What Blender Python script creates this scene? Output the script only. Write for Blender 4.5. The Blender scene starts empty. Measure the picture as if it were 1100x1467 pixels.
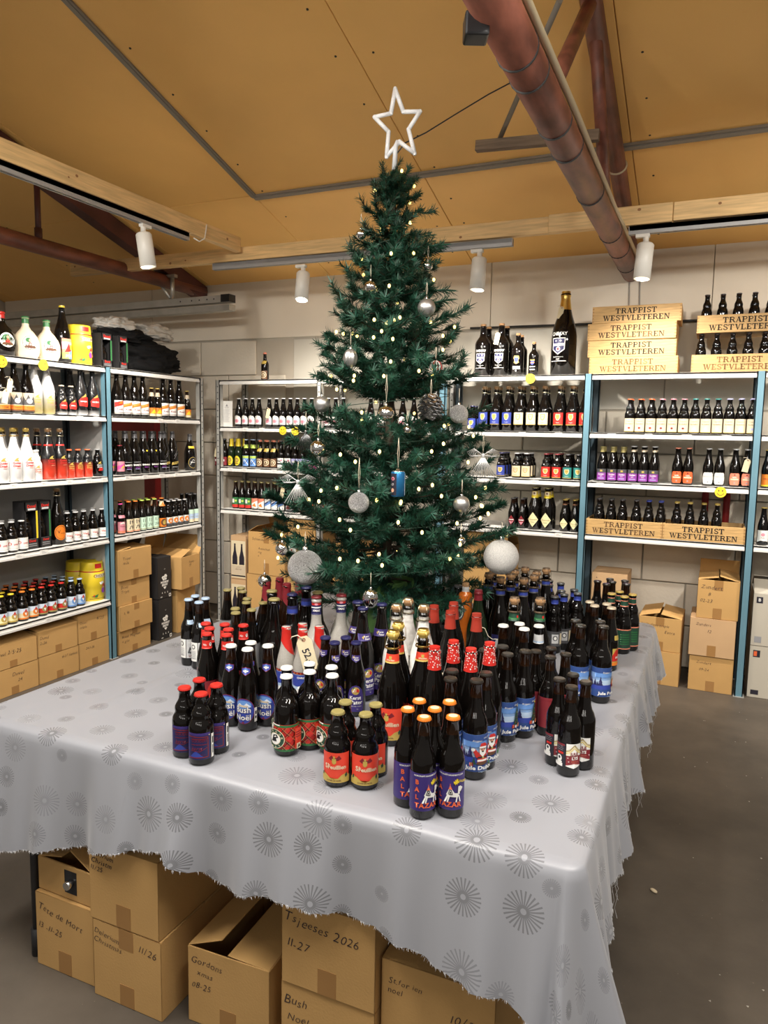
import bpy, bmesh, math, random
from math import sin, cos, pi, radians as RAD, atan2, hypot, sqrt
from mathutils import Matrix, Vector
random.seed(7)
S = bpy.context.scene
COL = S.collection

# ---------------------------------------------------------------- camera
yaw, pitch, roll = RAD(23.96), RAD(6.277), RAD(0.984)
fw = Vector((-sin(yaw)*cos(pitch), cos(yaw)*cos(pitch), -sin(pitch)))
rt = Vector((cos(yaw), sin(yaw), 0)); up = rt.cross(fw)
rt, up = rt*cos(roll) + up*sin(roll), up*cos(roll) - rt*sin(roll)
cd = bpy.data.cameras.new('camera'); cam = bpy.data.objects.new('camera', cd); COL.objects.link(cam)
cam.matrix_world = Matrix(((rt.x, up.x, -fw.x, 0), (rt.y, up.y, -fw.y, 0), (rt.z, up.z, -fw.z, 1.65), (0, 0, 0, 1)))
cd.sensor_fit = 'HORIZONTAL'; cd.sensor_width = 36; cd.lens = 36*1042/1100; cd.clip_start = .05
S.camera = cam

# ---------------------------------------------------------------- world, lamps, exposure
S.view_settings.view_transform = 'Standard'; S.view_settings.look = 'None'
S.view_settings.gamma = 1; S.view_settings.use_curve_mapping = False
S.view_settings.exposure = 0.12
W = bpy.data.worlds.new('world'); S.world = W; W.use_nodes = True
W.node_tree.nodes['Background'].inputs[0].default_value = (1.0, .93, .84, 1)
W.node_tree.nodes['Background'].inputs[1].default_value = .20
def spot(name, loc, to, watts, size=75, blend=.6, rad=.035, col=(1, .925, .83)):
    l = bpy.data.lights.new(name, 'SPOT'); l.energy = watts; l.spot_size = RAD(size); l.spot_blend = blend
    l.shadow_soft_size = rad; l.color = col
    o = bpy.data.objects.new(name, l); COL.objects.link(o); o.location = loc
    o.rotation_euler = (Vector(to)-Vector(loc)).to_track_quat('-Z', 'Y').to_euler()
    return o
# track lamps of the shop that hang behind and beside the photographer
for k, (loc, to, w) in enumerate([
        ((-1.4, .2, 2.85), (-1.3, 2.6, 1.9), 40), ((-.2, .1, 2.85), (-.9, 2.6, 2.2), 50), ((-2.3, .1, 2.85), (-1.2, 2.6, 2.0), 30),
        ((1.1, 2.6, 2.8), (.3, 5.2, 1.2), 150), ((1.3, 4.3, 2.8), (1.0, 5.2, 1.0), 70), ((.9, .9, 2.85), (.6, 3.2, 0), 40),
        ((-3.17, 2.45, 2.78), (-4.1, 3.0, .6), 88), ((-3.17, 1.3, 2.78), (-4.1, 2.6, .7), 76), ((-2.4, 1.0, 2.85), (-3.9, 4.0, 1.0), 110)]):
    spot('track_lamp_light', loc, to, w, 95, .8, .06)
# batten lights of the shop ceiling, behind and beside the photographer
for k, (x, y, z, rz, w) in enumerate([(-2.15, .95, 2.95, 0, 36), (-1.2, .75, 3.0, .1, 38), (.1, .95, 3.0, 0, 38), (1.15, 1.3, 2.95, 0, 36)]):
    l = bpy.data.lights.new('batten_light', 'AREA'); l.shape = 'RECTANGLE'; l.size = .16; l.size_y = 1.2; l.energy = w; l.color = (1, .95, .88)
    o = bpy.data.objects.new('batten_light', l); COL.objects.link(o); o.location = (x, y, z); o.rotation_euler = (RAD(6), 0, rz)

for k, (x, y, z) in enumerate([(-2.4, -2.6, 2.75), (-1.2, -3.0, 2.8), (.1, -2.6, 2.75), (1.4, -2.2, 2.75)]):
    l = bpy.data.lights.new('batten_light', 'AREA'); l.shape = 'RECTANGLE'; l.size = .12; l.size_y = .42; l.energy = 6; l.color = (1, .95, .88)
    o = bpy.data.objects.new('batten_light', l); COL.objects.link(o); o.location = (x, y, z); o.rotation_euler = (RAD(62), 0, 0)

# ---------------------------------------------------------------- materials
MATS = {}
def mat(name, col, rough=.6, metal=0., spec=.5, emit=None, emit_s=1., noise=0, nscale=8, bump=0, bscale=60, coat=0, alpha=None, trans=0, stretch=(1, 1, 1), dark=.6):
    if name in MATS: return MATS[name]
    m = bpy.data.materials.new(name); m.use_nodes = True; nt = m.node_tree; b = nt.nodes['Principled BSDF']
    b.inputs['Base Color'].default_value = (*col, 1); b.inputs['Roughness'].default_value = rough
    b.inputs['Metallic'].default_value = metal; b.inputs['Specular IOR Level'].default_value = spec
    if coat: b.inputs['Coat Weight'].default_value = coat; b.inputs['Coat Roughness'].default_value = .05
    if trans: b.inputs['Transmission Weight'].default_value = trans
    if emit: b.inputs['Emission Color'].default_value = (*emit, 1); b.inputs['Emission Strength'].default_value = emit_s
    if alpha is not None: b.inputs['Alpha'].default_value = alpha
    if noise or bump:
        tc = nt.nodes.new('ShaderNodeTexCoord'); mp = nt.nodes.new('ShaderNodeMapping'); mp.inputs['Scale'].default_value = stretch
        nt.links.new(tc.outputs['Object'], mp.inputs['Vector'])
    if noise:
        n = nt.nodes.new('ShaderNodeTexNoise'); n.inputs['Scale'].default_value = nscale; n.inputs['Detail'].default_value = 6
        nt.links.new(mp.outputs['Vector'], n.inputs['Vector'])
        mr = nt.nodes.new('ShaderNodeMapRange'); mr.inputs['From Min'].default_value = .35; mr.inputs['From Max'].default_value = .65
        nt.links.new(n.outputs['Fac'], mr.inputs['Value'])
        mx = nt.nodes.new('ShaderNodeMix'); mx.data_type = 'RGBA'
        mx.inputs[6].default_value = (*[c*(1-noise*dark) for c in col], 1); mx.inputs[7].default_value = (*[min(1, c*(1+noise*.5)) for c in col], 1)
        nt.links.new(mr.outputs['Result'], mx.inputs[0]); nt.links.new(mx.outputs[2], b.inputs['Base Color'])
    if bump:
        n2 = nt.nodes.new('ShaderNodeTexNoise'); n2.inputs['Scale'].default_value = bscale; n2.inputs['Detail'].default_value = 4
        nt.links.new(mp.outputs['Vector'], n2.inputs['Vector'])
        bp = nt.nodes.new('ShaderNodeBump'); bp.inputs['Strength'].default_value = bump; bp.inputs['Distance'].default_value = .01
        nt.links.new(n2.outputs['Fac'], bp.inputs['Height']); nt.links.new(bp.outputs['Normal'], b.inputs['Normal'])
    MATS[name] = m; return m
PAL = dict(white=(.80, .79, .75), cream=(.72, .62, .42), black=(.012, .012, .013), red=(.55, .025, .018), dkred=(.20, .015, .022), maroon=(.22, .022, .03),
    orange=(.75, .20, .02), yellow=(.80, .60, .03), gold=(.50, .36, .08), navy=(.02, .02, .09), blue=(.035, .06, .33), sky=(.13, .28, .62), lblue=(.42, .55, .72),
    purple=(.045, .028, .17), violet=(.26, .05, .33), pink=(.70, .28, .34), hotpink=(.70, .08, .35), green=(.03, .16, .05), dkgreen=(.015, .06, .035), lime=(.45, .60, .10),
    teal=(.03, .22, .20), grey=(.30, .30, .31), lgrey=(.55, .55, .55), dgrey=(.07, .07, .075), beige=(.60, .50, .36), brown=(.12, .05, .02), olive=(.30, .25, .09),
    snow=(.62, .70, .82), night=(.03, .07, .24), mist=(.22, .36, .62), salmon=(.75, .24, .15), mint=(.55, .75, .60), lilac=(.45, .45, .75), ink=(.02, .018, .03), brick=(.34, .035, .02), soot=(.022, .018, .014), skin=(.6, .33, .22), bred=(.72, .06, .03), coral=(.75, .13, .04), paleyellow=(.85, .78, .45))
def P(c):
    return mat('print_'+c, PAL[c], .42)
M_GLASS = mat('dark_bottle_glass', (.004, .003, .0025), .05, spec=.5)
M_NECK = mat('brown_neck_glass', (.016, .006, .0025), .05, spec=.5)
M_GREEN = mat('green_bottle_glass', (.006, .014, .005), .05, spec=.5)
M_CREAMG = mat('cream_stoneware', (.72, .62, .45), .16, coat=.5)
M_GREYG = mat('grey_stoneware', (.42, .40, .36), .16, coat=.6, noise=.12, nscale=300)
M_WHITEG = mat('white_bottle_glaze', (.78, .78, .78), .2, coat=.4)
M_CARD = mat('cardboard', (.55, .325, .115), .85, noise=.12, nscale=3, bump=.08, bscale=150)
M_CARD2 = mat('pale_cardboard', (.56, .36, .19), .85, noise=.12, nscale=3)
M_CARDIN = mat('cardboard_inside', (.33, .18, .07), .9)
M_TAPE = mat('packing_tape', (.36, .19, .065), .3)
M_WOODC = mat('crate_pine', (.55, .34, .13), .6, noise=.3, nscale=9, stretch=(1, 12, 12))
M_PINE = mat('beam_pine', (.68, .46, .21), .6, noise=.25, nscale=7, stretch=(1, 1, 1))
M_CORK = mat('cork', (.34, .19, .085), .9, noise=.3, nscale=200)
M_WIRE = mat('cage_wire', (.75, .68, .50), .3, metal=1)
M_GOLD = mat('gold_foil', (.80, .55, .15), .28, metal=1)
M_SILV = mat('silver_metal', (.72, .72, .72), .25, metal=1)
M_CHROME = mat('mirror_silver', (.85, .84, .82), .06, metal=1)
M_MATTE = mat('matte_silver', (.62, .61, .59), .35, metal=.9)
M_GLIT = mat('silver_glitter', (.70, .70, .70), .32, metal=.85, noise=.9, nscale=420, bump=1., bscale=500)
M_WGLIT = mat('white_glitter', (.78, .76, .72), .6, noise=.2, nscale=300, bump=1., bscale=350)
M_PAPER = mat('tag_paper', (.78, .68, .45), .8)
M_STRING = mat('string', (.72, .63, .48), .9)

# ---------------------------------------------------------------- mesh helpers
class MB:
    def __init__(s): s.v = []; s.f = []; s.m = []; s.s = []
    def add(s, vs, fs, m=0, sm=False):
        o = len(s.v); s.v += [tuple(v) for v in vs]
        for f in fs: s.f.append([i+o for i in f]); s.m.append(m); s.s.append(sm)
    def box(s, x0, x1, y0, y1, z0, z1, m=0):
        s.add([(x0,y0,z0),(x1,y0,z0),(x1,y1,z0),(x0,y1,z0),(x0,y0,z1),(x1,y0,z1),(x1,y1,z1),(x0,y1,z1)],
              [(0,3,2,1),(4,5,6,7),(0,1,5,4),(1,2,6,5),(2,3,7,6),(3,0,4,7)], m)
    def lathe(s, prof, n=20, m=0, c=(0, 0, 0), sm=True, mf=None):
        o = len(s.v); rows = []
        for r, z in prof:
            if r < 1e-6: s.v.append((c[0], c[1], c[2]+z)); rows.append([len(s.v)-1])
            else:
                rows.append(list(range(len(s.v), len(s.v)+n)))
                s.v += [(c[0]+r*cos(2*pi*i/n), c[1]+r*sin(2*pi*i/n), c[2]+z) for i in range(n)]
        for k in range(len(rows)-1):
            a, b = rows[k], rows[k+1]; mm = mf(k) if mf else m
            for i in range(n):
                j = (i+1) % n
                if len(a) == 1 and len(b) == 1: continue
                if len(a) == 1: f = [a[0], b[i], b[j]]
                elif len(b) == 1: f = [a[i], a[j], b[0]]
                else: f = [a[i], a[j], b[j], b[i]]
                s.f.append(f); s.m.append(mm); s.s.append(sm)
    def tube(s, pts, r, n=8, m=0, sm=True, caps=True):
        pts = [Vector(p) for p in pts]; rings = []
        for i, p in enumerate(pts):
            t = (pts[min(i+1, len(pts)-1)]-pts[max(i-1, 0)]).normalized()
            u = t.cross(Vector((0, 0, 1)) if abs(t.z) < .9 else Vector((1, 0, 0))).normalized(); w = u.cross(t)
            rr = r[i] if isinstance(r, (list, tuple)) else r
            rings.append(len(s.v)); s.v += [tuple(p+(u*cos(2*pi*k/n)+w*sin(2*pi*k/n))*rr) for k in range(n)]
        for a, b in zip(rings, rings[1:]):
            for k in range(n):
                j = (k+1) % n; s.f.append([a+k, b+k, b+j, a+j]); s.m.append(m); s.s.append(sm)
        if caps:
            s.f.append([rings[0]+k for k in range(n)]); s.m.append(m); s.s.append(False)
            s.f.append([rings[-1]+k for k in range(n)][::-1]); s.m.append(m); s.s.append(False)
    def sphere(s, c, r, n=20, m=0, sq=1.):
        k = n//2; s.lathe([(r*sin(pi*i/k), -r*sq*cos(pi*i/k)) for i in range(k+1)], n, m, c)
    def prism(s, pts, d, m=0):            # polygon pts (3D) extruded by vector d
        n = len(pts); d = Vector(d); a = [Vector(p) for p in pts]
        s.add(a+[p+d for p in a], [list(range(n))[::-1], list(range(n, 2*n))]+[(i, (i+1) % n, n+(i+1) % n, n+i) for i in range(n)], m)
    def mesh(s, name, mats):
        me = bpy.data.meshes.new(name); me.from_pydata(s.v, [], s.f)
        for m in (mats if isinstance(mats, (list, tuple)) else [mats]): me.materials.append(m)
        me.polygons.foreach_set('material_index', s.m); me.polygons.foreach_set('use_smooth', s.s); me.update()
        return me
    def obj(s, name, mats, parent=None, loc=None, rz=0):
        return link(name, s.mesh(name, mats), parent, loc, rz)
def link(name, me, parent=None, loc=None, rz=0):
    o = bpy.data.objects.new(name, me); COL.objects.link(o)
    if parent: o.parent = parent
    if loc is not None: o.location = loc
    if rz: o.rotation_euler = (0, 0, rz)
    return o
def bevel(o, w=.004, seg=2):
    b = o.modifiers.new('bevel', 'BEVEL'); b.width = w; b.segments = seg; b.limit_method = 'ANGLE'; return o
LABELS = {}
def tag(o, label, cat, group=None):
    n = len(label.split())
    if not 4 <= n <= 16: print('LABEL LENGTH', n, label)
    if label in LABELS: print('DUP LABEL', label)
    LABELS[label] = 1
    o['label'] = label; o['category'] = cat
    if group: o['group'] = group
    return o
def thing(name, label, cat, loc=(0, 0, 0), rz=0, group=None):
    return tag(link(name, None, None, loc, rz), label, cat, group)
def struct(o): o['kind'] = 'structure'; return o
ORD = ['first', 'second', 'third', 'fourth', 'fifth', 'sixth', 'seventh', 'eighth', 'ninth', 'tenth', 'eleventh', 'twelfth', 'thirteenth', 'fourteenth', 'fifteenth']

# flat print: polygons and letters in millimetres, mapped on to a surface
GLY = {}
def text_tris(body, size, shear=0, bold=0):
    k = (body, size, shear, bold)
    if k in GLY: return GLY[k]
    cu = bpy.data.curves.new('t', 'FONT'); cu.body = body; cu.size = size; cu.align_x = 'CENTER'; cu.align_y = 'CENTER'
    cu.resolution_u = 2; cu.shear = shear; cu.offset = bold
    ob = bpy.data.objects.new('t', cu); me = bpy.data.meshes.new_from_object(ob)
    vs = [(v.co.x, v.co.y) for v in me.vertices]; fs = [list(p.vertices) for p in me.polygons]
    bpy.data.objects.remove(ob); bpy.data.curves.remove(cu); bpy.data.meshes.remove(me)
    GLY[k] = (vs, fs); return GLY[k]
def cells(pts, step):                    # a polygon cut into strips and triangulated
    bm = bmesh.new(); bm.faces.new([bm.verts.new((x, y, 0)) for x, y in pts])
    bmesh.ops.triangulate(bm, faces=bm.faces[:])
    for ax in (0, 1):
        lo = min(p[ax] for p in pts); hi = max(p[ax] for p in pts); st = step[ax]
        k = math.ceil(lo/st) if st else 0
        while st and k*st < hi:
            no = (1, 0, 0) if ax == 0 else (0, 1, 0)
            bmesh.ops.bisect_plane(bm, geom=bm.verts[:]+bm.edges[:]+bm.faces[:], plane_co=(k*st, 0, 0) if ax == 0 else (0, k*st, 0), plane_no=no); k += 1
    bm.normal_update()
    flip = sum(f.normal.z for f in bm.faces) < 0
    bm.verts.index_update()
    vs = [(v.co.x, v.co.y) for v in bm.verts]; fs = [[v.index for v in (list(f.verts)[::-1] if flip else f.verts)] for f in bm.faces]
    bm.free(); return vs, fs
def rect(x0, y0, x1, y1): return [(x0, y0), (x1, y0), (x1, y1), (x0, y1)]
def oval(cx, cy, rx, ry, n=20): return [(cx+rx*cos(2*pi*i/n), cy+ry*sin(2*pi*i/n)) for i in range(n)]
def star(cx, cy, r, n=5, k=.45, a0=pi/2): return [(cx+(r if i % 2 == 0 else r*k)*cos(a0+pi*i/n), cy+(r if i % 2 == 0 else r*k)*sin(a0+pi*i/n)) for i in range(2*n)]
def stroke(pts, w):                      # list of quads along a polyline
    out = []
    for (x0, y0), (x1, y1) in zip(pts, pts[1:]):
        d = hypot(x1-x0, y1-y0) or 1; nx, ny = -(y1-y0)/d*w/2, (x1-x0)/d*w/2
        out.append([(x0-nx, y0-ny), (x1-nx, y1-ny), (x1+nx, y1+ny), (x0+nx, y0+ny)])
    return out
# shapes: ('p', colour, pts) polygon, ('t', colour, text, cx, cy, size[, shear[, bold[, rot]]]) letters, ('l', colour, pts, width) line
def print_mesh(name, base, basecol, shapes, fn, step=(5, 0), off=.0005, lay=.00022):
    mb = MB(); mats = []; idx = {}
    def mi(c):
        if c not in idx: idx[c] = len(mats); mats.append(P(c))
        return idx[c]
    layer = 0
    def put(vs, fs, c):
        mb.add([fn(x/1000, y/1000, off+layer*lay) for x, y in vs], fs, mi(c), step[0] > 0)
    if base: put(*cells(base, step), basecol); layer = 1
    for s in shapes:
        if s[0] == 'p': put(*cells(s[2], step), s[1])
        elif s[0] == 'l':
            for q in stroke(s[2], s[3]): put(*cells(q, step), s[1])
        elif s[0] == 't':
            _, c, body, cx, cy, size = s[:6]; sh = s[6] if len(s) > 6 else 0; bo = s[7] if len(s) > 7 else 0; ro = s[8] if len(s) > 8 else 0
            vs, fs = text_tris(body, size, sh, bo); ca, sa = cos(ro), sin(ro)
            put([(cx+x*ca-y*sa, cy+x*sa+y*ca) for x, y in vs], fs, c)
        layer += 1
    return mb.mesh(name, mats)
# ================================================================ the room
def node_mat(name, build, rough=.8):
    m = bpy.data.materials.new(name); m.use_nodes = True; nt = m.node_tree; b = nt.nodes['Principled BSDF']
    b.inputs['Roughness'].default_value = rough; build(nt, b); return m
def N(nt, t, **kw):
    n = nt.nodes.new('ShaderNode'+t)
    for k, v in kw.items(): setattr(n, k, v)
    return n
def floor_mat(nt, b):
    tc = N(nt, 'TexCoord'); L = nt.links.new
    n1 = N(nt, 'TexNoise'); n1.inputs['Scale'].default_value = 1.3; n1.inputs['Detail'].default_value = 8; n1.inputs['Roughness'].default_value = .65
    n2 = N(nt, 'TexNoise'); n2.inputs['Scale'].default_value = 90; n2.inputs['Detail'].default_value = 3
    for n in (n1, n2): L(tc.outputs['Object'], n.inputs['Vector'])
    cr = N(nt, 'ValToRGB'); cr.color_ramp.elements[0].position = .35; cr.color_ramp.elements[0].color = (.050, .041, .032, 1)
    cr.color_ramp.elements[1].position = .78; cr.color_ramp.elements[1].color = (.125, .102, .078, 1)
    L(n1.outputs['Fac'], cr.inputs[0])
    cr2 = N(nt, 'ValToRGB'); cr2.color_ramp.elements[0].position = .72; cr2.color_ramp.elements[1].position = .80
    L(n2.outputs['Fac'], cr2.inputs[0])
    mx = N(nt, 'Mix', data_type='RGBA'); L(cr2.outputs[0], mx.inputs[0]); L(cr.outputs[0], mx.inputs[6]); mx.inputs[7].default_value = (.22, .19, .15, 1)
    L(mx.outputs[2], b.inputs['Base Color'])
    bp = N(nt, 'Bump'); bp.inputs['Strength'].default_value = .15; L(n2.outputs['Fac'], bp.inputs['Height']); L(bp.outputs['Normal'], b.inputs['Normal'])
M_FLOOR = node_mat('concrete_floor', floor_mat, .55)
M_WALL = mat('painted_block', (.74, .68, .57), .85, noise=.10, nscale=2.5, bump=.25, bscale=45)
M_WALL2 = mat('painted_board', (.80, .735, .62), .8, noise=.07, nscale=1.6)
M_WALL3 = mat('grey_board', (.60, .575, .50), .8, noise=.05, nscale=1.6)
M_JOINT = mat('dark_joint', (.50, .45, .37), .9)
M_CEIL = mat('ceiling_hardboard', (.84, .49, .145), .62, noise=.10, nscale=1.2)
M_STRIP = mat('grey_joint_strip', (.23, .20, .16), .6)
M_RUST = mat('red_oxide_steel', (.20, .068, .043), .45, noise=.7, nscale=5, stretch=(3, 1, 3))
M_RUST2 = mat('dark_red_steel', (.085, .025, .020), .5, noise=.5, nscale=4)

mb = MB(); mb.box(-7, 3.4, -1.2, 5.6, -.06, 0); struct(mb.obj('floor', M_FLOOR))
BX = -6.87
mb = MB(); mb.box(-7, 3.4, 5.56, 5.7, 0, 3.2); wb = struct(mb.obj('wall_back', M_JOINT))
# blocks of the wall up to 2.44 m, boards above
rng = random.Random(3)
blk = {}
zrow = [(.005+i*.305, .005+i*.305+.297) for i in range(8)]
for i, (z0, z1) in enumerate(zrow):
    x = -6.9+(.15 if i % 2 else -.15)
    while x < 2.6:
        x1 = min(x+.595, 2.6)
        if not (i >= 6 and x1 > -3.35):
            key = round(x1-x, 3)
            if key not in blk:
                m = MB(); m.box(0, key, -.02, .0, 0, .297); blk[key] = m.mesh('wall_block', M_WALL)
            b = link('wall_block', blk[key], wb, (x, 5.557-rng.random()*.003, z0))
            bv = b.modifiers.new('bevel', 'BEVEL'); bv.width = .004
        x += .605
def board(x0, x1, z0, z1, m=M_WALL2, y=5.538):
    b = MB(); b.box(x0, x1, y, 5.556, z0, z1); return bevel(b.obj('wall_board', m, wb), .003, 1)
for x0, x1 in ((-6.87, -4.9), (-4.895, -3.0+.55), (-2.445, -1.6), (-1.595, -.05), (-.045, 1.5), (1.505, 2.6)): board(x0, x1, 2.455, 3.02)
for x0, x1 in ((-3.35, -1.62), (-1.615, -.32), (-.315, 1.2), (1.205, 2.6)): board(x0, x1, 1.84, 2.435, M_WALL3, 5.548)
b = MB(); b.tube([(-1.75, 5.525, 2.46), (-.45, 5.525, 2.45), (1.6, 5.525, 2.42)], .009, 6); b.obj('wall_cable', mat('cable_black', (.02, .02, .02), .5), wb)
for x in (-.59, -.52):
    b = MB(); b.tube([(x, 5.53, 2.75), (x+.01, 5.53, 2.46)], .005, 6); b.obj('wall_cable', mat('cable_grey', (.35, .33, .3), .5), wb)
mb = MB(); mb.box(-7.06, -6.9, -1.2, 5.6, 0, 5.2); struct(mb.obj('wall_left', M_WALL2))
# ceiling panels on the slope of the roof
def cz(y): return 2.955+.285*(5.5-y)
ce = MB(); ce.prism([(-7, 5.6, cz(5.6)+.03), (3.4, 5.6, cz(5.6)+.03), (3.4, -.2, cz(-.2)+.03), (-7, -.2, cz(-.2)+.03)], (0, 0, .04))
ceil = struct(ce.obj('ceiling', M_JOINT))
def panel(x0, x1, y0, y1, h=0):
    p = MB(); g = .0022
    p.prism([(x0+g, y1-g, cz(y1-g)+h), (x1-g, y1-g, cz(y1-g)+h), (x1-g, y0+g, cz(y0+g)+h), (x0+g, y0+g, cz(y0+g)+h)], (0, 0, .03))
    return bevel(p.obj('ceiling_panel', M_CEIL, ceil), .0025, 1)
xs = [-6.9, -6.72, -5.47, -4.22, -2.99, -1.745, -.50, .745, 1.99, 3.3]
for x0, x1 in zip(xs, xs[1:]):
    panel(x0, x1, 4.42, 5.56, rng.random()*.002); panel(x0, x1, 2.0, 4.42, rng.random()*.002); panel(x0, x1, -.15, 2.0, rng.random()*.002)
def strip(p0, p1, w, t, m=M_STRIP):
    p0 = Vector(p0); p1 = Vector(p1); d = (p1-p0).normalized(); n = Vector((0, .274, .962)); s = d.cross(n).normalized()*w/2
    b = MB(); b.prism([p0-s, p1-s, p1+s, p0+s], -n*t); b.prism([p0-s*.5, p1-s*.5, p1+s*.5, p0+s*.5], -n*t*1.5); return b.obj('ceiling_joint_strip', m, ceil)
strip((-2.99, 4.42, cz(4.42)), (-2.99, .2, cz(.2)), .045, .012)
strip((-2.99, 4.43, cz(4.43)), (3.2, 4.43, cz(4.43)), .05, .014)
scr = MB()
for x in (-5.4, -4.3, -2.9, -1.85, -1.65, -.6, -.4, .65, .85, 1.8):
    for k in range(16):
        y = 5.3-k*.31+rng.random()*.05; scr.lathe([(0, -.002), (.006, -.002), (.007, .003)], 6, 0, (x, y, cz(y)))
scr.obj('ceiling_screw', mat('screw_dark', (.02, .015, .01), .6), ceil)['kind'] = 'stuff'

# ---------------------------------------------------------------- roof trusses
def pipe(name, p0, p1, r, m, parent, n=16): b = MB(); b.tube([p0, p1], r, n); return b.obj(name, m, parent)
def ctx(x, y): return (x, y, cz(y))
tr = thing('roof_truss', 'red rusty steel pipe truss running overhead at the right', 'truss', (-.58, 5.5, 2.77))
IN = lambda p: Vector(p)-tr.location
def lp(o, pts): return [Vector(p)-o.location for p in pts]
b = MB(); b.tube(lp(tr, [(-.58, 5.53, 2.795), (-.58, 3.2, 2.775), (-.58, .6, 2.745)]), .062, 22); b.obj('bottom_chord', M_RUST, tr)
for y in (5.2, 4.75, 4.35, 3.6, 3.0, 2.75, 2.35, 2.2):
    c = MB(); z = 2.745+(y-.6)*.0102; c.tube(lp(tr, [(-.58, y-.003, z), (-.58, y+.003, z)]), .0645, 20); c.obj('pipe_tie', mat('cable_black', (.02, .02, .02), .5), tr)
b = MB(); b.tube(lp(tr, [(-.58, 5.53, cz(5.53)-.05), (-.58, 1.2, cz(1.2)-.05)]), .048, 16); b.obj('top_chord', M_RUST, tr)
for p0, p1, r in (((-.58, 4.2, 2.78), (-.58, 3.55, 3.45), .03), ((-.60, 3.95, 2.80), (-.70, 3.72, 3.12), .03), ((-.58, 2.6, 2.77), (-.58, 3.4, 3.5), .03)):
    b = MB(); b.tube(lp(tr, [p0, p1]), r, 14); b.obj('strut', M_RUST, tr)
pts = [(-.518, 5.4, 2.84), (-.520, 4.6, 2.83), (-.526, 4.1, 2.83), (-.520, 3.4, 2.82), (-.516, 2.8, 2.812), (-.521, 2.2, 2.812), (-.517, 1.6, 2.80), (-.52, 1.0, 2.795)]
b = MB(); b.tube(pts, .013, 8); tag(b.obj('electric_cable', mat('cable_cream', (.62, .52, .34), .55)), 'cream cable strapped along the side of the right red pipe', 'cable')
b = MB(); b.lathe([(.05, -.006), (.058, 0), (.05, .006)], 20); o = b.obj('cable_loop', mat('cable_cream', (.62, .52, .34), .55), tr, Vector((-.58, 4.5, cz(4.5)-.06))-tr.location); o.rotation_euler = (RAD(70), 0, 0)
tl = thing('roof_truss', 'dark red steel truss in the shadow at the left', 'truss', (-4.3, 5.5, 2.85))
b = MB(); b.tube(lp(tl, [(-4.3, 5.53, 2.89), (-4.3, .8, 2.87)]), .055, 18); b.obj('bottom_chord', M_RUST, tl)
b = MB(); y0, y1 = 5.53, .8
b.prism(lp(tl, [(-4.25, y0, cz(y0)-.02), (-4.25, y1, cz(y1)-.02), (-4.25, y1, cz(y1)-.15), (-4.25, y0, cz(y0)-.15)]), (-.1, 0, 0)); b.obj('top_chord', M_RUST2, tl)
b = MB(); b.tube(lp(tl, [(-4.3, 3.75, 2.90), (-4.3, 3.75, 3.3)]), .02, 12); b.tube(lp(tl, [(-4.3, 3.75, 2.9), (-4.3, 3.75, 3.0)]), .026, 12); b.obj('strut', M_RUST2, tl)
# wood beams, each with a lamp track below
def beam(name, p0, p1, w, h, label):
    p0, p1 = Vector(p0), Vector(p1); d = p1-p0; L = d.length
    b = MB(); b.box(0, L, -w/2, w/2, 0, h); o = b.obj(name, mat('beam_pine_%d' % (len(MATS)), (.68, .46, .21), .6, noise=.28, nscale=5, stretch=(1, 14, 14)), None, p0)
    o.rotation_euler = (0, -math.asin(d.z/L), atan2(d.y, d.x)); bevel(o, .003, 1); tag(o, label, 'beam')
    k = MB(); r = random.Random(int(L*100))
    for _ in range(int(L*1.6)):
        x = r.random()*L; z = .02+r.random()*(h-.04); s = .006+r.random()*.006
        for sd in (-1, 1): k.add([(x+s*cos(a*pi/4), sd*(w/2+.0006), z+s*.8*sin(a*pi/4)) for a in range(8)], [list(range(8)) if sd < 0 else list(range(8))[::-1]])
    k.obj('knot', mat('wood_knot', (.28, .13, .05), .7), o); return o
beam('wooden_beam', (-4.86, 4.56, 2.875), (-.43, 4.52, 2.845), .05, .095, 'long pine beam crossing behind the tree below the back ceiling')
beam('wooden_beam', (-.262, 4.475, 2.838), (2.4, 4.475, 2.838), .05, .10, 'pine beam at the right edge, butting beside the red pipe')
beam('wooden_beam', (-.95, 4.47, 2.835), (-.265, 4.47, 2.835), .035, .105, 'short pine splice board overlapping the beams near the red pipe')
beam('wooden_beam', (-3.17, 4.48, 2.91), (-3.17, .5, 2.90), .05, .10, 'pine beam running from upper left towards the back wall')
M_TRACK = mat('track_aluminium', (.36, .36, .36), .4, metal=.3)
M_LAMPW = mat('lamp_white', (.78, .76, .70), .4)
def track(p0, p1, label):
    p0, p1 = Vector(p0), Vector(p1); L = (p1-p0).length
    b = MB(); b.box(0, L, -.018, -.006, 0, .045); b.box(0, L, .006, .018, 0, .045); b.box(0, L, -.018, .018, .02, .045); b.box(-.004, 0, -.018, .018, 0, .045); b.box(L, L+.004, -.018, .018, 0, .045)
    o = b.obj('lamp_track', M_TRACK, None, p0); o.rotation_euler = (0, -math.asin((p1-p0).z/L), atan2((p1-p0).y, (p1-p0).x)); return tag(o, label, 'track')
track((-3.42, 4.535, 2.815), (-1.18, 4.52, 2.795), 'grey lamp track under the beam behind the tree top')
track((-.49, 4.475, 2.785), (2.3, 4.475, 2.785), 'grey lamp track under the beam at the right edge')
track((-3.17, 3.92, 2.86), (-3.17, .6, 2.855), 'grey lamp track under the beam at the left edge')
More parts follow.
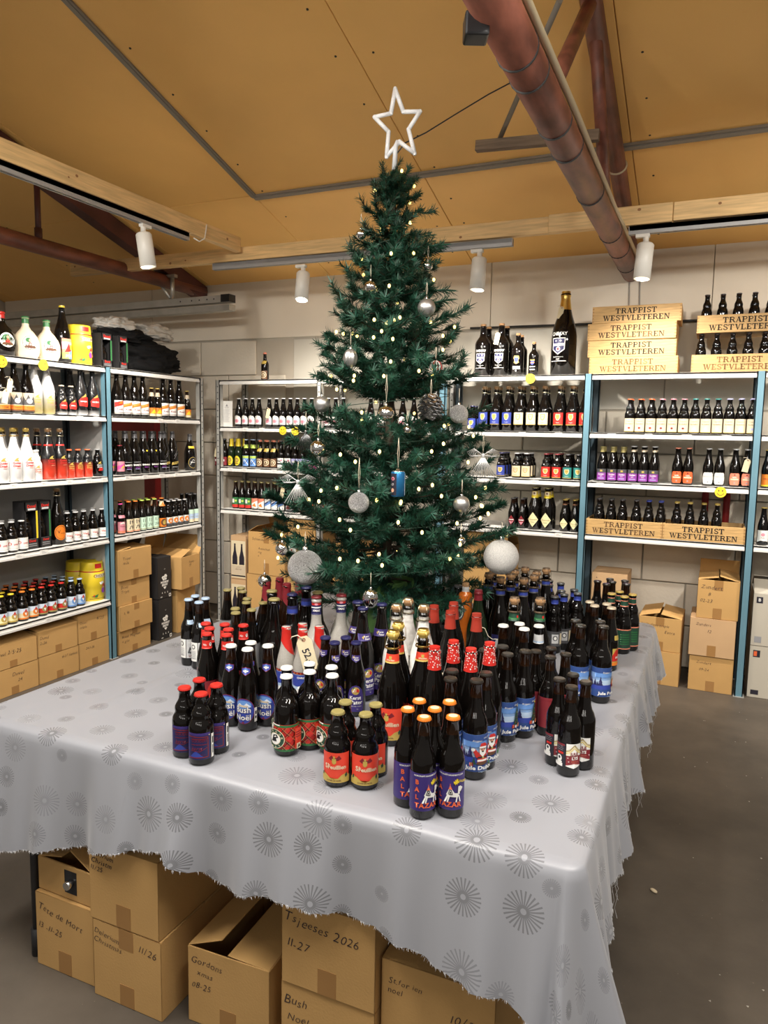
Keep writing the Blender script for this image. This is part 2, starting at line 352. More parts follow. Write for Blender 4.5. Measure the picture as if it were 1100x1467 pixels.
def lamp(x, y, z, ax, tilt, label, to, watts):
    t = thing('track_spotlight', label, 'lamp', (x, y, z))
    b = MB(); e = .055
    if ax == 'x': b.box(-e, .02, -.016, .016, -.018, 0)
    else: b.box(-.016, .016, -.02, e, -.018, 0)
    b.lathe([(0, -.055), (.016, -.055), (.016, -.015)], 14); b.obj('adapter', M_LAMPW, t)
    h = MB(); R_, H_ = .047, .20
    h.lathe([(R_-.006, -H_+.03), (R_-.004, -H_), (R_, -H_), (R_, -.012), (R_-.008, -.002), (0, 0)], 28); h.box(-.024, .024, -.005, .005, -.004, .001, 1)
    o = h.obj('housing', [M_LAMPW, mat('vent_dark', (.05, .05, .05), .6)], t, (0, 0, -.05)); o.rotation_euler = tilt
    g = MB(); g.lathe([(0, -H_+.028), (R_-.005, -H_+.028)], 24); l = g.obj('lens', mat('lamp_glow', (1, .9, .75), .5, emit=(1, .88, .70), emit_s=14), o)
    v = Vector((0, 0, -1)); v.rotate(o.rotation_euler)
    p = Vector((x, y, z-.05))+v*(H_+.01)
    spot('track_spotlight_light', p, to, watts, 110, .85)
lamp(-2.66, 4.53, 2.797, 'x', (RAD(-12), RAD(-3), 0), 'white cylinder spotlight left of the tree top on the back track', (-2.9, 5.4, 1.2), 120)
lamp(-1.385, 4.52, 2.793, 'x', (RAD(-4), RAD(2), 0), 'white cylinder spotlight just right of the tree top', (-1.3, 5.5, 1.2), 120)
lamp(-.40, 4.475, 2.785, 'x', (RAD(-4), RAD(3), 0), 'white cylinder spotlight beside the end of the red pipe', (-.2, 5.5, 1.1), 85)
lamp(-3.17, 3.52, 2.86, 'y', (RAD(4), RAD(-6), 0), 'white cylinder spotlight hanging from the left beam', (-4.1, 3.9, .9), 130)
spot('track_spotlight_light', (1.0, 4.475, 2.55), (.8, 5.5, 1.1), 80, 110, .85)
b = MB(); b.tube([(-3.14, 3.95, 2.88), (-3.135, 4.0, 2.87), (-3.13, 4.05, 2.90), (-3.14, 4.08, 2.97), (-3.145, 4.09, 3.0)], .004, 6)
tag(b.obj('lamp_cable', mat('cable_white', (.8, .78, .72), .5)), 'thin white cable looping from the left track to its beam', 'cable')
# roller screen housing
sc_ = thing('screen_housing', 'long galvanized metal housing above the left rack corner', 'housing', (-3.6, 5.0, 2.66), RAD(178))
M_GALV = mat('galvanized', (.46, .45, .41), .38, metal=.55, noise=.15, nscale=12)
b = MB(); b.box(0, 3.1, -.04, .04, .01, .07); bevel(b.obj('upper_channel', M_GALV, sc_))
b = MB(); b.box(.0, 3.1, -.05, .03, -.055, -.005); bevel(b.obj('lower_channel', M_GALV, sc_))
b = MB(); b.box(-.004, .08, -.042, .042, .012, .072); b.obj('end_block', P('black'), sc_)
for x in (.15, .22, .30, .38, .5):
    b = MB(); b.lathe([(0, 0), (.007, 0)], 8); o = b.obj('bolt_hole', P('black'), sc_, (x, .0412, .04)); o.rotation_euler = (RAD(-90), 0, 0)
b = MB(); b.tube([(.62, 0, .07), (.62, 0, .26)], .018, 8); b.tube([(.64, 0, .08), (.80, 0, .26)], .014, 8); b.box(.58, .84, -.02, .02, .25, .275); b.obj('hanger_bracket', M_GALV, sc_)
# projector box, brackets on the right truss
pb = thing('mounted_speaker', 'small black box clamped under the red pipe at the top', 'speaker', (-0.626, 1.95, 2.722), RAD(25))
b = MB(); b.box(-.032, .032, -.032, .032, -.045, .015); bevel(b.obj('body', mat('black_plastic', (.015, .015, .016), .35), pb), .006)
b = MB(); b.lathe([(.0, .06), (.016, .055), (.018, .015), (.018, .0)], 14); b.obj('clamp', M_SILV, pb)
wp = MB(); wp.box(0, .62, -.02, .02, -.025, .025); o = wp.obj('wooden_batten', mat('grey_wood', (.17, .12, .08), .8, noise=.4, nscale=6, stretch=(1, 14, 14)), None, (-1.20, 3.80, 3.13)); o.rotation_euler = (0, RAD(3), RAD(0)); tag(o, 'weathered grey wooden batten hanging level behind the red pipe', 'batten')
b = MB(); b.tube([(-1.075, 3.80, 3.155), (-0.63, 3, 3.313)], .013, 8); tag(b.obj('hanger_rod', M_STRIP), 'thin grey diagonal rod holding the wooden batten', 'rod')
b = MB(); b.prism([(-.69, 3.72, 3.11), (-.69, 3.75, 3.11), (-.63, 4.05, 2.86), (-.63, 4.02, 2.86)], (.03, 0, 0)); tag(b.obj('hanging_strap', P('black')), 'short black strap below the batten beside the red pipe', 'strap')
# red steel column beyond the left rack
b = MB(); b.box(-.06, .06, -.05, .05, 0, 1.72); b.box(-.55, -.06, -.05, .05, 1.62, 1.72); tag(b.obj('steel_column', mat('signal_red', (.30, .012, .012), .45), None, (-4.62, 5.2, 0)), 'red steel post and rail seen through the left rack', 'post')
fx = thing('fire_extinguisher', 'pair of dim red cylinders on the wall behind the crates', 'extinguisher', (.06, 5.513, 1.0))
for x in (-.075, .075):
    b = MB(); b.lathe([(0, 0), (.018, .002), (.022, .02), (.022, .26), (.014, .30), (.012, .32), (0, .32)], 18); b.obj('cylinder', mat('signal_red', (.30, .012, .012), .45), fx, (x*.9, 0, 0))
# ================================================================ racks
M_SHELF = mat('shelf_white', (.72, .71, .68), .4)
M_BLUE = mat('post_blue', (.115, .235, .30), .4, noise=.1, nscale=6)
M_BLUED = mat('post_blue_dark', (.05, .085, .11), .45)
M_GALV2 = mat('rack_galvanized', (.50, .50, .47), .4, metal=.4, noise=.12, nscale=20)
M_SIDE = mat('rack_sheet', (.52, .51, .49), .5)
def post(parent, x, y, h, m, mh, w=.048):
    b = MB(); b.box(x-w/2, x+w/2, y, y+.003+.004, 0, h); b.box(x-w/2, x-w/2+.006, y, y+.045, 0, h); b.box(x+w/2-.006, x+w/2, y, y+.045, 0, h)
    z = .05
    o = b.obj('post', m, parent)
    p = MB()
    while z < h-.05:
        p.add([(x-.006, y-.0006, z), (x+.006, y-.0006, z), (x+.006, y-.0006, z+.009), (x-.006, y-.0006, z+.009)], [(0, 1, 2, 3)]); z += .05
    if mh: p.obj('slot', mh, o)
    f = MB(); f.box(x-w/2-.008, x+w/2+.008, y-.008, y+.06, 0, .004); f.obj('foot_plate', M_GALV2, o)
    return o
def shelf(parent, x0, x1, z, d, y0=.004, lip=.034, tags=(), holes=False):
    b = MB(); b.box(x0, x1, y0, d, z-.012, z); b.box(x0, x1, y0, y0+.006, z-lip, z); b.box(x0, x1, y0, y0+.03, z-lip, z-lip+.004); b.box(x0, x1, y0-.006, y0, z-lip-.004, z-lip+.012)
    o = bevel(b.obj('shelf_board', M_SHELF, parent), .0015, 1)
    for tx in tags:
        t = MB(); wd = .045 + .012*((tx*7.3) % 1)
        t.box(-wd/2, wd/2, -.0095, -.0065, -.036, -.006, 0)
        for k in range(2): t.add([(-wd*.3, -.0099, -.018-.008*k), (wd*(.1+.2*k), -.0099, -.018-.008*k), (wd*(.1+.2*k), -.0099, -.014-.008*k), (-wd*.3, -.0099, -.014-.008*k)], [(0, 1, 2, 3)], 1)
        if x0 < tx < x1: t.obj('price_card', [P('white'), P('lgrey')], o, (tx, y0, z))
    return o
Y0 = 5.05; DEP = .42
rb = thing('storage_rack', 'blue posted storage rack with white shelves along the right back wall', 'rack', (0, Y0, 0))
PX_ = [-1.80, -.768, .262, 1.29, 2.3]
for x in PX_:
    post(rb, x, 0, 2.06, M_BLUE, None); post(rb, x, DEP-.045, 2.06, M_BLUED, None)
ZS = [2.058, 1.672, 1.342, .983]
TG = {(-1.80, 1.672): [-1.2, -.95, -1.6], (-1.80, 1.342): [-1.33, -1.10, -1.6], (-1.80, .983): [-.92, -1.5], (-.768, 1.672): [-.60, -.37, -.14, .09], (-.768, 1.342): [-.66, -.43, .02], (.262, 1.672): [.5], (.262, 1.342): [.5], (.262, .983): [.5]}
for x0, x1 in zip(PX_, PX_[1:]):
    for z in ZS: shelf(rb, x0+.025, x1-.025, z, DEP, tags=TG.get((x0, z), ()))
    if x0 < 0:
        b = MB(); b.box(x1-.03, x1-.027, .05, DEP-.05, 1.672, 2.03); 
# galvanized rack left of it
rg = thing('storage_rack', 'galvanized storage rack with perforated posts left of the tree', 'rack', (0, Y0+.02, 0))
GX = [-3.80, -2.83, -1.86]
for x in GX:
    post(rg, x, 0, 2.06, M_GALV2, P('dgrey'), .04); post(rg, x, DEP-.045, 2.06, M_GALV2, P('dgrey'), .04)
GT = {1.672: [-3.52, -3.36], 1.335: [-3.67, -3.53, -3.40, -3.24, -2.98], .978: [-3.50, -3.37, -3.22, -3.0]}
for x0, x1 in zip(GX, GX[1:]):
    for z in (2.058, 1.672, 1.335, .978): shelf(rg, x0+.02, x1-.02, z, DEP, tags=GT.get(z, ()) if x0 < -3 else ())
h = MB()
for z in (2.03, 1.645):
    for k in range(14): h.lathe([(0, 0), (.006, 0)], 8, 0, (-3.7+k*.065, DEP-.06, z-.02))
# left rack, seen at an angle: local x runs along world y, local y points to -x
rl = thing('storage_rack', 'blue posted storage rack with white shelves along the left side', 'rack', (-3.81, 0, 0), RAD(90))
LXs = [1.83, 2.845, 3.86, 4.875]
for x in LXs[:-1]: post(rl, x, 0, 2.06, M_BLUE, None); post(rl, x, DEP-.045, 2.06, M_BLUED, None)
post(rl, LXs[-1], 0, 2.06, M_GALV2, P('dgrey'), .04); post(rl, LXs[-1], DEP-.045, 2.06, M_GALV2, P('dgrey'), .04)
LT = {(2.845, 1.727): [2.9, 3.12, 3.36, 3.6, 3.74], (2.845, 1.31): [2.88, 3.08, 3.3, 3.5, 3.66, 3.8], (2.845, .878): [2.93, 3.1, 3.28, 3.46, 3.62], (2.845, .435): [3.3],
      (3.86, 1.727): [4.37, 4.57], (3.86, 1.31): [4.02, 4.2, 4.38, 4.55, 4.75], (3.86, .878): [4.02, 4.17, 4.33]}
for x0, x1 in zip(LXs[:-1], LXs[1:]):
    for z in (2.062, 1.727, 1.31, .878, .435):
        if x0 > 3.8 and z < .5: continue
        if x0 < 2 and z > 3: continue
        shelf(rl, x0+.025, x1-.025, z, DEP, tags=LT.get((x0, z), ()))
for x in (LXs[1], LXs[2], ):
    b = MB(); b.box(x-.002, x+.002, .05, DEP-.05, .40, 2.02); b.obj('side_sheet', M_SIDE, rl)
b = MB(); b.box(1.86, 3.83, DEP-.01, DEP-.006, .42, 2.03); b.obj('back_sheet', M_SIDE, rl)
# smiley discs on the shelf edges
def smiley(x, y, z, rz, label):
    t = thing('smiley_sign', label, 'sign', (x, y, z), rz)
    b = MB(); b.lathe([(0, 0), (.034, 0), (.034, .002), (0, .002)], 28, sm=False); o = b.obj('disc', P('yellow'), t); o.rotation_euler = (RAD(90), 0, 0)
    f = MB()
    for ex in (-.011, .011): f.add([(ex+.0035*cos(k*pi/4), -.0028, .009+.006*sin(k*pi/4)) for k in range(8)], [range(8)])
    for q in stroke([(.019*cos(a), .019*sin(a)-.001) for a in [pi+.25+k*(pi-.5)/8 for k in range(9)]], .003): f.add([(a, -.0028, c) for a, c in q], [(0, 1, 2, 3)])
    f.obj('smile', P('brown'), t)
for pos, rz, lab in [
    ((-1.154, 5.03, 2.031), 0, 'yellow smiley disc on the shelf edge below the small black bottles'),
    ((0.078, 5.03, 1.31), .1, 'yellow smiley disc above the right wooden crate of bottles'),
    ((-3.148, 5.05, 1.647), 0, 'left one of two yellow smiley discs left of the tree'),
    ((-3.031, 5.05, 1.645), .15, 'right one of two yellow smiley discs left of the tree'),
    ((-3.79, 3.308, 2.025), RAD(85), 'yellow smiley disc below the cream gourd bottles'),
    ((-3.79, 3.016, 2.019), RAD(80), 'yellow smiley disc at the left edge of the photo')]:
    smiley(*pos, rz, lab)
# ================================================================ table and cloth
TX0, TX1, TY0, TY1, TZ = -2.03, -.20, 1.485, 3.68, .75
M_LEGB = mat('table_leg_black', (.02, .02, .022), .5)
for i in range(3):
    y0 = TY0+i*(TY1-TY0)/3; y1 = y0+(TY1-TY0)/3
    t = thing('trestle_table', 'folding table hidden under grey cloth, %s of three' % ('nearest the camera', 'middle one', 'farthest from camera')[i], 'table', ((TX0+TX1)/2, (y0+y1)/2, 0))
    hw = (TX1-TX0)/2-.004; hd = (y1-y0)/2-.004
    b = MB(); b.box(-hw, hw, -hd, hd, .708, .742); bevel(b.obj('table_top', P('lgrey'), t), .01)
    for sx in (-1, 1):
        for sy in (-1, 1):
            b = MB(); b.tube([(sx*(hw-(.19 if sx < 0 else .06)), sy*(hd-.02), 0), (sx*(hw-(.19 if sx < 0 else .06)), sy*(hd-.02), .708)], .014, 12); b.tube([(sx*(hw-(.19 if sx < 0 else .06)), sy*(hd-.02), 0), (sx*(hw-(.19 if sx < 0 else .06)), sy*(hd-.02), .09)], .019, 12); b.obj('leg', M_LEGB, t)
# cloth: perimeter path front (left to right), corner, right side, back; hem depth and folds along it
def cloth_mat(nt, b):
    L = nt.links.new
    uv = N(nt, 'UVMap'); uv.uv_map = 'UVMap'
    sc = N(nt, 'VectorMath', operation='SCALE'); sc.inputs['Scale'].default_value = 1/.128; L(uv.outputs[0], sc.inputs[0])
    vo = N(nt, 'TexVoronoi', voronoi_dimensions='2D'); vo.inputs['Scale'].default_value = 1; vo.inputs['Randomness'].default_value = .72; L(sc.outputs[0], vo.inputs['Vector'])
    df = N(nt, 'VectorMath', operation='SUBTRACT'); L(sc.outputs[0], df.inputs[0]); L(vo.outputs['Position'], df.inputs[1])
    sp = N(nt, 'SeparateXYZ'); L(df.outputs[0], sp.inputs[0])
    def MA(op, a, bb=None):
        n = N(nt, 'Math', operation=op)
        for i, q in enumerate((a, bb)):
            if q is None: continue
            if isinstance(q, (int, float)): n.inputs[i].default_value = q
            else: L(q, n.inputs[i])
        return n.outputs[0]
    ang = MA('ARCTAN2', sp.outputs['Y'], sp.outputs['X'])
    ln = N(nt, 'VectorMath', operation='LENGTH'); L(df.outputs[0], ln.inputs[0]); r = ln.outputs['Value']
    sepc = N(nt, 'SeparateColor'); L(vo.outputs['Color'], sepc.inputs[0])
    R_ = MA('ADD', MA('MULTIPLY', MA('POWER', sepc.outputs[0], 1.3), .25), .15)
    ray = MA('GREATER_THAN', MA('COSINE', MA('MULTIPLY', ang, 25.0)), MA('SUBTRACT', 1.0, MA('DIVIDE', .21, MA('MAXIMUM', r, .05))))
    mask = MA('MULTIPLY', ray, MA('MULTIPLY', MA('LESS_THAN', r, R_), MA('GREATER_THAN', r, MA('MULTIPLY', R_, .15))))
    dot = MA('LESS_THAN', r, MA('MULTIPLY', R_, .11))
    mask = MA('MAXIMUM', mask, MA('MULTIPLY', dot, .0))
    mx = N(nt, 'Mix', data_type='RGBA'); L(MA('MULTIPLY', mask, MA('ADD', MA('MULTIPLY', sepc.outputs[1], .65), .35)), mx.inputs[0]); mx.inputs[6].default_value = (.295, .302, .332, 1); mx.inputs[7].default_value = (.165, .168, .182, 1)
    L(mx.outputs[2], b.inputs['Base Color'])
    L(MA('ADD', MA('MULTIPLY', mask, -.16), .40), b.inputs['Roughness'])
    b.inputs['Specular IOR Level'].default_value = .55; b.inputs['Sheen Weight'].default_value = .25
    bp = N(nt, 'Bump'); bp.inputs['Strength'].default_value = .25; bp.inputs['Distance'].default_value = .002; L(mask, bp.inputs['Height']); L(bp.outputs['Normal'], b.inputs['Normal'])
M_CLOTH = node_mat('satin_cloth', cloth_mat, .42)
def lerp(tbl, x):
    if x <= tbl[0][0]: return tbl[0][1]
    for (a, fa), (b_, fb) in zip(tbl, tbl[1:]):
        if x <= b_: return fa+(fb-fa)*(x-a)/(b_-a)
    return tbl[-1][1]
from mathutils import noise as NZ
def topz(x, y):
    z = TZ+.0005+.0022*max(0, NZ.noise((x*3.1, y*3.1, .3)))+.0012*abs(NZ.noise((x*9, y*5, 1.3)))
    for (x0, y0, x1, y1, w, a) in CREASES:
        dx, dy = x1-x0, y1-y0; L2 = dx*dx+dy*dy; t = max(0, min(1, ((x-x0)*dx+(y-y0)*dy)/L2)); d = hypot(x-x0-t*dx, y-y0-t*dy)
        z += 1.5*a*math.exp(-(d/w)**2)*min(1, 4*t+.3)*min(1, 4*(1-t)+.3)
    return z
CREASES = [(-1.75, 1.55, -1.72, 3.0, .012, .004), (-1.32, 1.5, -1.36, 2.3, .012, .003), (-.62, 1.5, -.95, 2.2, .018, .003), (-.42, 2.0, -.2, 2.28, .02, .006), (-.62, 2.05, -.25, 2.0, .018, .004),
           (-.4, 2.62, -.2, 2.62, .03, .006), (-.85, 1.75, -.55, 2.0, .016, .003), (-1.15, 1.5, -1.0, 1.9, .02, .0035), (-.5, 3.0, -.2, 2.85, .03, .006), (-.75, 1.62, -.3, 1.7, .02, .002)]
HEMF = [(-2.08, .36), (-1.88, .375), (-1.5, .285), (-1.26, .215), (-1.2, .25), (-1.13, .288), (-.9, .25), (-.64, .262), (-.46, .295), (-.31, .32), (-.2, .36)]
HEMS = [(1.48, .42), (1.6, .30), (1.8, .25), (2.0, .27), (2.2, .22), (2.5, .26), (2.9, .20), (3.2, .26), (3.7, .22)]
def path():
    out = []
    n = 150
    for i in range(n+1):
        x = -2.09+(TX1-.03+2.09)*i/n; out.append(((x, TY0), (0, -1), lerp(HEMF, x), ('f', x)))
    for i in range(1, 14):
        a = -pi/2+(pi/2)*i/14; out.append(((TX1-.03+.03*cos(a), TY0+.03+.03*sin(a)), (cos(a), sin(a)), .36+.06*sin(pi*i/14), ('c', i/14)))
    n = 170
    for i in range(n+1):
        y = TY0+.03+(TY1-.05-TY0-.03)*i/n; out.append(((TX1, y), (1, 0), lerp(HEMS, y)+.003*sin(y*23), ('s', y)))
    for i in range(1, 14):
        a = (pi/2)*i/14; out.append(((TX1-.05+.05*cos(a), TY1-.05+.05*sin(a)), (cos(a), sin(a)), .22, ('k', i/14)))
    n = 40
    for i in range(n+1): out.append(((TX1-.05-(TX1-.05-TX0)*i/n, TY1), (0, 1), .22, ('b', i/n)))
    return out
PT_ = path()
cb = MB(); uvs = []
nx, ny = 110, 126; ins = .02
gx = [TX0-.03+(TX1-ins-TX0+.03)*i/nx for i in range(nx+1)]; gy = [TY0+ins+(TY1-TY0-2*ins)*j/ny for j in range(ny+1)]
for j in range(ny+1):
    for i in range(nx+1): cb.v.append((gx[i], gy[j], topz(gx[i], gy[j]))); uvs.append((gx[i], gy[j]))
for j in range(ny):
    for i in range(nx): a = j*(nx+1)+i; cb.f.append([a, a+1, a+nx+2, a+nx+1]); cb.m.append(0); cb.s.append(True)
rows = 18
def off(k, s, kind):
    if kind[0] == 'f':
        x = kind[1]; f = .018*sin(x*13+1)+.011*sin(x*29+.5)+.006*sin(x*61)
        f += .045*math.exp(-((x+1.22)/.05)**2)-.02*math.exp(-((x+1.1)/.05)**2)+.05*math.exp(-((x+.26)/.06)**2)+.02*math.exp(-((x+1.75)/.09)**2)
        return .016+s*.028+s**1.1*f
    if kind[0] == 'c': return .016+.03*s+s**1.2*(.055+.03*cos(kind[1]*pi*2))
    if kind[0] == 's':
        y = kind[1]; f = .016*sin(y*16+.4)+.010*sin(y*37)+.006*sin(y*71+1)
        return .016+s*.030+s**.9*f
    return .016+s*.04
base = len(cb.v); W_ = rows+4
for k, (p, nrm, drop, kind) in enumerate(PT_):
    px_, py_ = p
    for q in range(4):                       # rounding from the top to the skirt
        a = q/3*pi/2*.92
        d = -ins+(ins+.014)*sin(a); z = -.014*(1-cos(a))
        x, y = px_+nrm[0]*d, py_+nrm[1]*d
        zz = topz(min(max(x, TX0), TX1), min(max(y, TY0), TY1)) if q < 3 else TZ+.0008
        cb.v.append((x, y, zz+z)); uvs.append((x, y))
    for q in range(1, rows+1):
        s = q/rows; d = off(k, s, kind)
        zf = .003*sin(k*1.7) if q == rows else 0
        x, y = px_+nrm[0]*d, py_+nrm[1]*d
        cb.v.append((x, y, TZ-.013-(drop-.013)*s+zf)); uvs.append((px_+nrm[0]*(.016+drop*s), py_+nrm[1]*(.016+drop*s)))
for k in range(len(PT_)-1):
    for q in range(W_-1):
        a = base+k*W_+q; cb.f.append([a, a+1, a+W_+1, a+W_]); cb.m.append(0); cb.s.append(True)
me = cb.mesh('tablecloth', M_CLOTH)
ul = me.uv_layers.new(name='UVMap')
li = [0]*len(me.loops); me.loops.foreach_get('vertex_index', li)
ul.data.foreach_set('uv', [c for i in li for c in uvs[i]])
bmm = bmesh.new(); bmm.from_mesh(me); bmesh.ops.recalc_face_normals(bmm, faces=bmm.faces[:])
bmm.to_mesh(me); bmm.free()
cloth = tag(link('tablecloth', me), 'silver grey satin cloth with starburst pattern covering the big table', 'tablecloth')
fr = MB(); r = random.Random(5)
for k, (p, nrm, drop, kind) in enumerate(PT_[:-42]):
    d = off(k, 1, kind)
    for _ in range(5):
        j = (r.random()-.5)*.013; x = p[0]+nrm[0]*d-nrm[1]*j; y = p[1]+nrm[1]*d+nrm[0]*j; z = TZ-drop+.002
        l = .004+r.random()*.006
        if kind[0] in 'cs' and r.random() < .025: l = .04+r.random()*.07
        dx, dy = (r.random()-.5)*.008, (r.random()-.5)*.008
        if l > .03: fr.tube([(x, y, z), (x+dx+.006, y+dy, z-l*.4), (x+dx*2-.004, y+dy*2, z-l*.75), (x+dx*3, y+dy*2, z-l)], .0007, 3, caps=False)
        else: fr.add([(x-.0006, y-.0006, z), (x+.0006, y+.0006, z), (x+dx, y+dy, z-l)], [(0, 1, 2)])
fr.obj('frayed_fringe', mat('fringe_thread', (.55, .55, .56), .7), cloth)['kind'] = 'stuff'
# ================================================================ bottles
def shp(h, r, q): return [(a*r, b*h) for a, b in q]
def P_long(h, r): return [(0, .004), (r*.84, 0), (r, .005)] + shp(h, r, [(1, .54), (.97, .575), (.84, .63), (.66, .675), (.55, .725), (.49, .82), (.445, .945), (.50, .95), (.50, .97), (.44, .975), (.44, .99), (0, .99)])
def P_vichy(h, r): return [(0, .004), (r*.84, 0), (r, .005)] + shp(h, r, [(1, .46), (.97, .52), (.88, .58), (.74, .65), (.60, .73), (.50, .82), (.445, .945), (.50, .95), (.50, .97), (.44, .975), (.44, .99), (0, .99)])
def P_stein(h, r): return [(0, .004), (r*.84, 0), (r, .006)] + shp(h, r, [(1, .50), (.99, .535), (.93, .575), (.83, .61), (.765, .635), (.755, .655), (.775, .68), (.785, .70), (.75, .73), (.65, .765), (.53, .80), (.455, .835), (.43, .935), (.475, .94), (.475, .965), (.42, .97), (.42, .99), (0, .99)])
def P_ale(h, r): return [(0, .004), (r*.84, 0), (r, .006)] + shp(h, r, [(1, .52), (.985, .565), (.92, .62), (.78, .67), (.58, .705), (.46, .735), (.43, .80), (.41, .94), (.46, .945), (.46, .97), (.41, .975), (.41, .99), (0, .99)])
def P_champ(h, r): return [(0, .006), (r*.82, 0), (r, .008)] + shp(h, r, [(1, .42), (.985, .48), (.92, .545), (.78, .62), (.60, .70), (.46, .785), (.385, .87), (.35, .93), (.40, .935), (.40, .955), (.34, .96), (.34, .975), (0, .975)])
def P_stone(h, r): return [(0, .006), (r*.85, 0), (r, .008)] + shp(h, r, [(1, .40), (.97, .46), (.86, .52), (.66, .585), (.50, .64), (.42, .72), (.36, .92), (.41, .925), (.41, .95), (.34, .955), (.34, .975), (0, .975)])
def P_bord(h, r): return [(0, .006), (r*.85, 0), (r, .006)] + shp(h, r, [(1, .60), (.98, .635), (.88, .68), (.66, .73), (.48, .765), (.40, .81), (.37, .93), (.42, .935), (.42, .96), (.36, .965), (.36, .98), (0, .98)])
def P_gourd(h, r): return [(0, .004), (r*.55, 0), (r*.78, .02*h)] + shp(h, r, [(.95, .12), (1, .26), (.97, .38), (.85, .50), (.62, .61), (.38, .69), (.26, .76), (.23, .93), (.28, .94), (.28, .97), (.23, .98), (0, .98)])
def P_slim(h, r): return [(0, .004), (r*.85, 0), (r, .006)] + shp(h, r, [(1, .86), (.9, .885), (.55, .91), (.5, .93), (.5, .98), (0, .98)])
def P_can(h, r): return [(0, .004), (r*.85, 0), (r, .012*h)] + shp(h, r, [(1, .93), (.9, .98), (.86, 1), (.8, .985), (0, .985)])
def rad_at(prof, z):
    best = prof[2][0]
    for (r0, z0), (r1, z1) in zip(prof[1:], prof[2:]):
        if z0 <= z <= z1 and z1 > z0: return r0+(r1-r0)*(z-z0)/(z1-z0)
    return best
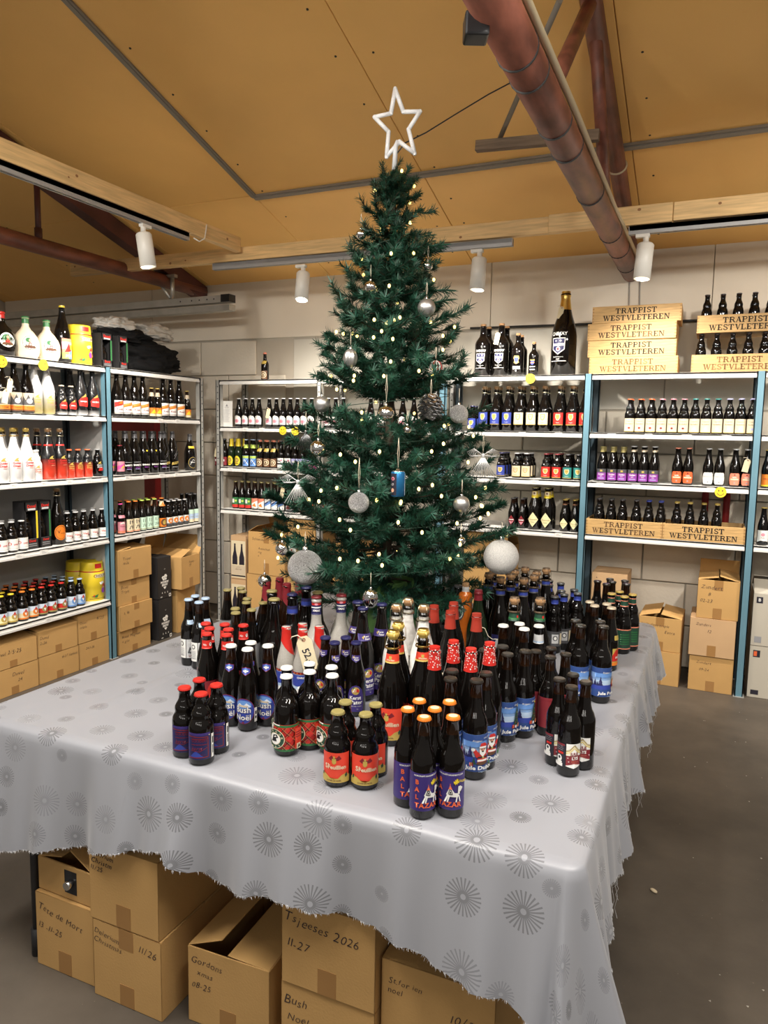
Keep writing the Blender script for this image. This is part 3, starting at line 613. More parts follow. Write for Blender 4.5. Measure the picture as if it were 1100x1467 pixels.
def make_cap(c, prof, h, n):
    kind = c[0]; rt = prof[-2][0]
    if kind == 'crown':
        b = MB(); R0 = rt*1.22; z0 = h*.99-.0055; N_ = 42 if n > 20 else 20
        o = 0; rows = []
        for rr, z, fl in ((R0*1.03, z0, .045), (R0, z0+.0035, .02), (R0*.93, z0+.0062, 0), (R0*(.66 if len(c) > 2 else .80), z0+.0069, 0)):
            rows.append([(rr*(1+fl*(1 if i % 2 else -1))*cos(2*pi*i/N_), rr*(1+fl*(1 if i % 2 else -1))*sin(2*pi*i/N_), z) for i in range(N_)])
        for k in range(3):
            b.add(rows[k]+rows[k+1], [(i, (i+1) % N_, N_+(i+1) % N_, N_+i) for i in range(N_)], 0, True)
        b.add(rows[3], [range(N_)], 1 if len(c) > 2 else 0)
        ms = [mat('cap_'+c[1], PAL[c[1]], .3, coat=.3)]
        if len(c) > 2: ms.append(mat('cap_'+c[2], PAL[c[2]], .3, coat=.3))
        return [('crown_cap', b.mesh('crown_cap', ms))]
    if kind == 'cork':
        z0 = h*.955; b = MB(); R_ = rt*1.05
        b.lathe([(R_*.8, z0), (R_*.9, z0+.010), (R_*1.15, z0+.014), (R_*1.2, z0+.022), (R_*1.0, z0+.027), (0, z0+.029)], 16)
        w = MB(); wm = {'gold': M_GOLD, 'wire': M_WIRE, 'dark': mat('cage_dull', (.16, .11, .07), .45, metal=.5)}[c[1]]
        for k in range(4 if n > 12 else 0):
            a = k*pi/2+.5; w.tube([(R_*1.5*cos(a), R_*1.5*sin(a), z0-.022), (R_*1.45*cos(a), R_*1.45*sin(a), z0+.012), (R_*.95*cos(a), R_*.95*sin(a), z0+.030)], .0009, 5)
        w.lathe([(R_*1.42, z0-.021), (R_*1.50, z0-.018), (R_*1.42, z0-.015)], 14)
        w.lathe([(R_*1.02, z0+.026), (R_*1.0, z0+.031), (0, z0+.032)], 16)
        return [('cork', b.mesh('cork', mat('cap_gold', PAL['gold'], .3) if c[1] == 'gold' else M_CORK)), ('wire_cage', w.mesh('wire_cage', wm))]
    if kind == 'stopper':
        z0 = h*.97; b = MB(); b.lathe([(rt, z0-.002), (rt*1.05, z0+.006), (rt*1.0, z0+.014), (0, z0+.016)], 14); return [('cork', b.mesh('cork', M_CORK))]
    if kind == 'swing':
        z0 = h*.97; b = MB(); b.lathe([(rt*1.1, z0-.004), (rt*1.2, z0+.004), (rt*.9, z0+.012), (0, z0+.013)], 14)
        w = MB()
        for sx in (-1, 1): w.tube([(sx*rt*1.25, 0, z0-.02), (sx*rt*1.35, 0, z0+.004), (sx*rt*.3, 0, z0+.014)], .0012, 5)
        return [('swing_stopper', b.mesh('swing_stopper', P(c[1]))), ('wire_bail', w.mesh('wire_bail', M_WIRE))]
    if kind == 'foil':                      # sleeve over the neck; slant tilts its lower edge
        zf = c[2]*h; sl = c[3] if len(c) > 3 else 0; b = MB(); N_ = 28 if n > 20 else 16
        zs = [zf+(h*.985-zf)*k/9 for k in range(10)]
        for k, z in enumerate(zs):
            for i in range(N_):
                a = 2*pi*i/N_; zz = z-sl*h*cos(a)*(1-k/9); rr = rad_at(prof, min(zz, prof[-2][1]-.0002))+.0008+(.0006*sin(i*3.1) if len(c) > 4 else 0)
                b.v.append((rr*cos(a), rr*sin(a), zz))
        for k in range(9):
            for i in range(N_):
                j = (i+1) % N_; b.f.append([k*N_+i, k*N_+j, (k+1)*N_+j, (k+1)*N_+i]); b.m.append(0); b.s.append(True)
        b.add([b.v[9*N_+i] for i in range(N_)]+[(0, 0, h*.985+.001)], [(i, (i+1) % N_, N_) for i in range(N_)], 0, True)
        ms = [M_GOLD if c[1] == 'goldfoil' else mat('foil_'+c[1], PAL[c[1]], .34, coat=.2)]
        out = [('neck_foil', b.mesh('neck_foil', ms))]
        if len(c) > 4:                       # dots printed on the foil
            d = MB(); r = random.Random(4)
            used = []
            for k in range(170):
                a = r.random()*2*pi; z = zf+.006+(h*.965-zf-.006)*r.random(); s = .0013+.0010*r.random(); rr = rad_at(prof, z)+.0021
                if any(hypot((((a-a2+pi) % (2*pi))-pi)*rr, z-z2) < s+s2+.0009 for a2, z2, s2 in used): continue
                used.append((a, z, s))
                d.add([(rr*cos(a+s/rr*cos(t*pi/3)), rr*sin(a+s/rr*cos(t*pi/3)), z+s*1.2*sin(t*pi/3)) for t in range(6)], [range(6)])
            out.append(('foil_dots', d.mesh('foil_dots', P('white'))))
        return out
    return []
TYPES = {}
KS = dict(bush=(1.12, 1.28), kp33=(1, 1.13), rneck=(1, 1.1), balt=(1, 1.2), santa=(1, 1.27), jtree=(1, 1.27), jsled=(1, 1.27), stub=(1, 1.14), tart=(1, 1.1), sf33=(1.05, 1.25), maroon=(1, 1.25), green4=(1, 1.1), magnum=(1, 1), black75=(1, 1), black33=(1, 1), wmred=(1, 1.05), wmbig=(1, 1), wmsml=(1, 1), gourdk=(1, 1), gourdc=(1, 1), frost=(1, 1), gdwht=(1, 1), gdred=(1, 1), vedt=(1, 1), tallk=(1, 1), ban75=(1, 1), ban75y=(1, 1), blkgo=(1, 1), single=(1, 1))
def BT(key, pf, h, r, cap, labels=(), glass=None, neck=.80, n=14, neckm=None, desc='dark bottle', group=None, fade=None):
    kx, ky = KS.get(key, (1.24, 1.12) if n <= 18 else (1, 1))
    def sc(l):
        if l[1] > h*.5 or l[0] == 'neck_label' or (kx, ky) == (1, 1): return l
        f = lambda pts: [(x*kx, y*ky) for x, y in pts]; g = min(kx, ky)
        sh = [('p', a[1], f(a[2])) if a[0] == 'p' else ('l', a[1], f(a[2]), a[3]*g) if a[0] == 'l' else ('t', a[1], a[2], a[3]*kx, a[4]*ky, a[5]*sqrt(kx*ky), *a[6:]) for a in l[4]]
        return (l[0], l[1], f(l[2]) if l[2] else None, l[3], sh, *l[5:])
    labels = [sc(l) for l in labels]
    TYPES[key] = dict(pf=pf, h=h, r=r, cap=cap, labels=labels, glass=glass or M_GLASS, neck=neck, n=n, neckm=neckm or M_NECK, desc=desc, group=group, fade=fade, built=None)
def build(key):
    T = TYPES[key]
    if T['built']: return T['built']
    prof = T['pf'](T['h'], T['r']); b = MB(); nz = T['neck']*T['h'] if T['neck'] else 9
    b.lathe(prof, T['n'], mf=lambda k: 1 if prof[k][1] >= nz else 0)
    gl = b.mesh('beer_bottle', [T['glass'], T['neckm']])
    parts = []
    for lb in T['labels']:
        name, z0, base, bc, shapes = lb[:5]; a0 = lb[5] if len(lb) > 5 else 0
        def fn(u, v, o, z0=z0, a0=a0):
            z = z0+v; rr = rad_at(prof, z)+o; R = max(rad_at(prof, z0+.02 if z0 < T['h']*.5 else z), .008); a = u/R+a0
            return (rr*sin(a), -rr*cos(a), z)
        hi = T['n'] > 20
        tall = z0 > T['h']*.5
        parts.append((name, print_mesh(name, base, bc, shapes, fn, (5 if hi else 8, 6 if tall else 0))))
    parts += make_cap(T['cap'], prof, T['h'], T['n']) if T['cap'] else []
    T['built'] = (gl, parts); return T['built']
def bottle(key, x, y, z, rz, label, group=None, cat='bottle', name='beer_bottle'):
    gl, parts = build(key)
    o = link(name, gl, None, (x, y, z), rz); tag(o, label, cat, group)
    for nm, me in parts: link(nm, me, o)
    return o
# ---- label designs (millimetres; u to the right, v up from the label's foot)
L_ = 'label'; NL = 'neck_label'
def lb(z0, w, h, col, shapes=(), a0=0, name=L_): return (name, z0, rect(-w/2, 0, w/2, h), col, list(shapes), a0)
def ov(z0, rx, ry, col, shapes=(), a0=0, name=L_): return (name, z0, oval(0, ry, rx, ry), col, list(shapes), a0)
def p(c, *pts): return ('p', c, list(pts))
def q(c, x0, y0, x1, y1): return ('p', c, rect(x0, y0, x1, y1))
def o_(c, cx, cy, rx, ry=None, n=18): return ('p', c, oval(cx, cy, rx, ry or rx, n))
def t(c, s, cx, cy, size, *a): return ('t', c, s, cx, cy, size, *a)
def ln(c, w, *pts): return ('l', c, list(pts), w)
# --- table types
BT('balt', P_long, .240, .0305, ('crown', 'orange', 'cream'), n=30, desc='brown longneck with orange cap and dark blue camel label', labels=[
    lb(.022, 150, 76, 'purple', [t('white', 'NORCRAFT HANDBRYGGERI', 4, 71, 4.6, 0, .12), q('white', 74, 0, 75, 76)] +
       [t('coral', c, -20.5, y, 14, 0, .5) for c, y in (('B', 58), ('A', 43), ('L', 28))] + [t('coral', c, x, 11.5, 15, 0, .55) for c, x in (('T', -20), ('A', -9), ('Z', 2.5), ('A', 14), ('R', 25))] +
       [('p', 'yellow', star(18, 58, 7, 9, .42)), t('yellow', 'JULEØL', 35, 57.5, 6.5, 0, .2, -.2),
        p('white', (-4, 33), (2, 45), (8, 44), (14, 36), (22, 35), (25, 30), (21, 27), (8, 28), (0, 29)), p('white', (21, 34), (25.5, 33), (26, 44), (32, 43.5), (32.5, 46), (27, 50), (22, 49)),
        p('white', (-2, 32), (1, 30), (-5, 17.5), (-9, 17.5)), p('white', (1, 31), (4, 29), (0.5, 17.5), (-2.5, 18)), p('white', (18, 30), (21, 30), (19, 17.5), (16, 17.5)), p('white', (22, 31), (24.5, 31), (28, 18), (25, 18)),
        p('black', (0, 34), (3, 44), (7.5, 43), (10, 33)), p('white', (2, 35.5), (4, 42), (6.5, 41), (8, 35)), o_('black', 5, 38, 1.6, 2.2), p('coral', (1, 44), (3, 50), (6, 50), (9, 43.5), (5, 45)), p('coral', (3.4, 50), (4.4, 57), (5.6, 50)), o_('skin', 4.4, 49, 1.4)])])
def snow(extra, word):
    return [q('mist', -72, 44, 72, 74), q('snow', -72, 30, 72, 37), q('lblue', -72, 33, 72, 45), q('night', -72, 64, 72, 78), q('night', 26, 36, 72, 70), q('sky', -40, 52, 26, 64), q('night', -72, 0, 72, 20), q('blue', -72, 20, 72, 32)] + \
        [p('navy', (x-s, 31), (x-s*.5, 31+s), (x-s*.75, 31+s), (x-s*.25, 31+2*s), (x, 31+3.1*s), (x+s*.25, 31+2*s), (x+s*.75, 31+s), (x+s*.5, 31+s), (x+s, 31)) for x, s in ((-21, 8), (-38, 6), (-52, 7), (-30, 4), (45, 7), (58, 8))] + \
        [t('white', 'Bryggeri', -4, 66, 6, .3), t('white', 'Ulvastad', 22, 72, 5, .2, 0, .15), q('lblue', -75, 0, -67, 78)] + extra + [t('white', word, 6, 10.5, 13, .05, .45), t('lblue', 'brygget til jul', 10, 3, 3.6)]
santa = [o_('brown', 10, 19, 15, 4), p('red', (-14, 46), (-9, 51), (-2, 43), (2, 30), (-6, 32)), o_('white', -13, 48, 4.5, 3.6), p('red', (-3, 22), (-2, 42), (20, 44), (24, 22)), q('white', -3, 23, 24, 27), q('black', -2, 30, 23, 33.5), q('gold', 8, 29.6, 13, 34),
         p('red', (20, 42), (28, 52), (33, 48), (25, 34)), o_('white', 29, 50, 4, 4), o_('skin', 9, 49, 7.5, 7), p('white', (1, 50), (2, 40), (9, 33), (17, 40), (17.5, 50), (12, 46), (6, 46)), o_('black', 9, 45, 3, 1.8), p('red', (1, 54), (4, 62), (14, 63), (19, 58), (17, 53)), q('white', .5, 52, 17.5, 55.5),
         o_('navy', 6, 50, 1.1), o_('navy', 12, 50, 1.1), o_('skin', 9, 48, 1.8), p('dkgreen', (-16, 18), (-6, 18), (-11, 34)), q('maroon', -20, 14, -12, 22), q('gold', -17, 14, -15.5, 22), q('green', 24, 16, 31, 24)]
xtree = [p('dkgreen', (10, 24), (36, 24), (31, 33), (34, 33), (29, 43), (31, 43), (26, 54), (27.5, 54), (23, 68), (18, 54), (20, 54), (15, 43), (17, 43), (12, 33), (14, 33)), ('p', 'yellow', star(23, 69, 3.5))] + \
        [o_(c, x, y, 1.3, n=8) for c, x, y in (('red', 18, 30), ('gold', 25, 34), ('red', 21, 41), ('gold', 28, 29), ('red', 25, 48), ('gold', 21, 54))] + [q('red', 6, 18, 13, 26), q('gold', 9, 18, 10.4, 26), q('lgrey', 15, 18, 21, 24), q('orange', 24, 18, 32, 27), q('white', 27.4, 18, 28.6, 27), q('violet', 34, 18, 40, 24)]
sled = [p('red', (16, 26), (40, 26), (44, 34), (20, 38)), o_('gold', 22, 42, 5, 7), o_('red', 31, 45, 5.5, 8), o_('white', 31, 51, 4, 4), p('orange', (14, 34), (22, 48), (26, 40)), ln('gold', 1.5, (12, 24), (44, 24), (47, 29)), o_('skin', 38, 42, 3, 4), o_('brown', 20, 30, 4, 3)]
BT('santa', P_long, .262, .0325, ('crown', 'soot'), n=30, desc='tall brown longneck with snowy santa label', labels=[lb(.024, 150, 78, 'mist', snow(santa, 'Jule Dubbel'))])
BT('jtree', P_long, .262, .0325, ('crown', 'soot'), n=30, desc='tall brown longneck with snowy fir tree label', labels=[lb(.024, 150, 78, 'mist', snow(xtree, 'Jule Pale'), .25)])
BT('jsled', P_long, .262, .0325, ('crown', 'soot'), n=30, desc='tall brown longneck with snowy sleigh label', labels=[lb(.024, 150, 78, 'mist', snow(sled, 'Jule Porter'), .25)])
BT('jlys', P_long, .240, .0305, ('crown', 'soot'), n=30, desc='brown longneck with white and maroon festoon label', labels=[
    ('label', .024, [(-21, 6), (0, 0), (21, 6), (21, 67), (-21, 67)], 'white', [p('maroon', (-21, 8), (0, 13), (21, 8), (21, 35), (-21, 35)), ln('gold', 2.2, (-21, 46), (-12, 49), (-6, 56), (0, 62), (6, 56), (12, 49), (21, 46)), ln('yellow', 1.8, (-21, 41), (-11, 45), (-5, 51), (0, 56), (5, 51), (11, 45), (21, 41)), ln('olive', .8, (-21, 48.5), (-12, 52), (0, 65), (12, 52), (21, 48.5)),
        t('maroon', 'JULE', 0, 40, 11, 0, .35), t('white', 'LYS', 2, 28, 11, 0, .5), t('salmon', 'SPESIALØL', 2, 19.5, 4.2), t('salmon', 'Øl til advent', 2, 15, 3.2), t('grey', '4,7 %', 0, 5, 3)] + [q('paleyellow', x, 36, x+1, 47) for x in (-19, -15, -11)] + [('p', 'white', star(x, y, 2, 5)) for x, y in ((-16, 30), (-14, 20), (17, 22))] + [o_('navy', 1, 64, 1.4, 1.0, 8)], 0),
    ('back_label', .024, rect(-16, 4, 16, 66), 'ink', [t('lgrey', 'Ølet er brygget', 0, 58, 3), t('lgrey', 'på malt og humle', 0, 53, 3), t('lgrey', 'med julekrydder', 0, 48, 3), q('maroon', -14, 60, 14, 65), q('red', -5, 37, 11, 43), o_('white', 0, 25, 7.5, 9), o_('ink', 0, 27, 3.5, 4), q('white', -7, 13, 8, 18), q('white', -16, 4, 10, 13)], -1.28)])
def black_letter(c, s, x, y, size): return t(c, s, x, y, size, 0, .35)
feu = [p('dkred', (-14, 50), (-6, 57), (-2, 52), (6, 52), (12, 57), (18, 50), (10, 46), (-8, 46)), p('gold', (-5, 41), (0, 38), (5, 41), (5, 50), (-5, 50)), o_('gold', 0, 53, 2.5), t('cream', 'S', -20, 33, 15, 0, .5), t('cream', 't', -13.5, 38, 6, 0, .2), t('cream', 'Feuillien', 7, 32, 12.5, .0, .42),
       p('gold', (-40, 0), (40, 0), (40, 14), (28, 19), (18, 16), (10, 9), (0, 6), (-10, 10), (-20, 16), (-30, 18), (-40, 13)), t('brown', 'CUVEE DE NOËL', 0, 4.2, 4.4, 0, .15), p('dkgreen', (28, 10), (33, 14), (31, 22), (26, 16)), p('dkgreen', (-33, 12), (-28, 14), (-27, 21), (-32, 19))]
BT('sf33', P_stein, .190, .0345, ('crown', 'olive'), n=30, desc='stubby brown bottle with red and gold label', neck=.86, labels=[lb(.014, 80, 62, 'bred', feu)])
BT('sf75', P_champ, .315, .0435, ('cork', 'gold'), n=30, desc='large dark bottle with gold cork and red label', neck=None, labels=[lb(.022, 100, 92, 'bred', [(s[0], s[1], [(x*1.3, y*1.42) for x, y in s[2]]) if s[0] == 'p' else (s[0], s[1], s[2], s[3]*1.3, s[4]*1.42, s[5]*1.35, *s[6:]) for s in feu]),
    lb(.240, 60, 26, 'bred', [q('gold', -30, 0, 30, 5), p('gold', (-4, 13), (0, 10), (4, 13), (4, 20), (-4, 20)), t('cream', 'StFeuillien', 0, 9, 6, 0, .2)], 0, NL)])
def kerst(s): return [o_('gold', 0, 60*s, 13*s, 11*s), p('white', (-11*s, 56*s), (-3*s, 68*s), (2*s, 58*s)), p('red', (2*s, 58*s), (4*s, 68*s), (11*s, 62*s), (10*s, 55*s)), p('green', (-10*s, 64*s), (-6*s, 71*s), (-2*s, 68*s)), o_('skin', -1*s, 60*s, 4*s), t('white', 'Kerst', -1*s, 40*s, 15*s, 0, .4*s), t('white', 'Pater', 3*s, 27*s, 16*s, 0, .4*s), t('lgrey', 'SPECIAL DARK', 2*s, 16*s, 5*s), t('lgrey', '9%', 6*s, 8*s, 4.4*s)]
NK = [p('gold', (-12, 16), (-4, 22), (-8, 12)), t('white', 'Kerst', 0, 15, 6.4, 0, .15), t('white', 'Pater', 2, 8.5, 7, 0, .15)]
BT('kp33', P_vichy, .236, .0320, ('crown', 'navy'), n=30, desc='dark bottle with navy cap and purple arched label', labels=[('label', .016, [(-24, 0), (24, 0), (26, 10), (26, 45), (21, 62), (11, 73), (0, 76), (-11, 73), (-21, 62), (-26, 45), (-26, 10)], 'purple', kerst(1)), ('neck_label', .172, [(0, 0), (15, 8), (15, 22), (-15, 22), (-15, 8)], 'purple', NK)])
BT('kp75', P_champ, .315, .0430, ('crown', 'navy'), n=30, neck=None, desc='large dark bottle with navy cap and purple label', labels=[('label', .022, [(-30, 0), (30, 0), (33, 14), (33, 56), (26, 77), (14, 91), (0, 95), (-14, 91), (-26, 77), (-33, 56), (-33, 14)], 'purple', kerst(1.25)), ('neck_label', .205, [(-30, 0), (30, 0), (24, 22), (-30, 24)], 'purple', [p('gold', (-16, 12), (-6, 20), (-11, 6)), t('white', 'Kerst', 0, 14, 8, 0, .2), t('white', 'Pater', 3, 6, 8.5, 0, .2)])])
BT('bush', P_vichy, .248, .0315, ('crown', 'white'), n=30, desc='brown bottle with white cap and round blue label', labels=[('label', .022, oval(0, 31, 31, 31, 30), 'dkred', [o_('blue', 0, 31, 29.5, 29.5, 28), o_('sky', 0, 46, 22, 11), p('snow', (-22, 41), (-10, 50), (0, 44), (9, 51), (22, 41)), p('beige', (-14, 42), (-14, 47), (12, 45), (14, 40)), t('navy', 'Bush', -1, 34, 21, 0, 1.3), t('white', 'Bush', -1, 34, 21, 0, .35), t('navy', 'Noël', -1, 16, 20, 0, 1.3), t('white', 'Noël', -1, 16, 20, 0, .35), p('dkred', (-4, 6), (0, 1), (4, 6))], -.12),
    ('back_label', .026, rect(-5, 0, 5, 34), 'white', [q('black', -3, 8, 3, 14), q('black', -3, 18, 3, 26)], 1.15), ('neck_label', .168, [(0, 0), (14, 8), (14, 21), (0, 25), (-14, 21), (-14, 8)], 'dkred', [p('blue', (0, 1.5), (13, 9), (13, 20), (0, 23.5), (-13, 20), (-13, 9)), q('white', -8, 11, 8, 15), q('white', -3, 9, 3, 19), p('sky', (-9, 17), (9, 17), (0, 22))])])
BT('stub', P_stein, .192, .0345, ('crown', 'red'), n=30, neck=.86, desc='stubby brown bottle with red cap and dark red framed label', labels=[lb(.018, 66, 64, 'purple', [q('navy', -30, 0, 31, 58), p('blue', (-26, 4), (-6, 22), (16, 4)), ln('maroon', 2.4, (-30, 56), (26, 54), (27, 6), (-29, 4)), t('dkred', 'GOUDEN', 2, 45, 9), t('maroon', 'kerst', -4, 27, 13, .3), ln('maroon', 1.5, (-20, 22), (4, 20), (24, 29)), q('dkred', -18, 49, 24, 51), q('dkred', -18, 36, 24, 37.5), t('dkred', '10% vol', 12, 12, 4), o_('cream', 29, 59, 1.6, n=8)]), ('back_label', .018, rect(-5, 0, 5, 58), 'white', [q('black', -3, 34, 3, 50), q('black', -2, 10, 2, 30)], 1.25)])
tart = [q('green', -62, 62, 62, 68), q('green', -62, 0, 62, 6), q('white', -40, 66, -6, 69)] + [ln('black', 1.5, (x, 6), (x+56, 62)) for x in range(-90, 40, 22)] + [ln('olive', .9, (x+4, 6), (x+60, 62)) for x in range(-90, 40, 22)] + [ln('black', 1.5, (x+56, 6), (x, 62)) for x in range(-90, 40, 22)] + [ln('olive', .9, (x+60, 6), (x+4, 62)) for x in range(-90, 40, 22)] + \
    [p('red', (12, 34), (21, 25), (30, 34), (21, 43)), q('bred', 34, 6, 60, 60), q('dkred', 36, 48, 56, 50), q('dkred', 36, 42, 56, 44), q('dkred', 36, 36, 56, 38), o_('cream', -16, 34, 25, 25, 28), o_('dkgreen', -16, 34, 23.5, 23.5, 28), o_('cream', -16, 34, 15.5, 15.5, 24), o_('white', -16, 34, 14, 14, 24), p('black', (-26, 26), (-20, 44), (-10, 46), (-6, 38), (-12, 36), (-10, 28)), p('white', (-19, 38), (-14, 43), (-10, 40))] + \
    [t('cream', c, -16+19.5*cos(a), 34+19.5*sin(a), 6, 0, .15, a-pi/2) for c, a in zip('GORDON', [pi*.92-k*pi*.168 for k in range(6)])] + [t('cream', c, -16+19.5*cos(a), 34+19.5*sin(a), 6, 0, .15, a+pi/2) for c, a in zip('XMAS', [pi*1.26+k*pi*.16 for k in range(4)])] + [q('cream', 36, 8, 47, 22), p('black', (38, 10), (42, 20), (46, 12))]
BT('tart', P_ale, .222, .0350, ('crown', 'white'), n=30, neck=None, desc='broad shouldered dark bottle with white cap and tartan label', labels=[lb(.014, 120, 69, 'red', tart, -.1)])
BT('wht', P_long, .255, .0300, ('crown', 'lblue'), n=26, desc='dark longneck with pale blue cap and white label', labels=[lb(.030, 42, 72, 'lgrey', [t('white', 'LOUVE', 0, 60, 8, 0, .3), p('dgrey', (-16, 20), (-8, 44), (2, 30), (10, 50), (17, 22), (4, 14)), p('white', (-8, 26), (0, 36), (6, 24)), p('green', (2, 36), (8, 44), (11, 36)), t('maroon', 'LOU', 0, 9, 12, 0, .4)], .35), lb(.030, 34, 72, 'white', [o_('black', 0, 55, 9, 9), o_('white', 0, 55, 6, 6), q('black', -12, 10, 12, 11.5)] + [q('lgrey', -12, 14+k*4, 12, 16+k*4) for k in range(7)], -1.0, 'back_label'), ('neck_label', .158, [(-13, 2), (0, 0), (13, 2), (12, 16), (-12, 16)], 'lblue', [], .3)])
BT('gcap', P_vichy, .248, .0310, ('crown', 'olive'), n=26, desc='brown bottle with dull gold cap and slate grey label', labels=[lb(.030, 120, 95, 'dgrey', [q('grey', -60, 0, 60, 92), q('lgrey', 8, 10, 10, 80)])])
BT('rneck', P_vichy, .248, .0315, ('crown', 'red'), n=26, desc='dark bottle with red cap and red neck label', labels=[lb(.020, 90, 70, 'dkred', [p('red', (-14, 20), (0, 58), (14, 20)), t('white', 'NOËL', 0, 10, 9)]), ('neck_label', .198, rect(-24, 0, 24, 27), 'red', [t('white', 'No', -9, 13, 9, 0, .2), o_('white', 9, 14, 4.4, 6), o_('black', 9, 15, 1.6, 2.2)])])
BT('delx', P_vichy, .250, .0320, ('foil', 'red', .70, .10), n=28, glass=M_GREYG, neck=None, desc='grey stoneware bottle with slanted red neck foil', labels=[lb(.022, 120, 88, 'lblue', [q('white', -60, 0, 60, 30), q('blue', -60, 40, 60, 78), q('dkred', -60, 80, 60, 88)] + [o_('orange', -42+k*12, 84, 2, n=8) for k in range(8)] + [p('red', (-16, 8), (-10, 36), (-2, 38), (0, 8)), o_('white', -8, 36, 7, 7), p('snow', (4, 30), (18, 60), (30, 30)), t('white', 'CHRISTMAS', 6, 70, 9, 0, .3), o_('pink', 14, 18, 8, 6)])])
BT('stone', P_stone, .315, .0440, ('crown', 'dkred'), n=28, glass=M_GREYG, neck=None, desc='big grey stoneware bottle with banded blue neck', labels=[lb(.03, 100, 70, 'lblue', [q('blue', -50, 40, 50, 66), t('white', 'CHRISTMAS', 0, 54, 11, 0, .3)]), ('neck_label', .248, rect(-48, 0, 48, 46), 'navy', [q('red', -48, 34, 48, 46), q('white', -48, 24, 48, 28), t('white', 'XMAS', 0, 15, 10, 0, .3), o_('pink', 0, 38, 6, 4)])])
BT('bigdark', P_stone, .310, .0470, ('crown', 'olive'), n=26, neck=None, desc='big black bottle with a round belly', labels=[lb(.02, 46, 96, 'white', [t('black', 'NOEL', 0, 78, 14, .1, .4), p('dkred', (-18, 20), (0, 66), (18, 20)), q('black', -20, 6, 20, 12)], .9)])
BT('bigdarkb', P_stone, .310, .0470, ('crown', 'navy'), n=26, neck=None, desc='big black bottle with blue neck band', labels=[('neck_label', .235, rect(-46, 0, 46, 30), 'navy', [q('blue', -46, 4, 46, 18)])])
BT('redfoil', P_champ, .315, .0420, ('foil', 'dkred', .72, .08), n=26, glass=M_NECK, neck=None, desc='tall amber bottle with dark red slanted foil', labels=[lb(.03, 110, 120, 'lblue', [q('snow', -55, 0, 55, 60), q('sky', -55, 90, 55, 118), p('dgrey', (-20, 30), (0, 80), (20, 30))])])
BT('paper', P_champ, .315, .0440, ('cork', 'wire'), n=28, glass=mat('wrapping_paper', (.74, .72, .68), .8, bump=.6, bscale=60), neck=.90, neckm=M_GLASS, desc='bottle wrapped in white paper with wired cork', labels=[lb(.02, 120, 150, 'white', [q('lblue', -60, 0, 60, 55), p('mist', (-50, 0), (-24, 60), (4, 10), (22, 70), (60, 0)), p('brown', (6, 60), (12, 96), (4, 118), (-6, 130), (10, 122), (20, 104), (18, 62)), p('dkred', (-30, 70), (-20, 110), (-12, 74)), t('sky', 'T', 26, 30, 26, 0, .6), o_('brown', -4, 100, 7, 9)])])
BT('orfoil', P_champ, .315, .0430, ('foil', 'brick', .80), n=26, neck=None, desc='large dark bottle with orange red neck foil', labels=[lb(.03, 80, 80, 'cream', [t('dkred', 'ABBAYE', 0, 55, 12, 0, .3), q('bred', -40, 0, 40, 20)])])
BT('dots', P_champ, .310, .0410, ('foil', 'red', .78, 0, 1), n=26, neck=None, desc='dark bottle with white dotted red foil', labels=[lb(.025, 64, 88, 'maroon', [q('white', -32, 84, 32, 86), t('white', 'G', -8, 70, 16, 0, .3), t('white', 'OUDEN', 12, 70, 9), p('white', (-20, 30), (-8, 56), (4, 30)), p('pink', (-16, 32), (-8, 50), (0, 32))], .1)])
BT('maroon', P_long, .240, .0310, ('crown', 'soot'), n=28, desc='brown longneck with plain maroon label', labels=[lb(.026, 150, 74, 'maroon', [q('dkred', -75, 66, 75, 68), t('white', 'Santa', 20, 54, 11, .35), q('white', 10, 44, 30, 45)])])
BT('cork75', P_champ, .318, .0430, ('cork', 'dark'), n=24, neck=None, desc='tall black bottle with wired cork and blue neck band', labels=[('neck_label', .262, rect(-44, 0, 44, 24), 'dgrey', [q('blue', -44, 5, 44, 17)]), lb(.03, 60, 80, 'navy', [o_('lgrey', 0, 44, 16, 20), q('gold', -30, 4, 30, 10)])])
BT('silv', P_stein, .236, .0330, ('crown', 'dgrey'), n=24, neck=None, desc='dark bottle with dull cap and blue neck band', labels=[('neck_label', .203, rect(-40, 0, 40, 20), 'blue', [q('navy', -40, 14, 40, 20)]), lb(.03, 76, 62, 'dgrey', [q('lgrey', -12, 12, 16, 50), o_('dgrey', 2, 34, 10, 11), o_('white', 2, 34, 6, 7), q('cream', 22, 8, 34, 54)])])
BT('grn75', P_champ, .315, .0430, ('cork', 'dark'), n=24, neck=None, desc='tall black bottle with cork and dark green neck band', labels=[('neck_label', .250, rect(-44, 0, 44, 34), 'dkgreen', [q('green', -44, 6, 44, 12), o_('red', 12, 16, 4, 5)])])
BT('wcap', P_long, .262, .0320, ('crown', 'white'), n=24, desc='dark longneck with white cap', labels=[lb(.025, 70, 70, 'dgrey', [t('white', 'STOUT', 0, 40, 12)])])
BT('wcapn', P_long, .262, .0320, ('crown', 'white'), n=24, neck=None, desc='dark longneck with white cap and white neck label', labels=[('neck_label', .200, rect(-40, 0, 40, 30), 'lgrey', [q('lblue', -40, 3, 40, 8)])])
BT('tall', P_long, .255, .0310, ('crown', 'soot'), n=24, desc='plain brown longneck with dark cap', labels=[lb(.03, 90, 70, 'lblue', [q('snow', -45, 0, 45, 34)])])
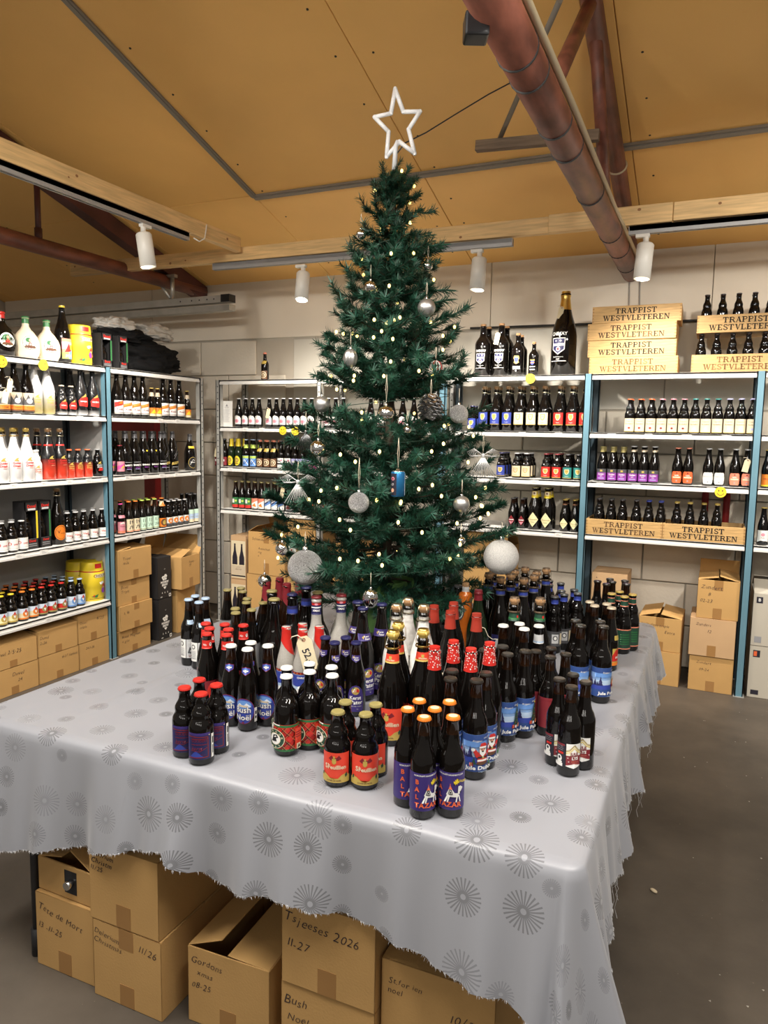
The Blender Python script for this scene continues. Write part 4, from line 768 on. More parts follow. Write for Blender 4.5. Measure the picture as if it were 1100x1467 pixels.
BT('green4', P_stein, .240, .0320, ('crown', 'gold'), n=26, neck=None, desc='dark bottle with gold cap and green label edged red', labels=[lb(.02, 120, 76, 'dkgreen', [q('salmon', -60, 72, 60, 76), q('salmon', -60, 0, 60, 4)] + [q('green', -20, 18+k*9, 18, 22+k*9) for k in range(5)] + [q('dgrey', -22, 14, 20, 16)]), ('neck_label', .196, rect(-36, 0, 36, 26), 'dkgreen', [q('salmon', -36, 22, 36, 25), q('salmon', -36, 0, 36, 3)])])
BT('beige4', P_vichy, .245, .0310, ('crown', 'beige'), n=26, desc='brown bottle with beige cap and red fan label', labels=[lb(.022, 56, 66, 'gold', [p('red', (-28, 16), (28, 16), (28, 34), (10, 62), (-2, 66), (-16, 58), (-28, 40)), t('white', 'noel', 0, 32, 17, .1, .5), q('orange', -28, 0, 28, 12)], .5), ('neck_label', .120, rect(-14, 0, 14, 18), 'gold', [], .3)])
BT('bigor', P_slim, .315, .0270, ('stopper',), n=24, glass=mat('orange_glass', (.55, .13, .015), .12, coat=.5), neck=.90, neckm=mat('clear_top', (.5, .5, .5), .1), desc='bright orange bottle with clear stopper', labels=[('label', .175, oval(0, 38, 22, 38, 24), 'dgrey', [o_('white', 0, 38, 18, 32), o_('dgrey', 0, 38, 14, 27), t('white', 'XO', 0, 38, 14)], -.9)])
BT('gwine', P_champ, .310, .0420, ('foil', 'dkred', .86), n=24, glass=M_GREEN, neck=None, desc='dark green bottle with wine red foil and wire', labels=[])
BT('roundlab', P_bord, .285, .0400, ('crown', 'dgrey'), n=24, neck=None, desc='black bottle with round black and white label', labels=[('label', .13, oval(0, 36, 28, 36, 22), 'white', [o_('black', 0, 36, 24, 31), t('white', 'ALE', 0, 40, 15, 0, .5), q('white', -14, 26, 14, 29)], .3)])
# --- shelf types: right rack
chim = lambda s: [t('white', 'CHIMAY', 0, 96*s, 17*s, 0, .5*s), p('white', (-26*s, 82*s), (26*s, 82*s), (24*s, 40*s), (0, 22*s), (-24*s, 40*s)), p('navy', (-23*s, 79*s), (23*s, 79*s), (21*s, 42*s), (0, 26*s), (-21*s, 42*s)), q('white', -22*s, 53*s, 22*s, 62*s), t('dkred', 'GRANDE RES', 0, 57*s, 5.5*s), ('p', 'white', star(-9*s, 71*s, 5*s, 4)), ('p', 'white', star(9*s, 71*s, 5*s, 4)), o_('white', 0, 42*s, 8*s), o_('dkred', 0, 42*s, 5*s), t('white', 'Grande Reserve', 0, 14*s, 6*s), t('white', '2023', 0, 6*s, 7*s), q('white', -30*s, -2*s, 30*s, 0)]
BT('magnum', P_bord, .370, .0560, ('stopper',), n=20, neck=None, desc='tall black magnum with white and blue shield', labels=[('label', .06, None, 'white', chim(1.25))])
BT('black75', P_bord, .290, .0440, ('stopper',), n=18, neck=None, desc='black corked bottle with gold blue and white print', labels=[('label', .03, None, 'white', [p('gold', (-16, 108), (16, 108), (22, 92), (14, 76), (20, 60), (0, 50), (-20, 60), (-14, 76), (-22, 92)), p('blue', (-14, 94), (14, 94), (12, 70), (0, 60), (-12, 70)), q('white', -26, 14, 26, 36), t('navy', 'CHIMAY', 0, 25, 11, 0, .3), o_('white', 0, 4, 6)])])
BT('black33', P_bord, .225, .0345, ('stopper',), n=16, neck=None, desc='small black corked bottle with gold and blue print', labels=[('label', .03, None, 'white', [q('gold', -16, 72, 16, 80), p('blue', (-14, 70), (14, 70), (12, 50), (0, 42), (-12, 50)), q('orange', -14, 56, 14, 62), t('white', 'CHIMAY', 0, 30, 11, 0, .3), q('white', -18, 8, 18, 16)])])
BT('jero', P_champ, .585, .0860, ('foil', 'goldfoil', .77), n=28, neck=None, desc='giant black bottle with gold neck foil and shield', labels=[('label', .10, None, 'white', chim(1.9), -.28)])
def chilab(c, crest='gold'): return [p('cream' if c not in ('cream',) else 'gold', (-12, 54), (12, 54), (14, 40), (8, 26), (0, 22), (-8, 26), (-14, 40)), p(crest if c != 'cream' else 'beige', (-9, 51), (9, 51), (10, 40), (5, 29), (0, 26), (-5, 29), (-10, 40)), t('brown', 'CHIMAY', 0, 42, 4.6), t('white' if c != 'cream' else 'brown', 'Trappist', 0, 12, 6.5), q('gold', -29, 0, 29, 3)]
for c, nm in (('blue', 'blue'), ('cream', 'cream'), ('red', 'red')):
    BT('chi75'+c, P_champ, .300, .0425, ('cork', 'wire'), n=16, neck=None, desc='corked dark bottle with %s label' % nm, labels=[lb(.045, 60, 76, c, [(s[0], s[1], [(x, y*1.25) for x, y in s[2]]) if s[0] == 'p' else (*s[:4], s[4]*1.25, s[5], *s[6:]) for s in chilab(c)])])
for c, nm, cp in (('blue', 'blue', 'navy'), ('cream', 'cream', 'lgrey'), ('red', 'red', 'dkred'), ('teal', 'green', 'dgrey')):
    BT('chi33'+c, P_stein, .178, .0335, ('crown', cp), n=16, neck=.86, desc='stubby dark bottle with %s crest label' % nm, labels=[lb(.012, 58, 66, c, chilab(c)+[q('lgrey', -12, 78, -6, 84)])])
dia = lambda a, b: [(0, 0), (a, b), (0, 2*b), (-a, b)]
def wm(c, ink, a, b, s): return [('label', s, dia(a, b), c, [o_('gold', 0, b*1.55, 2.5, 2.5, 8), t(ink, 'Westmalle', 0, b, a*.36, 0, .1), q(ink, -a*.35, b*.62, a*.35, b*.68)])]
BT('wmred', P_vichy, .215, .0315, ('crown', 'dgrey'), n=16, neck=.8, desc='dark bottle with dark red diamond label', labels=[('label', .022, dia(24, 34), 'maroon', [q('white', -18, 34, 18, 40), p('pink', (-16, 25), (0, 6), (16, 25)), o_('red', 0, 56, 2.5)])])
BT('wmbig', P_vichy, .300, .0440, ('crown', 'olive'), n=18, neck=None, desc='tall dark bottle with large yellow diamond label', labels=wm('paleyellow', 'olive', 40, 52, .02)+[('neck_label', .225, rect(-44, 0, 44, 46), 'gold', [q('yellow', -44, 0, 44, 22), q('cream', -14, 18, 14, 42), o_('brown', 0, 32, 7)])])
BT('wmsml', P_vichy, .225, .0330, ('crown', 'gold'), n=16, neck=.8, desc='dark bottle with small yellow diamond label', labels=wm('paleyellow', 'olive', 31, 38, .018)+[('neck_label', .185, rect(-40, 0, 40, 8), 'brown', [])])
def roch(cap, dot, nm): BT('roch'+nm, P_stein, .225, .0325, ('crown', cap), n=16, neck=None, desc='dark bottle with cream label and %s cap' % nm, labels=[lb(.008, 60, 78, 'beige', [q('cream', -28, 3, 28, 75), t('brown', 'Trappistes', 0, 62, 8.5), t('brown', 'Rochefort', 0, 46, 10, 0, .1), o_(dot, 0, 22, 6), q('gold', -28, 0, 28, 3)])])
roch('coral', 'red', 'red'); roch('pink', 'maroon', 'pink'); roch('teal', 'mint', 'green'); roch('lilac', 'lilac', 'lilac')
vio = [q('dgrey', -29, 44, 29, 66), p('gold', (-6, 50), (6, 50), (6, 60), (-6, 60)), t('white', 'Gulden', 0, 34, 12, 0, .3), t('white', 'BIER', 0, 22, 7), q('lilac', -16, 8, 16, 12)]
BT('vioA', P_vichy, .240, .0320, ('foil', 'olive', .83), n=16, neck=None, desc='dark bottle with purple label and dull gold neck', labels=[lb(.012, 58, 66, 'violet', vio)])
BT('vioB', P_vichy, .245, .0320, ('crown', 'lgrey'), n=16, neck=None, desc='dark bottle with purple label and silver cap', labels=[lb(.012, 58, 66, 'violet', vio), ('neck_label', .205, rect(-40, 0, 40, 14), 'beige', [])])
def ovl(k, c, cap, nm): BT(k, P_vichy, .240, .0325, ('crown', cap), n=16, neck=None, desc='dark bottle with %s rounded label' % nm, labels=[('label', .012, [(-20, 0), (20, 0), (26, 8), (26, 20), (29, 24), (29, 42), (26, 46), (26, 58), (20, 66), (-20, 66), (-26, 58), (-26, 46), (-29, 42), (-29, 24), (-26, 20), (-26, 8)], c, [q('lgrey', -24, 38, 24, 48) if c == 'white' else q('cream', -20, 28, 20, 36), t('lgrey' if c == 'white' else 'white', 'TRIPEL', 0, 42, 8, 0, .2), o_('lgrey' if c == 'white' else 'dkred', 0, 57, 4), o_('grey', 0, 12, 4)])])
ovl('ovred', 'coral', 'salmon', 'coral red'); ovl('ovwht', 'white', 'lgrey', 'white'); ovl('ovpch', 'salmon', 'lgrey', 'peach')
BT('westA', P_stein, .235, .0315, ('crown', 'dgrey'), n=16, desc='plain dark bottle with black cap', neck=.9)
BT('westB', P_stein, .235, .0315, ('crown', 'blue'), n=16, desc='plain dark bottle with blue cap', neck=.9)
BT('westG', P_stein, .235, .0315, ('crown', 'gold'), n=16, desc='plain dark bottle with gold cap', neck=.9)
BT('orange', P_vichy, .240, .0325, ('crown', 'gold'), n=16, neck=None, desc='dark bottle with orange label', labels=[lb(.012, 60, 66, 'orange', [t('dkred', 'ORVAL', 0, 40, 11, 0, .3), q('yellow', -30, 0, 30, 8)])])
BT('achel', P_vichy, .240, .0325, ('crown', 'gold'), n=16, neck=None, desc='dark bottle with gold cap and white mountain label', labels=[lb(.012, 60, 74, 'white', [p('black', (-30, 0), (30, 0), (30, 8), (16, 14), (4, 8), (-10, 16), (-30, 6)), o_('pink', 0, 50, 9), t('brown', 'Tynt', 0, 32, 10)])])
# --- back left galvanized rack
BT('jag', P_vichy, .240, .0325, ('crown', 'lgrey'), n=14, neck=None, desc='dark bottle with jagged white and pink label', labels=[('label', .02, [(-29, 0), (29, 4), (29, 46), (20, 62), (8, 52), (0, 70), (-8, 52), (-20, 60), (-29, 48)], 'white', [o_('pink', 0, 26, 16, 14), t('dkred', 'Nr', 0, 26, 14), q('lgrey', -29, 2, 29, 6)])])
BT('dkrd', P_vichy, .235, .0315, ('crown', 'dgrey'), n=14, neck=None, desc='dark bottle with dark red label', labels=[lb(.01, 58, 62, 'dkred', [q('white', -12, 28, 12, 44), o_('grey', -14, 12, 6)])])
BT('yel', P_vichy, .240, .0325, ('foil', 'yellow', .72), n=14, neck=None, glass=M_GREEN, desc='green bottle with yellow foil and yellow oval label', labels=[('label', .012, oval(0, 36, 24, 36), 'yellow', [o_('brown', 0, 40, 15, 17), o_('gold', 0, 40, 11, 13), q('brown', -14, 12, 14, 18)])])
BT('blyel', P_vichy, .235, .0325, ('crown', 'lblue'), n=14, neck=None, desc='dark bottle with blue and yellow crossed label', labels=[lb(.01, 60, 78, 'sky', [q('lime', -30, 58, 30, 76), ln('white', 5, (-26, 10), (0, 50), (26, 10)), ln('navy', 4, (-26, 50), (0, 14), (26, 50))]), ('neck_label', .16, rect(-34, 0, 34, 30), 'lime', [])])
BT('swing', P_ale, .225, .0330, ('swing', 'salmon'), n=14, neck=None, desc='dark bottle with round gold label and swing stopper', labels=[lb(.01, 60, 62, 'brown', [o_('cream', 0, 32, 25, 25), o_('brown', 0, 32, 20, 20), o_('cream', 2, 32, 13, 13), p('brown', (-6, 22), (2, 44), (10, 24))]), ('neck_label', .135, rect(-26, 0, 26, 26), 'gold', [])])
BT('wlab', P_vichy, .230, .0325, ('crown', 'dgrey'), n=14, neck=None, desc='dark bottle with black and white label', labels=[lb(.008, 60, 70, 'white', [q('black', -30, 22, 30, 34), q('dgrey', -26, 44, 10, 52), o_('pink', 16, 54, 7)])])
BT('pnk', P_vichy, .225, .0325, ('crown', 'dgrey'), n=14, neck=None, desc='dark bottle with lilac and pink label', labels=[lb(.008, 60, 68, 'hotpink', [q('lilac', -30, 28, 30, 68), q('white', -10, 40, 18, 52)])])
BT('grnr', P_vichy, .235, .0320, ('crown', 'olive'), n=14, neck=.7, desc='brown bottle with green and red label', labels=[lb(.012, 60, 76, 'green', [q('red', -30, 0, 30, 22), q('white', -16, 34, 4, 64), o_('lime', 14, 50, 8)])])
BT('orwh', P_vichy, .235, .0320, ('crown', 'olive'), n=14, neck=.7, desc='brown bottle with white and orange label', labels=[lb(.012, 60, 76, 'white', [p('salmon', (-30, 30), (30, 60), (30, 76), (-30, 76)), p('orange', (-10, 20), (20, 10), (10, 40)), q('grey', -20, 4, 10, 8)])])
BT('blwh', P_vichy, .235, .0320, ('crown', 'olive'), n=14, neck=.7, desc='brown bottle with white and blue label', labels=[lb(.012, 60, 76, 'white', [p('sky', (-30, 10), (30, 44), (30, 66), (-30, 40)), p('navy', (-16, 40), (10, 60), (14, 52), (-10, 34)), q('grey', -20, 4, 10, 8)])])
BT('rdgr', P_vichy, .225, .0325, ('crown', 'dgrey'), n=14, neck=None, desc='dark bottle with grey and dark red label', labels=[lb(.008, 60, 66, 'lgrey', [p('dkred', (-20, 16), (0, 58), (20, 16)), q('dgrey', -30, 0, 30, 10)])])
BT('orlb', P_vichy, .225, .0325, ('crown', 'dgrey'), n=14, neck=None, desc='dark bottle with bright orange label', labels=[lb(.008, 60, 60, 'coral', [o_('white', 0, 30, 16, 18), o_('dkred', 0, 30, 11, 12)])])
# --- left rack
gd = lambda s, c: [t(c, 'Gulden', 0, 58*s, 16*s, .1, .5*s), t(c, 'Draak', 0, 42*s, 17*s, .1, .5*s), p('gold', (-16*s, 70*s), (-4*s, 84*s), (14*s, 90*s), (4*s, 78*s), (16*s, 68*s)), q('salmon', -4*s, 28*s, 22*s, 31*s)]
def fade(key, pf, h, r, top, bot, cap, labels, desc, z=.45, blend=.14):
    m = bpy.data.materials.new('fade_'+key); m.use_nodes = True; nt = m.node_tree; b = nt.nodes['Principled BSDF']; b.inputs['Roughness'].default_value = .2; b.inputs['Coat Weight'].default_value = .4
    tc = N(nt, 'TexCoord'); sp = N(nt, 'SeparateXYZ'); nt.links.new(tc.outputs['Object'], sp.inputs[0]); mr = N(nt, 'MapRange'); mr.inputs['From Min'].default_value = h*(z-blend); mr.inputs['From Max'].default_value = h*(z+blend)
    nt.links.new(sp.outputs['Z'], mr.inputs[0]); mx = N(nt, 'Mix', data_type='RGBA'); mx.inputs[6].default_value = (*PAL[bot], 1); mx.inputs[7].default_value = (*PAL[top], 1); nt.links.new(mr.outputs[0], mx.inputs[0]); nt.links.new(mx.outputs[2], b.inputs['Base Color'])
    BT(key, pf, h, r, cap, labels, glass=m, neck=None, n=16, desc=desc)
BT('gourdk', P_gourd, .270, .085, ('foil', 'red', .84), n=22, neck=None, desc='round black flask with oval picture label', labels=[('label', .05, oval(0, 46, 46, 44), 'white', [o_('mint', 0, 46, 43, 41), o_('green', -6, 60, 24, 18), p('red', (-20, 20), (0, 60), (20, 20)), o_('skin', 2, 62, 9), p('brown', (-34, 16), (34, 16), (26, 30), (-26, 30))])])
BT('gourdc', P_gourd, .262, .080, ('foil', 'green', .82), n=22, glass=M_CREAMG, neck=None, desc='round cream flask with green cap and picture label', labels=[('label', .05, oval(0, 44, 44, 42), 'black', [o_('lgrey', 0, 44, 42, 40), o_('mint', 0, 54, 38, 26), o_('green', -8, 60, 18, 14), p('dkred', (-18, 12), (0, 56), (18, 12)), o_('skin', 2, 58, 9), p('white', (4, 20), (18, 40), (30, 22)), p('brown', (-34, 14), (34, 14), (26, 26), (-26, 26))])])
BT('tallk', P_champ, .380, .052, ('foil', 'yellow', .95), n=18, neck=None, desc='tall black bottle with bright mosaic label', labels=[lb(.03, 90, 130, 'salmon', [q('lime', -45, 0, 0, 40), q('sky', 0, 0, 45, 60), q('pink', -45, 60, 45, 110), p('red', (-30, 40), (0, 100), (20, 50)), q('yellow', 10, 60, 40, 90), t('white', 'JUBEL', 0, 20, 18, 0, .5)], .3)])
BT('orbr', P_champ, .300, .043, ('crown', 'black'), n=16, neck=None, desc='brown bottle with beige and orange street label', labels=[lb(.012, 100, 100, 'beige', [q('orange', -50, 8, 50, 30), p('dgrey', (-40, 34), (-30, 84), (-18, 60), (-6, 90), (8, 60), (22, 84), (38, 34)), o_('white', 0, 56, 14), q('brown', -50, 0, 50, 8), t('brown', 'Kasteel', 0, 19, 11)])])
fade('frost', P_champ, .310, .046, 'lgrey', 'olive', ('crown', 'lgrey'), [('label', .03, None, 'white', gd(1.0, 'gold'))], 'frosted white bottle fading to olive yellow', .28, .2)
fade('gdblk', P_champ, .300, .043, 'black', 'lgrey', ('crown', 'dgrey'), [('label', .05, None, 'white', [p('red', (-26, 10), (20, 4), (34, 24), (26, 60), (-10, 66), (-30, 40)), p('gold', (-14, 58), (10, 84), (14, 66)), t('white', 'IMPERIAL', 0, 36, 11, 0, .3)])], 'black bottle with red shield and frosted foot', .06, .06)
fade('gdblks', P_stein, .190, .034, 'black', 'lgrey', ('crown', 'beige'), [('label', .03, None, 'white', [p('red', (-20, 8), (16, 4), (26, 18), (20, 44), (-8, 50), (-22, 30)), p('gold', (-10, 44), (8, 62), (10, 50)), t('white', 'IMPERIAL', 0, 26, 7, 0, .3)])], 'small black bottle with red shield and frosted foot', .06, .06)
BT('gdwht', P_champ, .310, .045, ('cork', 'gold'), n=16, glass=M_WHITEG, neck=.9, neckm=M_GLASS, desc='white lacquered bottle with red and gold lettering', labels=[('label', .05, None, 'white', gd(1.1, 'red'))])
BT('gdwhs', P_stein, .190, .034, ('crown', 'white'), n=16, glass=M_WHITEG, neck=None, desc='small white lacquered bottle', labels=[('label', .02, None, 'white', gd(.75, 'coral'))])
fade('gdred', P_champ, .310, .045, 'black', 'bred', ('cork', 'wire'), [('label', .06, None, 'white', gd(1.05, 'red')), ('neck_label', .215, rect(-44, 0, 44, 10), 'red', [])], 'black bottle fading to red with gold dragon', .30, .14)
fade('gdreds', P_stein, .190, .034, 'black', 'bred', ('crown', 'coral'), [('label', .03, None, 'white', gd(.75, 'gold'))], 'small black bottle fading to red', .42, .14)
BT('gdsil', P_stein, .190, .034, ('crown', 'grey'), n=16, neck=None, desc='small black bottle with silver and red print', labels=[('label', .03, None, 'white', gd(.75, 'lgrey')+[p('red', (-10, 8), (22, 10), (20, 28), (-4, 26))])])
kwk = [p('orange', (-30, 40), (30, 56), (30, 76), (-30, 62)), p('gold', (-30, 52), (30, 66), (30, 70), (-30, 58)), t('dkred', 'Kwak', 0, 28, 17, 0, .4), q('brown', -30, 4, 30, 8)]
BT('kw75', P_champ, .300, .043, ('crown', 'dgrey'), n=16, neck=None, desc='tall dark bottle with white and orange label', labels=[lb(.02, 62, 84, 'white', kwk)])
BT('kw75r', P_champ, .300, .043, ('crown', 'dgrey'), n=16, neck=None, desc='tall dark bottle with white and red label', labels=[lb(.02, 62, 84, 'white', [p('red', (-30, 40), (30, 58), (30, 84), (-30, 70)), p('orange', (-10, 60), (10, 80), (24, 66))]+kwk[2:])])
BT('kw33', P_vichy, .225, .031, ('crown', 'gold'), n=14, neck=.8, desc='small brown bottle with beige neck and orange label', labels=[lb(.012, 58, 56, 'orange', [q('cream', -29, 0, 29, 16), p('yellow', (-20, 20), (0, 48), (20, 20))]), ('neck_label', .16, rect(-34, 0, 34, 30), 'beige', [])])
BT('ban33', P_vichy, .215, .032, ('crown', 'maroon'), n=14, neck=None, desc='small dark bottle with pink and yellow label', labels=[lb(.012, 60, 76, 'pink', [p('hotpink', (-30, 20), (30, 46), (30, 66), (-30, 46)), p('yellow', (-12, 30), (10, 52), (18, 40)), q('black', -30, 0, 30, 12)])])
BT('ban75', P_champ, .320, .046, ('foil', 'dgrey', .82), n=16, neck=None, desc='large black bottle with white block lettering', labels=[('label', .02, None, 'white', [t('white', 'BARISTA', 0, 46, 17, 0, .9), t('violet', 'CHOCO', 2, 28, 11, 0, .3), q('grey', -30, 66, 30, 70), o_('grey', 16, 10, 3), q('lilac', -20, 16, 20, 19)])])
BT('ban75y', P_champ, .320, .046, ('foil', 'dgrey', .82), n=16, neck=None, desc='large black bottle with yellow pip and white lettering', labels=[('label', .02, None, 'white', [t('white', 'BANANA', 0, 46, 16, 0, .9), t('violet', 'FUSION', 2, 28, 11, 0, .3), o_('yellow', 4, 150, 8, 6), o_('grey', 16, 10, 3)])])
BT('blkgo', P_champ, .320, .046, ('foil', 'dgrey', .82), n=16, neck=None, desc='large black bottle with gold brush lettering', labels=[('label', .02, None, 'white', [p('gold', (-34, 34), (30, 46), (34, 64), (-30, 54)), t('black', 'MONK', 0, 49, 13, .1, .5), q('grey', -24, 16, 24, 20), ln('grey', 2, (-14, 80), (14, 130)), ln('grey', 2, (-14, 100), (14, 150))])])
BT('single', P_champ, .300, .046, ('foil', 'dgrey', .82), n=16, neck=None, desc='lone round shouldered black bottle with gold ring label', labels=[('label', .02, oval(0, 45, 38, 45), 'gold', [o_('black', 0, 45, 35, 42), t('white', 'Kasteel', 0, 48, 14, .1, .3), ln('white', 3, (-22, 28), (0, 70), (20, 60))]), ('neck_label', .18, rect(-30, 0, 30, 18), 'yellow', [])])
BT('pkcap', P_stein, .225, .0325, ('crown', 'hotpink'), n=14, neck=None, desc='dark bottle with magenta cap and pink label', labels=[lb(.01, 62, 74, 'pink', [q('salmon', -31, 0, 31, 16), p('white', (-20, 60), (0, 74), (20, 60)), t('dkred', 'Flemish', 0, 44, 11)]), ('neck_label', .12, rect(-30, 0, 30, 20), 'pink', [])])
BT('n1979', P_vichy, .235, .0315, ('crown', 'orange'), n=14, neck=.72, desc='brown bottle with white label of large digits', labels=[lb(.01, 60, 84, 'cream', [t('ink', '19', 0, 62, 34, 0, 1), t('ink', '79', 0, 28, 34, 0, 1), q('salmon', -30, 2, 30, 8)])])
BT('grnl', P_vichy, .235, .0315, ('crown', 'lime'), n=14, neck=.72, desc='brown bottle with pale green patterned label', labels=[lb(.01, 60, 84, 'mint', [t('dkgreen', '17', 0, 62, 30, 0, .2), t('dkgreen', '74', 0, 28, 30, 0, .2), q('olive', -30, 4, 30, 8)])])
BT('orgn', P_stein, .235, .0340, ('crown', 'orange'), n=14, neck=.72, desc='brown bottle with orange crescent label', labels=[lb(.01, 60, 60, 'orange', [o_('brown', 0, 30, 20, 24), o_('gold', 4, 30, 12, 16)]), ('neck_label', .17, rect(-34, 0, 34, 40), 'cream', [p('orange', (-30, 0), (30, 0), (0, 30))])])
BT('mix', P_stein, .205, .0325, ('crown', 'lgrey'), n=14, neck=None, desc='dark bottle with orange and white badge label', labels=[lb(.01, 54, 58, 'white', [q('dgrey', -27, 0, 27, 16), o_('orange', 0, 34, 17, 18), p('white', (-6, 26), (6, 26), (0, 44))])])
BT('ltblu', P_vichy, .240, .0315, ('crown', 'dgrey'), n=14, neck=None, desc='dark bottle with pale blue label', labels=[lb(.01, 62, 92, 'lblue', [q('cream', -31, 0, 31, 22), q('mint', -31, 60, 31, 92), q('grey', -14, 36, 14, 40)])])
BT('duv', P_stein, .190, .0350, ('crown', 'lgrey'), n=16, neck=.86, desc='stubby dark bottle with white label and red initial', labels=[lb(.014, 66, 62, 'white', [t('red', 'D', -20, 34, 24, 0, .8), t('red', 'uvel', 8, 32, 16, .1, .3), q('lgrey', -30, 8, 30, 11)])])
BT('vedt', P_champ, .355, .048, ('cork', 'wire'), n=18, neck=None, desc='tall black corked bottle with orange disc label', labels=[('label', .03, oval(0, 50, 42, 50, 24), 'orange', [o_('brown', 0, 50, 36, 44, 22), o_('orange', 0, 50, 33, 41, 22), t('brown', 'V', -14, 54, 30, 0, .8), t('brown', 'ivrey', 10, 46, 16)])])
BT('rw33', P_stein, .205, .0335, ('crown', 'lgrey'), n=14, neck=.86, desc='dark bottle with white label and red script', labels=[lb(.012, 64, 54, 'white', [t('red', 'Vieux', 0, 34, 16, .2, .4), q('lgrey', -24, 14, 24, 18), q('dkred', 10, 20, 26, 28)])])
def chou(k, cap, a, b, nm): BT(k, P_stein, .188, .0345, ('crown', cap), n=16, neck=.86, desc='stubby brown bottle with %s cap and gnome label' % nm, labels=[lb(.014, 66, 60, a, [q('snow', -33, 34, 33, 60), o_(b, 6, 30, 15, 17), o_('skin', 6, 36, 7), p('red', (-2, 40), (6, 58), (14, 40)), p('white', (0, 34), (12, 34), (6, 18)), q(b, -33, 0, 33, 8)])])
chou('chy', 'yellow', 'paleyellow', 'gold', 'yellow'); chou('cho', 'orange', 'cream', 'orange', 'orange'); chou('chr', 'red', 'red', 'olive', 'red'); chou('chb', 'lblue', 'lblue', 'sky', 'pale-blue')

# ---- rows on the shelves
BACK = []                                 # second and deeper rows, joined into one object below
def shelf_row(axis, fixed, z, items, where, grp, face, deep=2, gap=.085, skipdeep=()):
    """items: list of (type, coordinate) in order from left; deep further bottles behind each."""
    cnt = {}; tot = {}
    for k, c in items: tot[k] = tot.get(k, 0)+1
    last = {}
    for k, c in items:
        cnt[k] = cnt.get(k, 0)+1; T = TYPES[k]; c = max(c, last.get('c', -99)+T['r']+last.get('r', 0)+.0015); last['c'] = c; last['r'] = T['r']
        name = T['desc']; ordn = (ORD[cnt[k]-1]+' from left ' if tot[k] > 1 else '')
        nd = deep if T['r'] < .04 else min(deep, 1)
        for dpt in range(nd+1):
            d = fixed + (1 if axis == 'x' else -1)*dpt*max(gap, 2*T['r']+.006)
            x, y = (c, d) if axis == 'x' else (d, c)
            if dpt == 0: bottle(k, x, y, z, face+random.uniform(-.06, .06), f'{name}, {ordn}{where}', grp)
            else: BACK.append((k, x, y, z, face))
FR = 5.115   # row line on the right rack
def pairs(ks, cs): return list(zip(ks, cs))
shelf_row('x', 5.17, 2.0585, pairs(['magnum']*2, [-1.539, -1.404]), 'atop the right rack', 'black magnums on the rack', 0, 1, .14)
shelf_row('x', 5.14, 2.0585, pairs(['black75'], [-1.274]), 'atop the right rack', 'black corked bottles', 0, 1, .1)
shelf_row('x', 5.14, 2.0585, pairs(['black33'], [-1.160]), 'beside the giant bottle', 'small black corked bottle', 0, 0)
bottle('jero', *(-0.971, 5.22, 2.088)[:2], 2.0585, 0, 'giant black bottle with gold neck foil on top of the right rack')
shelf_row('x', 5.125, 1.6725, pairs(['chi33blue'], [-1.589]), 'at the tree edge', 'small blue bottles', 0, 1)
shelf_row('x', 5.135, 1.6725, pairs(['chi75blue']*3+['chi75cream']*3+['chi75red']*3, [-1.504, -1.421, -1.334, -1.247, -1.163, -1.078, -0.967, -0.884, -0.797]), 'below the magnums', 'large labelled bottles below the magnums', 0, 1, .1)
shelf_row('x', FR, 1.3425, pairs(['chi33blue']*1+['chi33cream']*2+['chi33red']*2+['chi33teal']*2, [-1.358, -1.247, -1.179, -1.039, -0.964, -0.890, -0.817]), 'on third right shelf', 'stubby crest bottles third shelf', 0, 2)
shelf_row('x', FR, .9835, pairs(['wmred']*2+['wmbig']*2+['wmsml']*2, [-1.264, -1.195, -1.108, -1.019, -0.896, -0.827]), 'on lowest right shelf', 'diamond label bottles lowest shelf', 0, 1)
shelf_row('x', FR, 1.6725, pairs(['rochred']*3+['rochpink']*3+['rochgreen']*3+['rochlilac']*3, [-0.499, -0.444, -0.379, -0.310, -0.248, -0.189, -0.112, -0.050, 0.011, 0.081, 0.145, 0.204]), 'below the wooden crates', 'cream label bottles below the crates', 0, 1)
shelf_row('x', FR, 1.3425, pairs(['vioA']*3+['vioB']*3+['ovred']*2+['ovwht']*2+['ovpch']*2, [-0.661, -0.593, -0.528, -0.461, -0.397, -0.334, -0.187, -0.122, -0.002, 0.061, 0.154, 0.213]), 'above the low crates', 'bottles above the low crates', 0, 1)
shelf_row('x', FR, 1.6725, [('orange', .36)], 'at right edge, high', 'right edge upper bottle', 0, 0)
shelf_row('x', FR, 1.3425, [('orange', .335)], 'at right edge, middle', 'right edge middle bottle', 0, 0)
shelf_row('x', FR, .9835, [('achel', .335), ('achel', .42)], 'at right edge, low', 'right edge low bottles', 0, 0)
# galvanized rack
GR = 5.16
bottle('swing', *(-3.415, 5.2, 2.094)[:2], 2.0585, 0, 'single small swing stopper bottle on top of the galvanized rack')
shelf_row('x', GR, 1.6725, pairs(['jag']*15, [-3.651, -3.580, -3.514, -3.448, -3.346, -3.278, -3.214, -3.148, -3.088, -3.029, -2.971, -2.865, -2.795, -2.726, -2.658]+[-2.60+.11*k for k in range(0)]), 'on galvanized rack', 'jagged white label bottles', 0, 0)
shelf_row('x', GR, 1.6725, pairs(['jag']*6, [-2.42, -2.33, -2.24, -2.15, -2.06, -1.97]), 'glimpsed through tree', 'bottles glimpsed through the tree', 0, 0)
shelf_row('x', GR, 1.3355, pairs(['dkrd']*2+['yel']*2+['blyel']*2+['swing']*3+['wlab']*2+['pnk']*3+['dkrd'][:0], [-3.863, -3.797, -3.725, -3.653, -3.575, -3.501, -3.435, -3.373, -3.311, -3.237, -3.176, -3.116, -3.050, -2.985]), 'on galvanized middle shelf', 'mixed bottles on galvanized middle shelf', 0, 1)
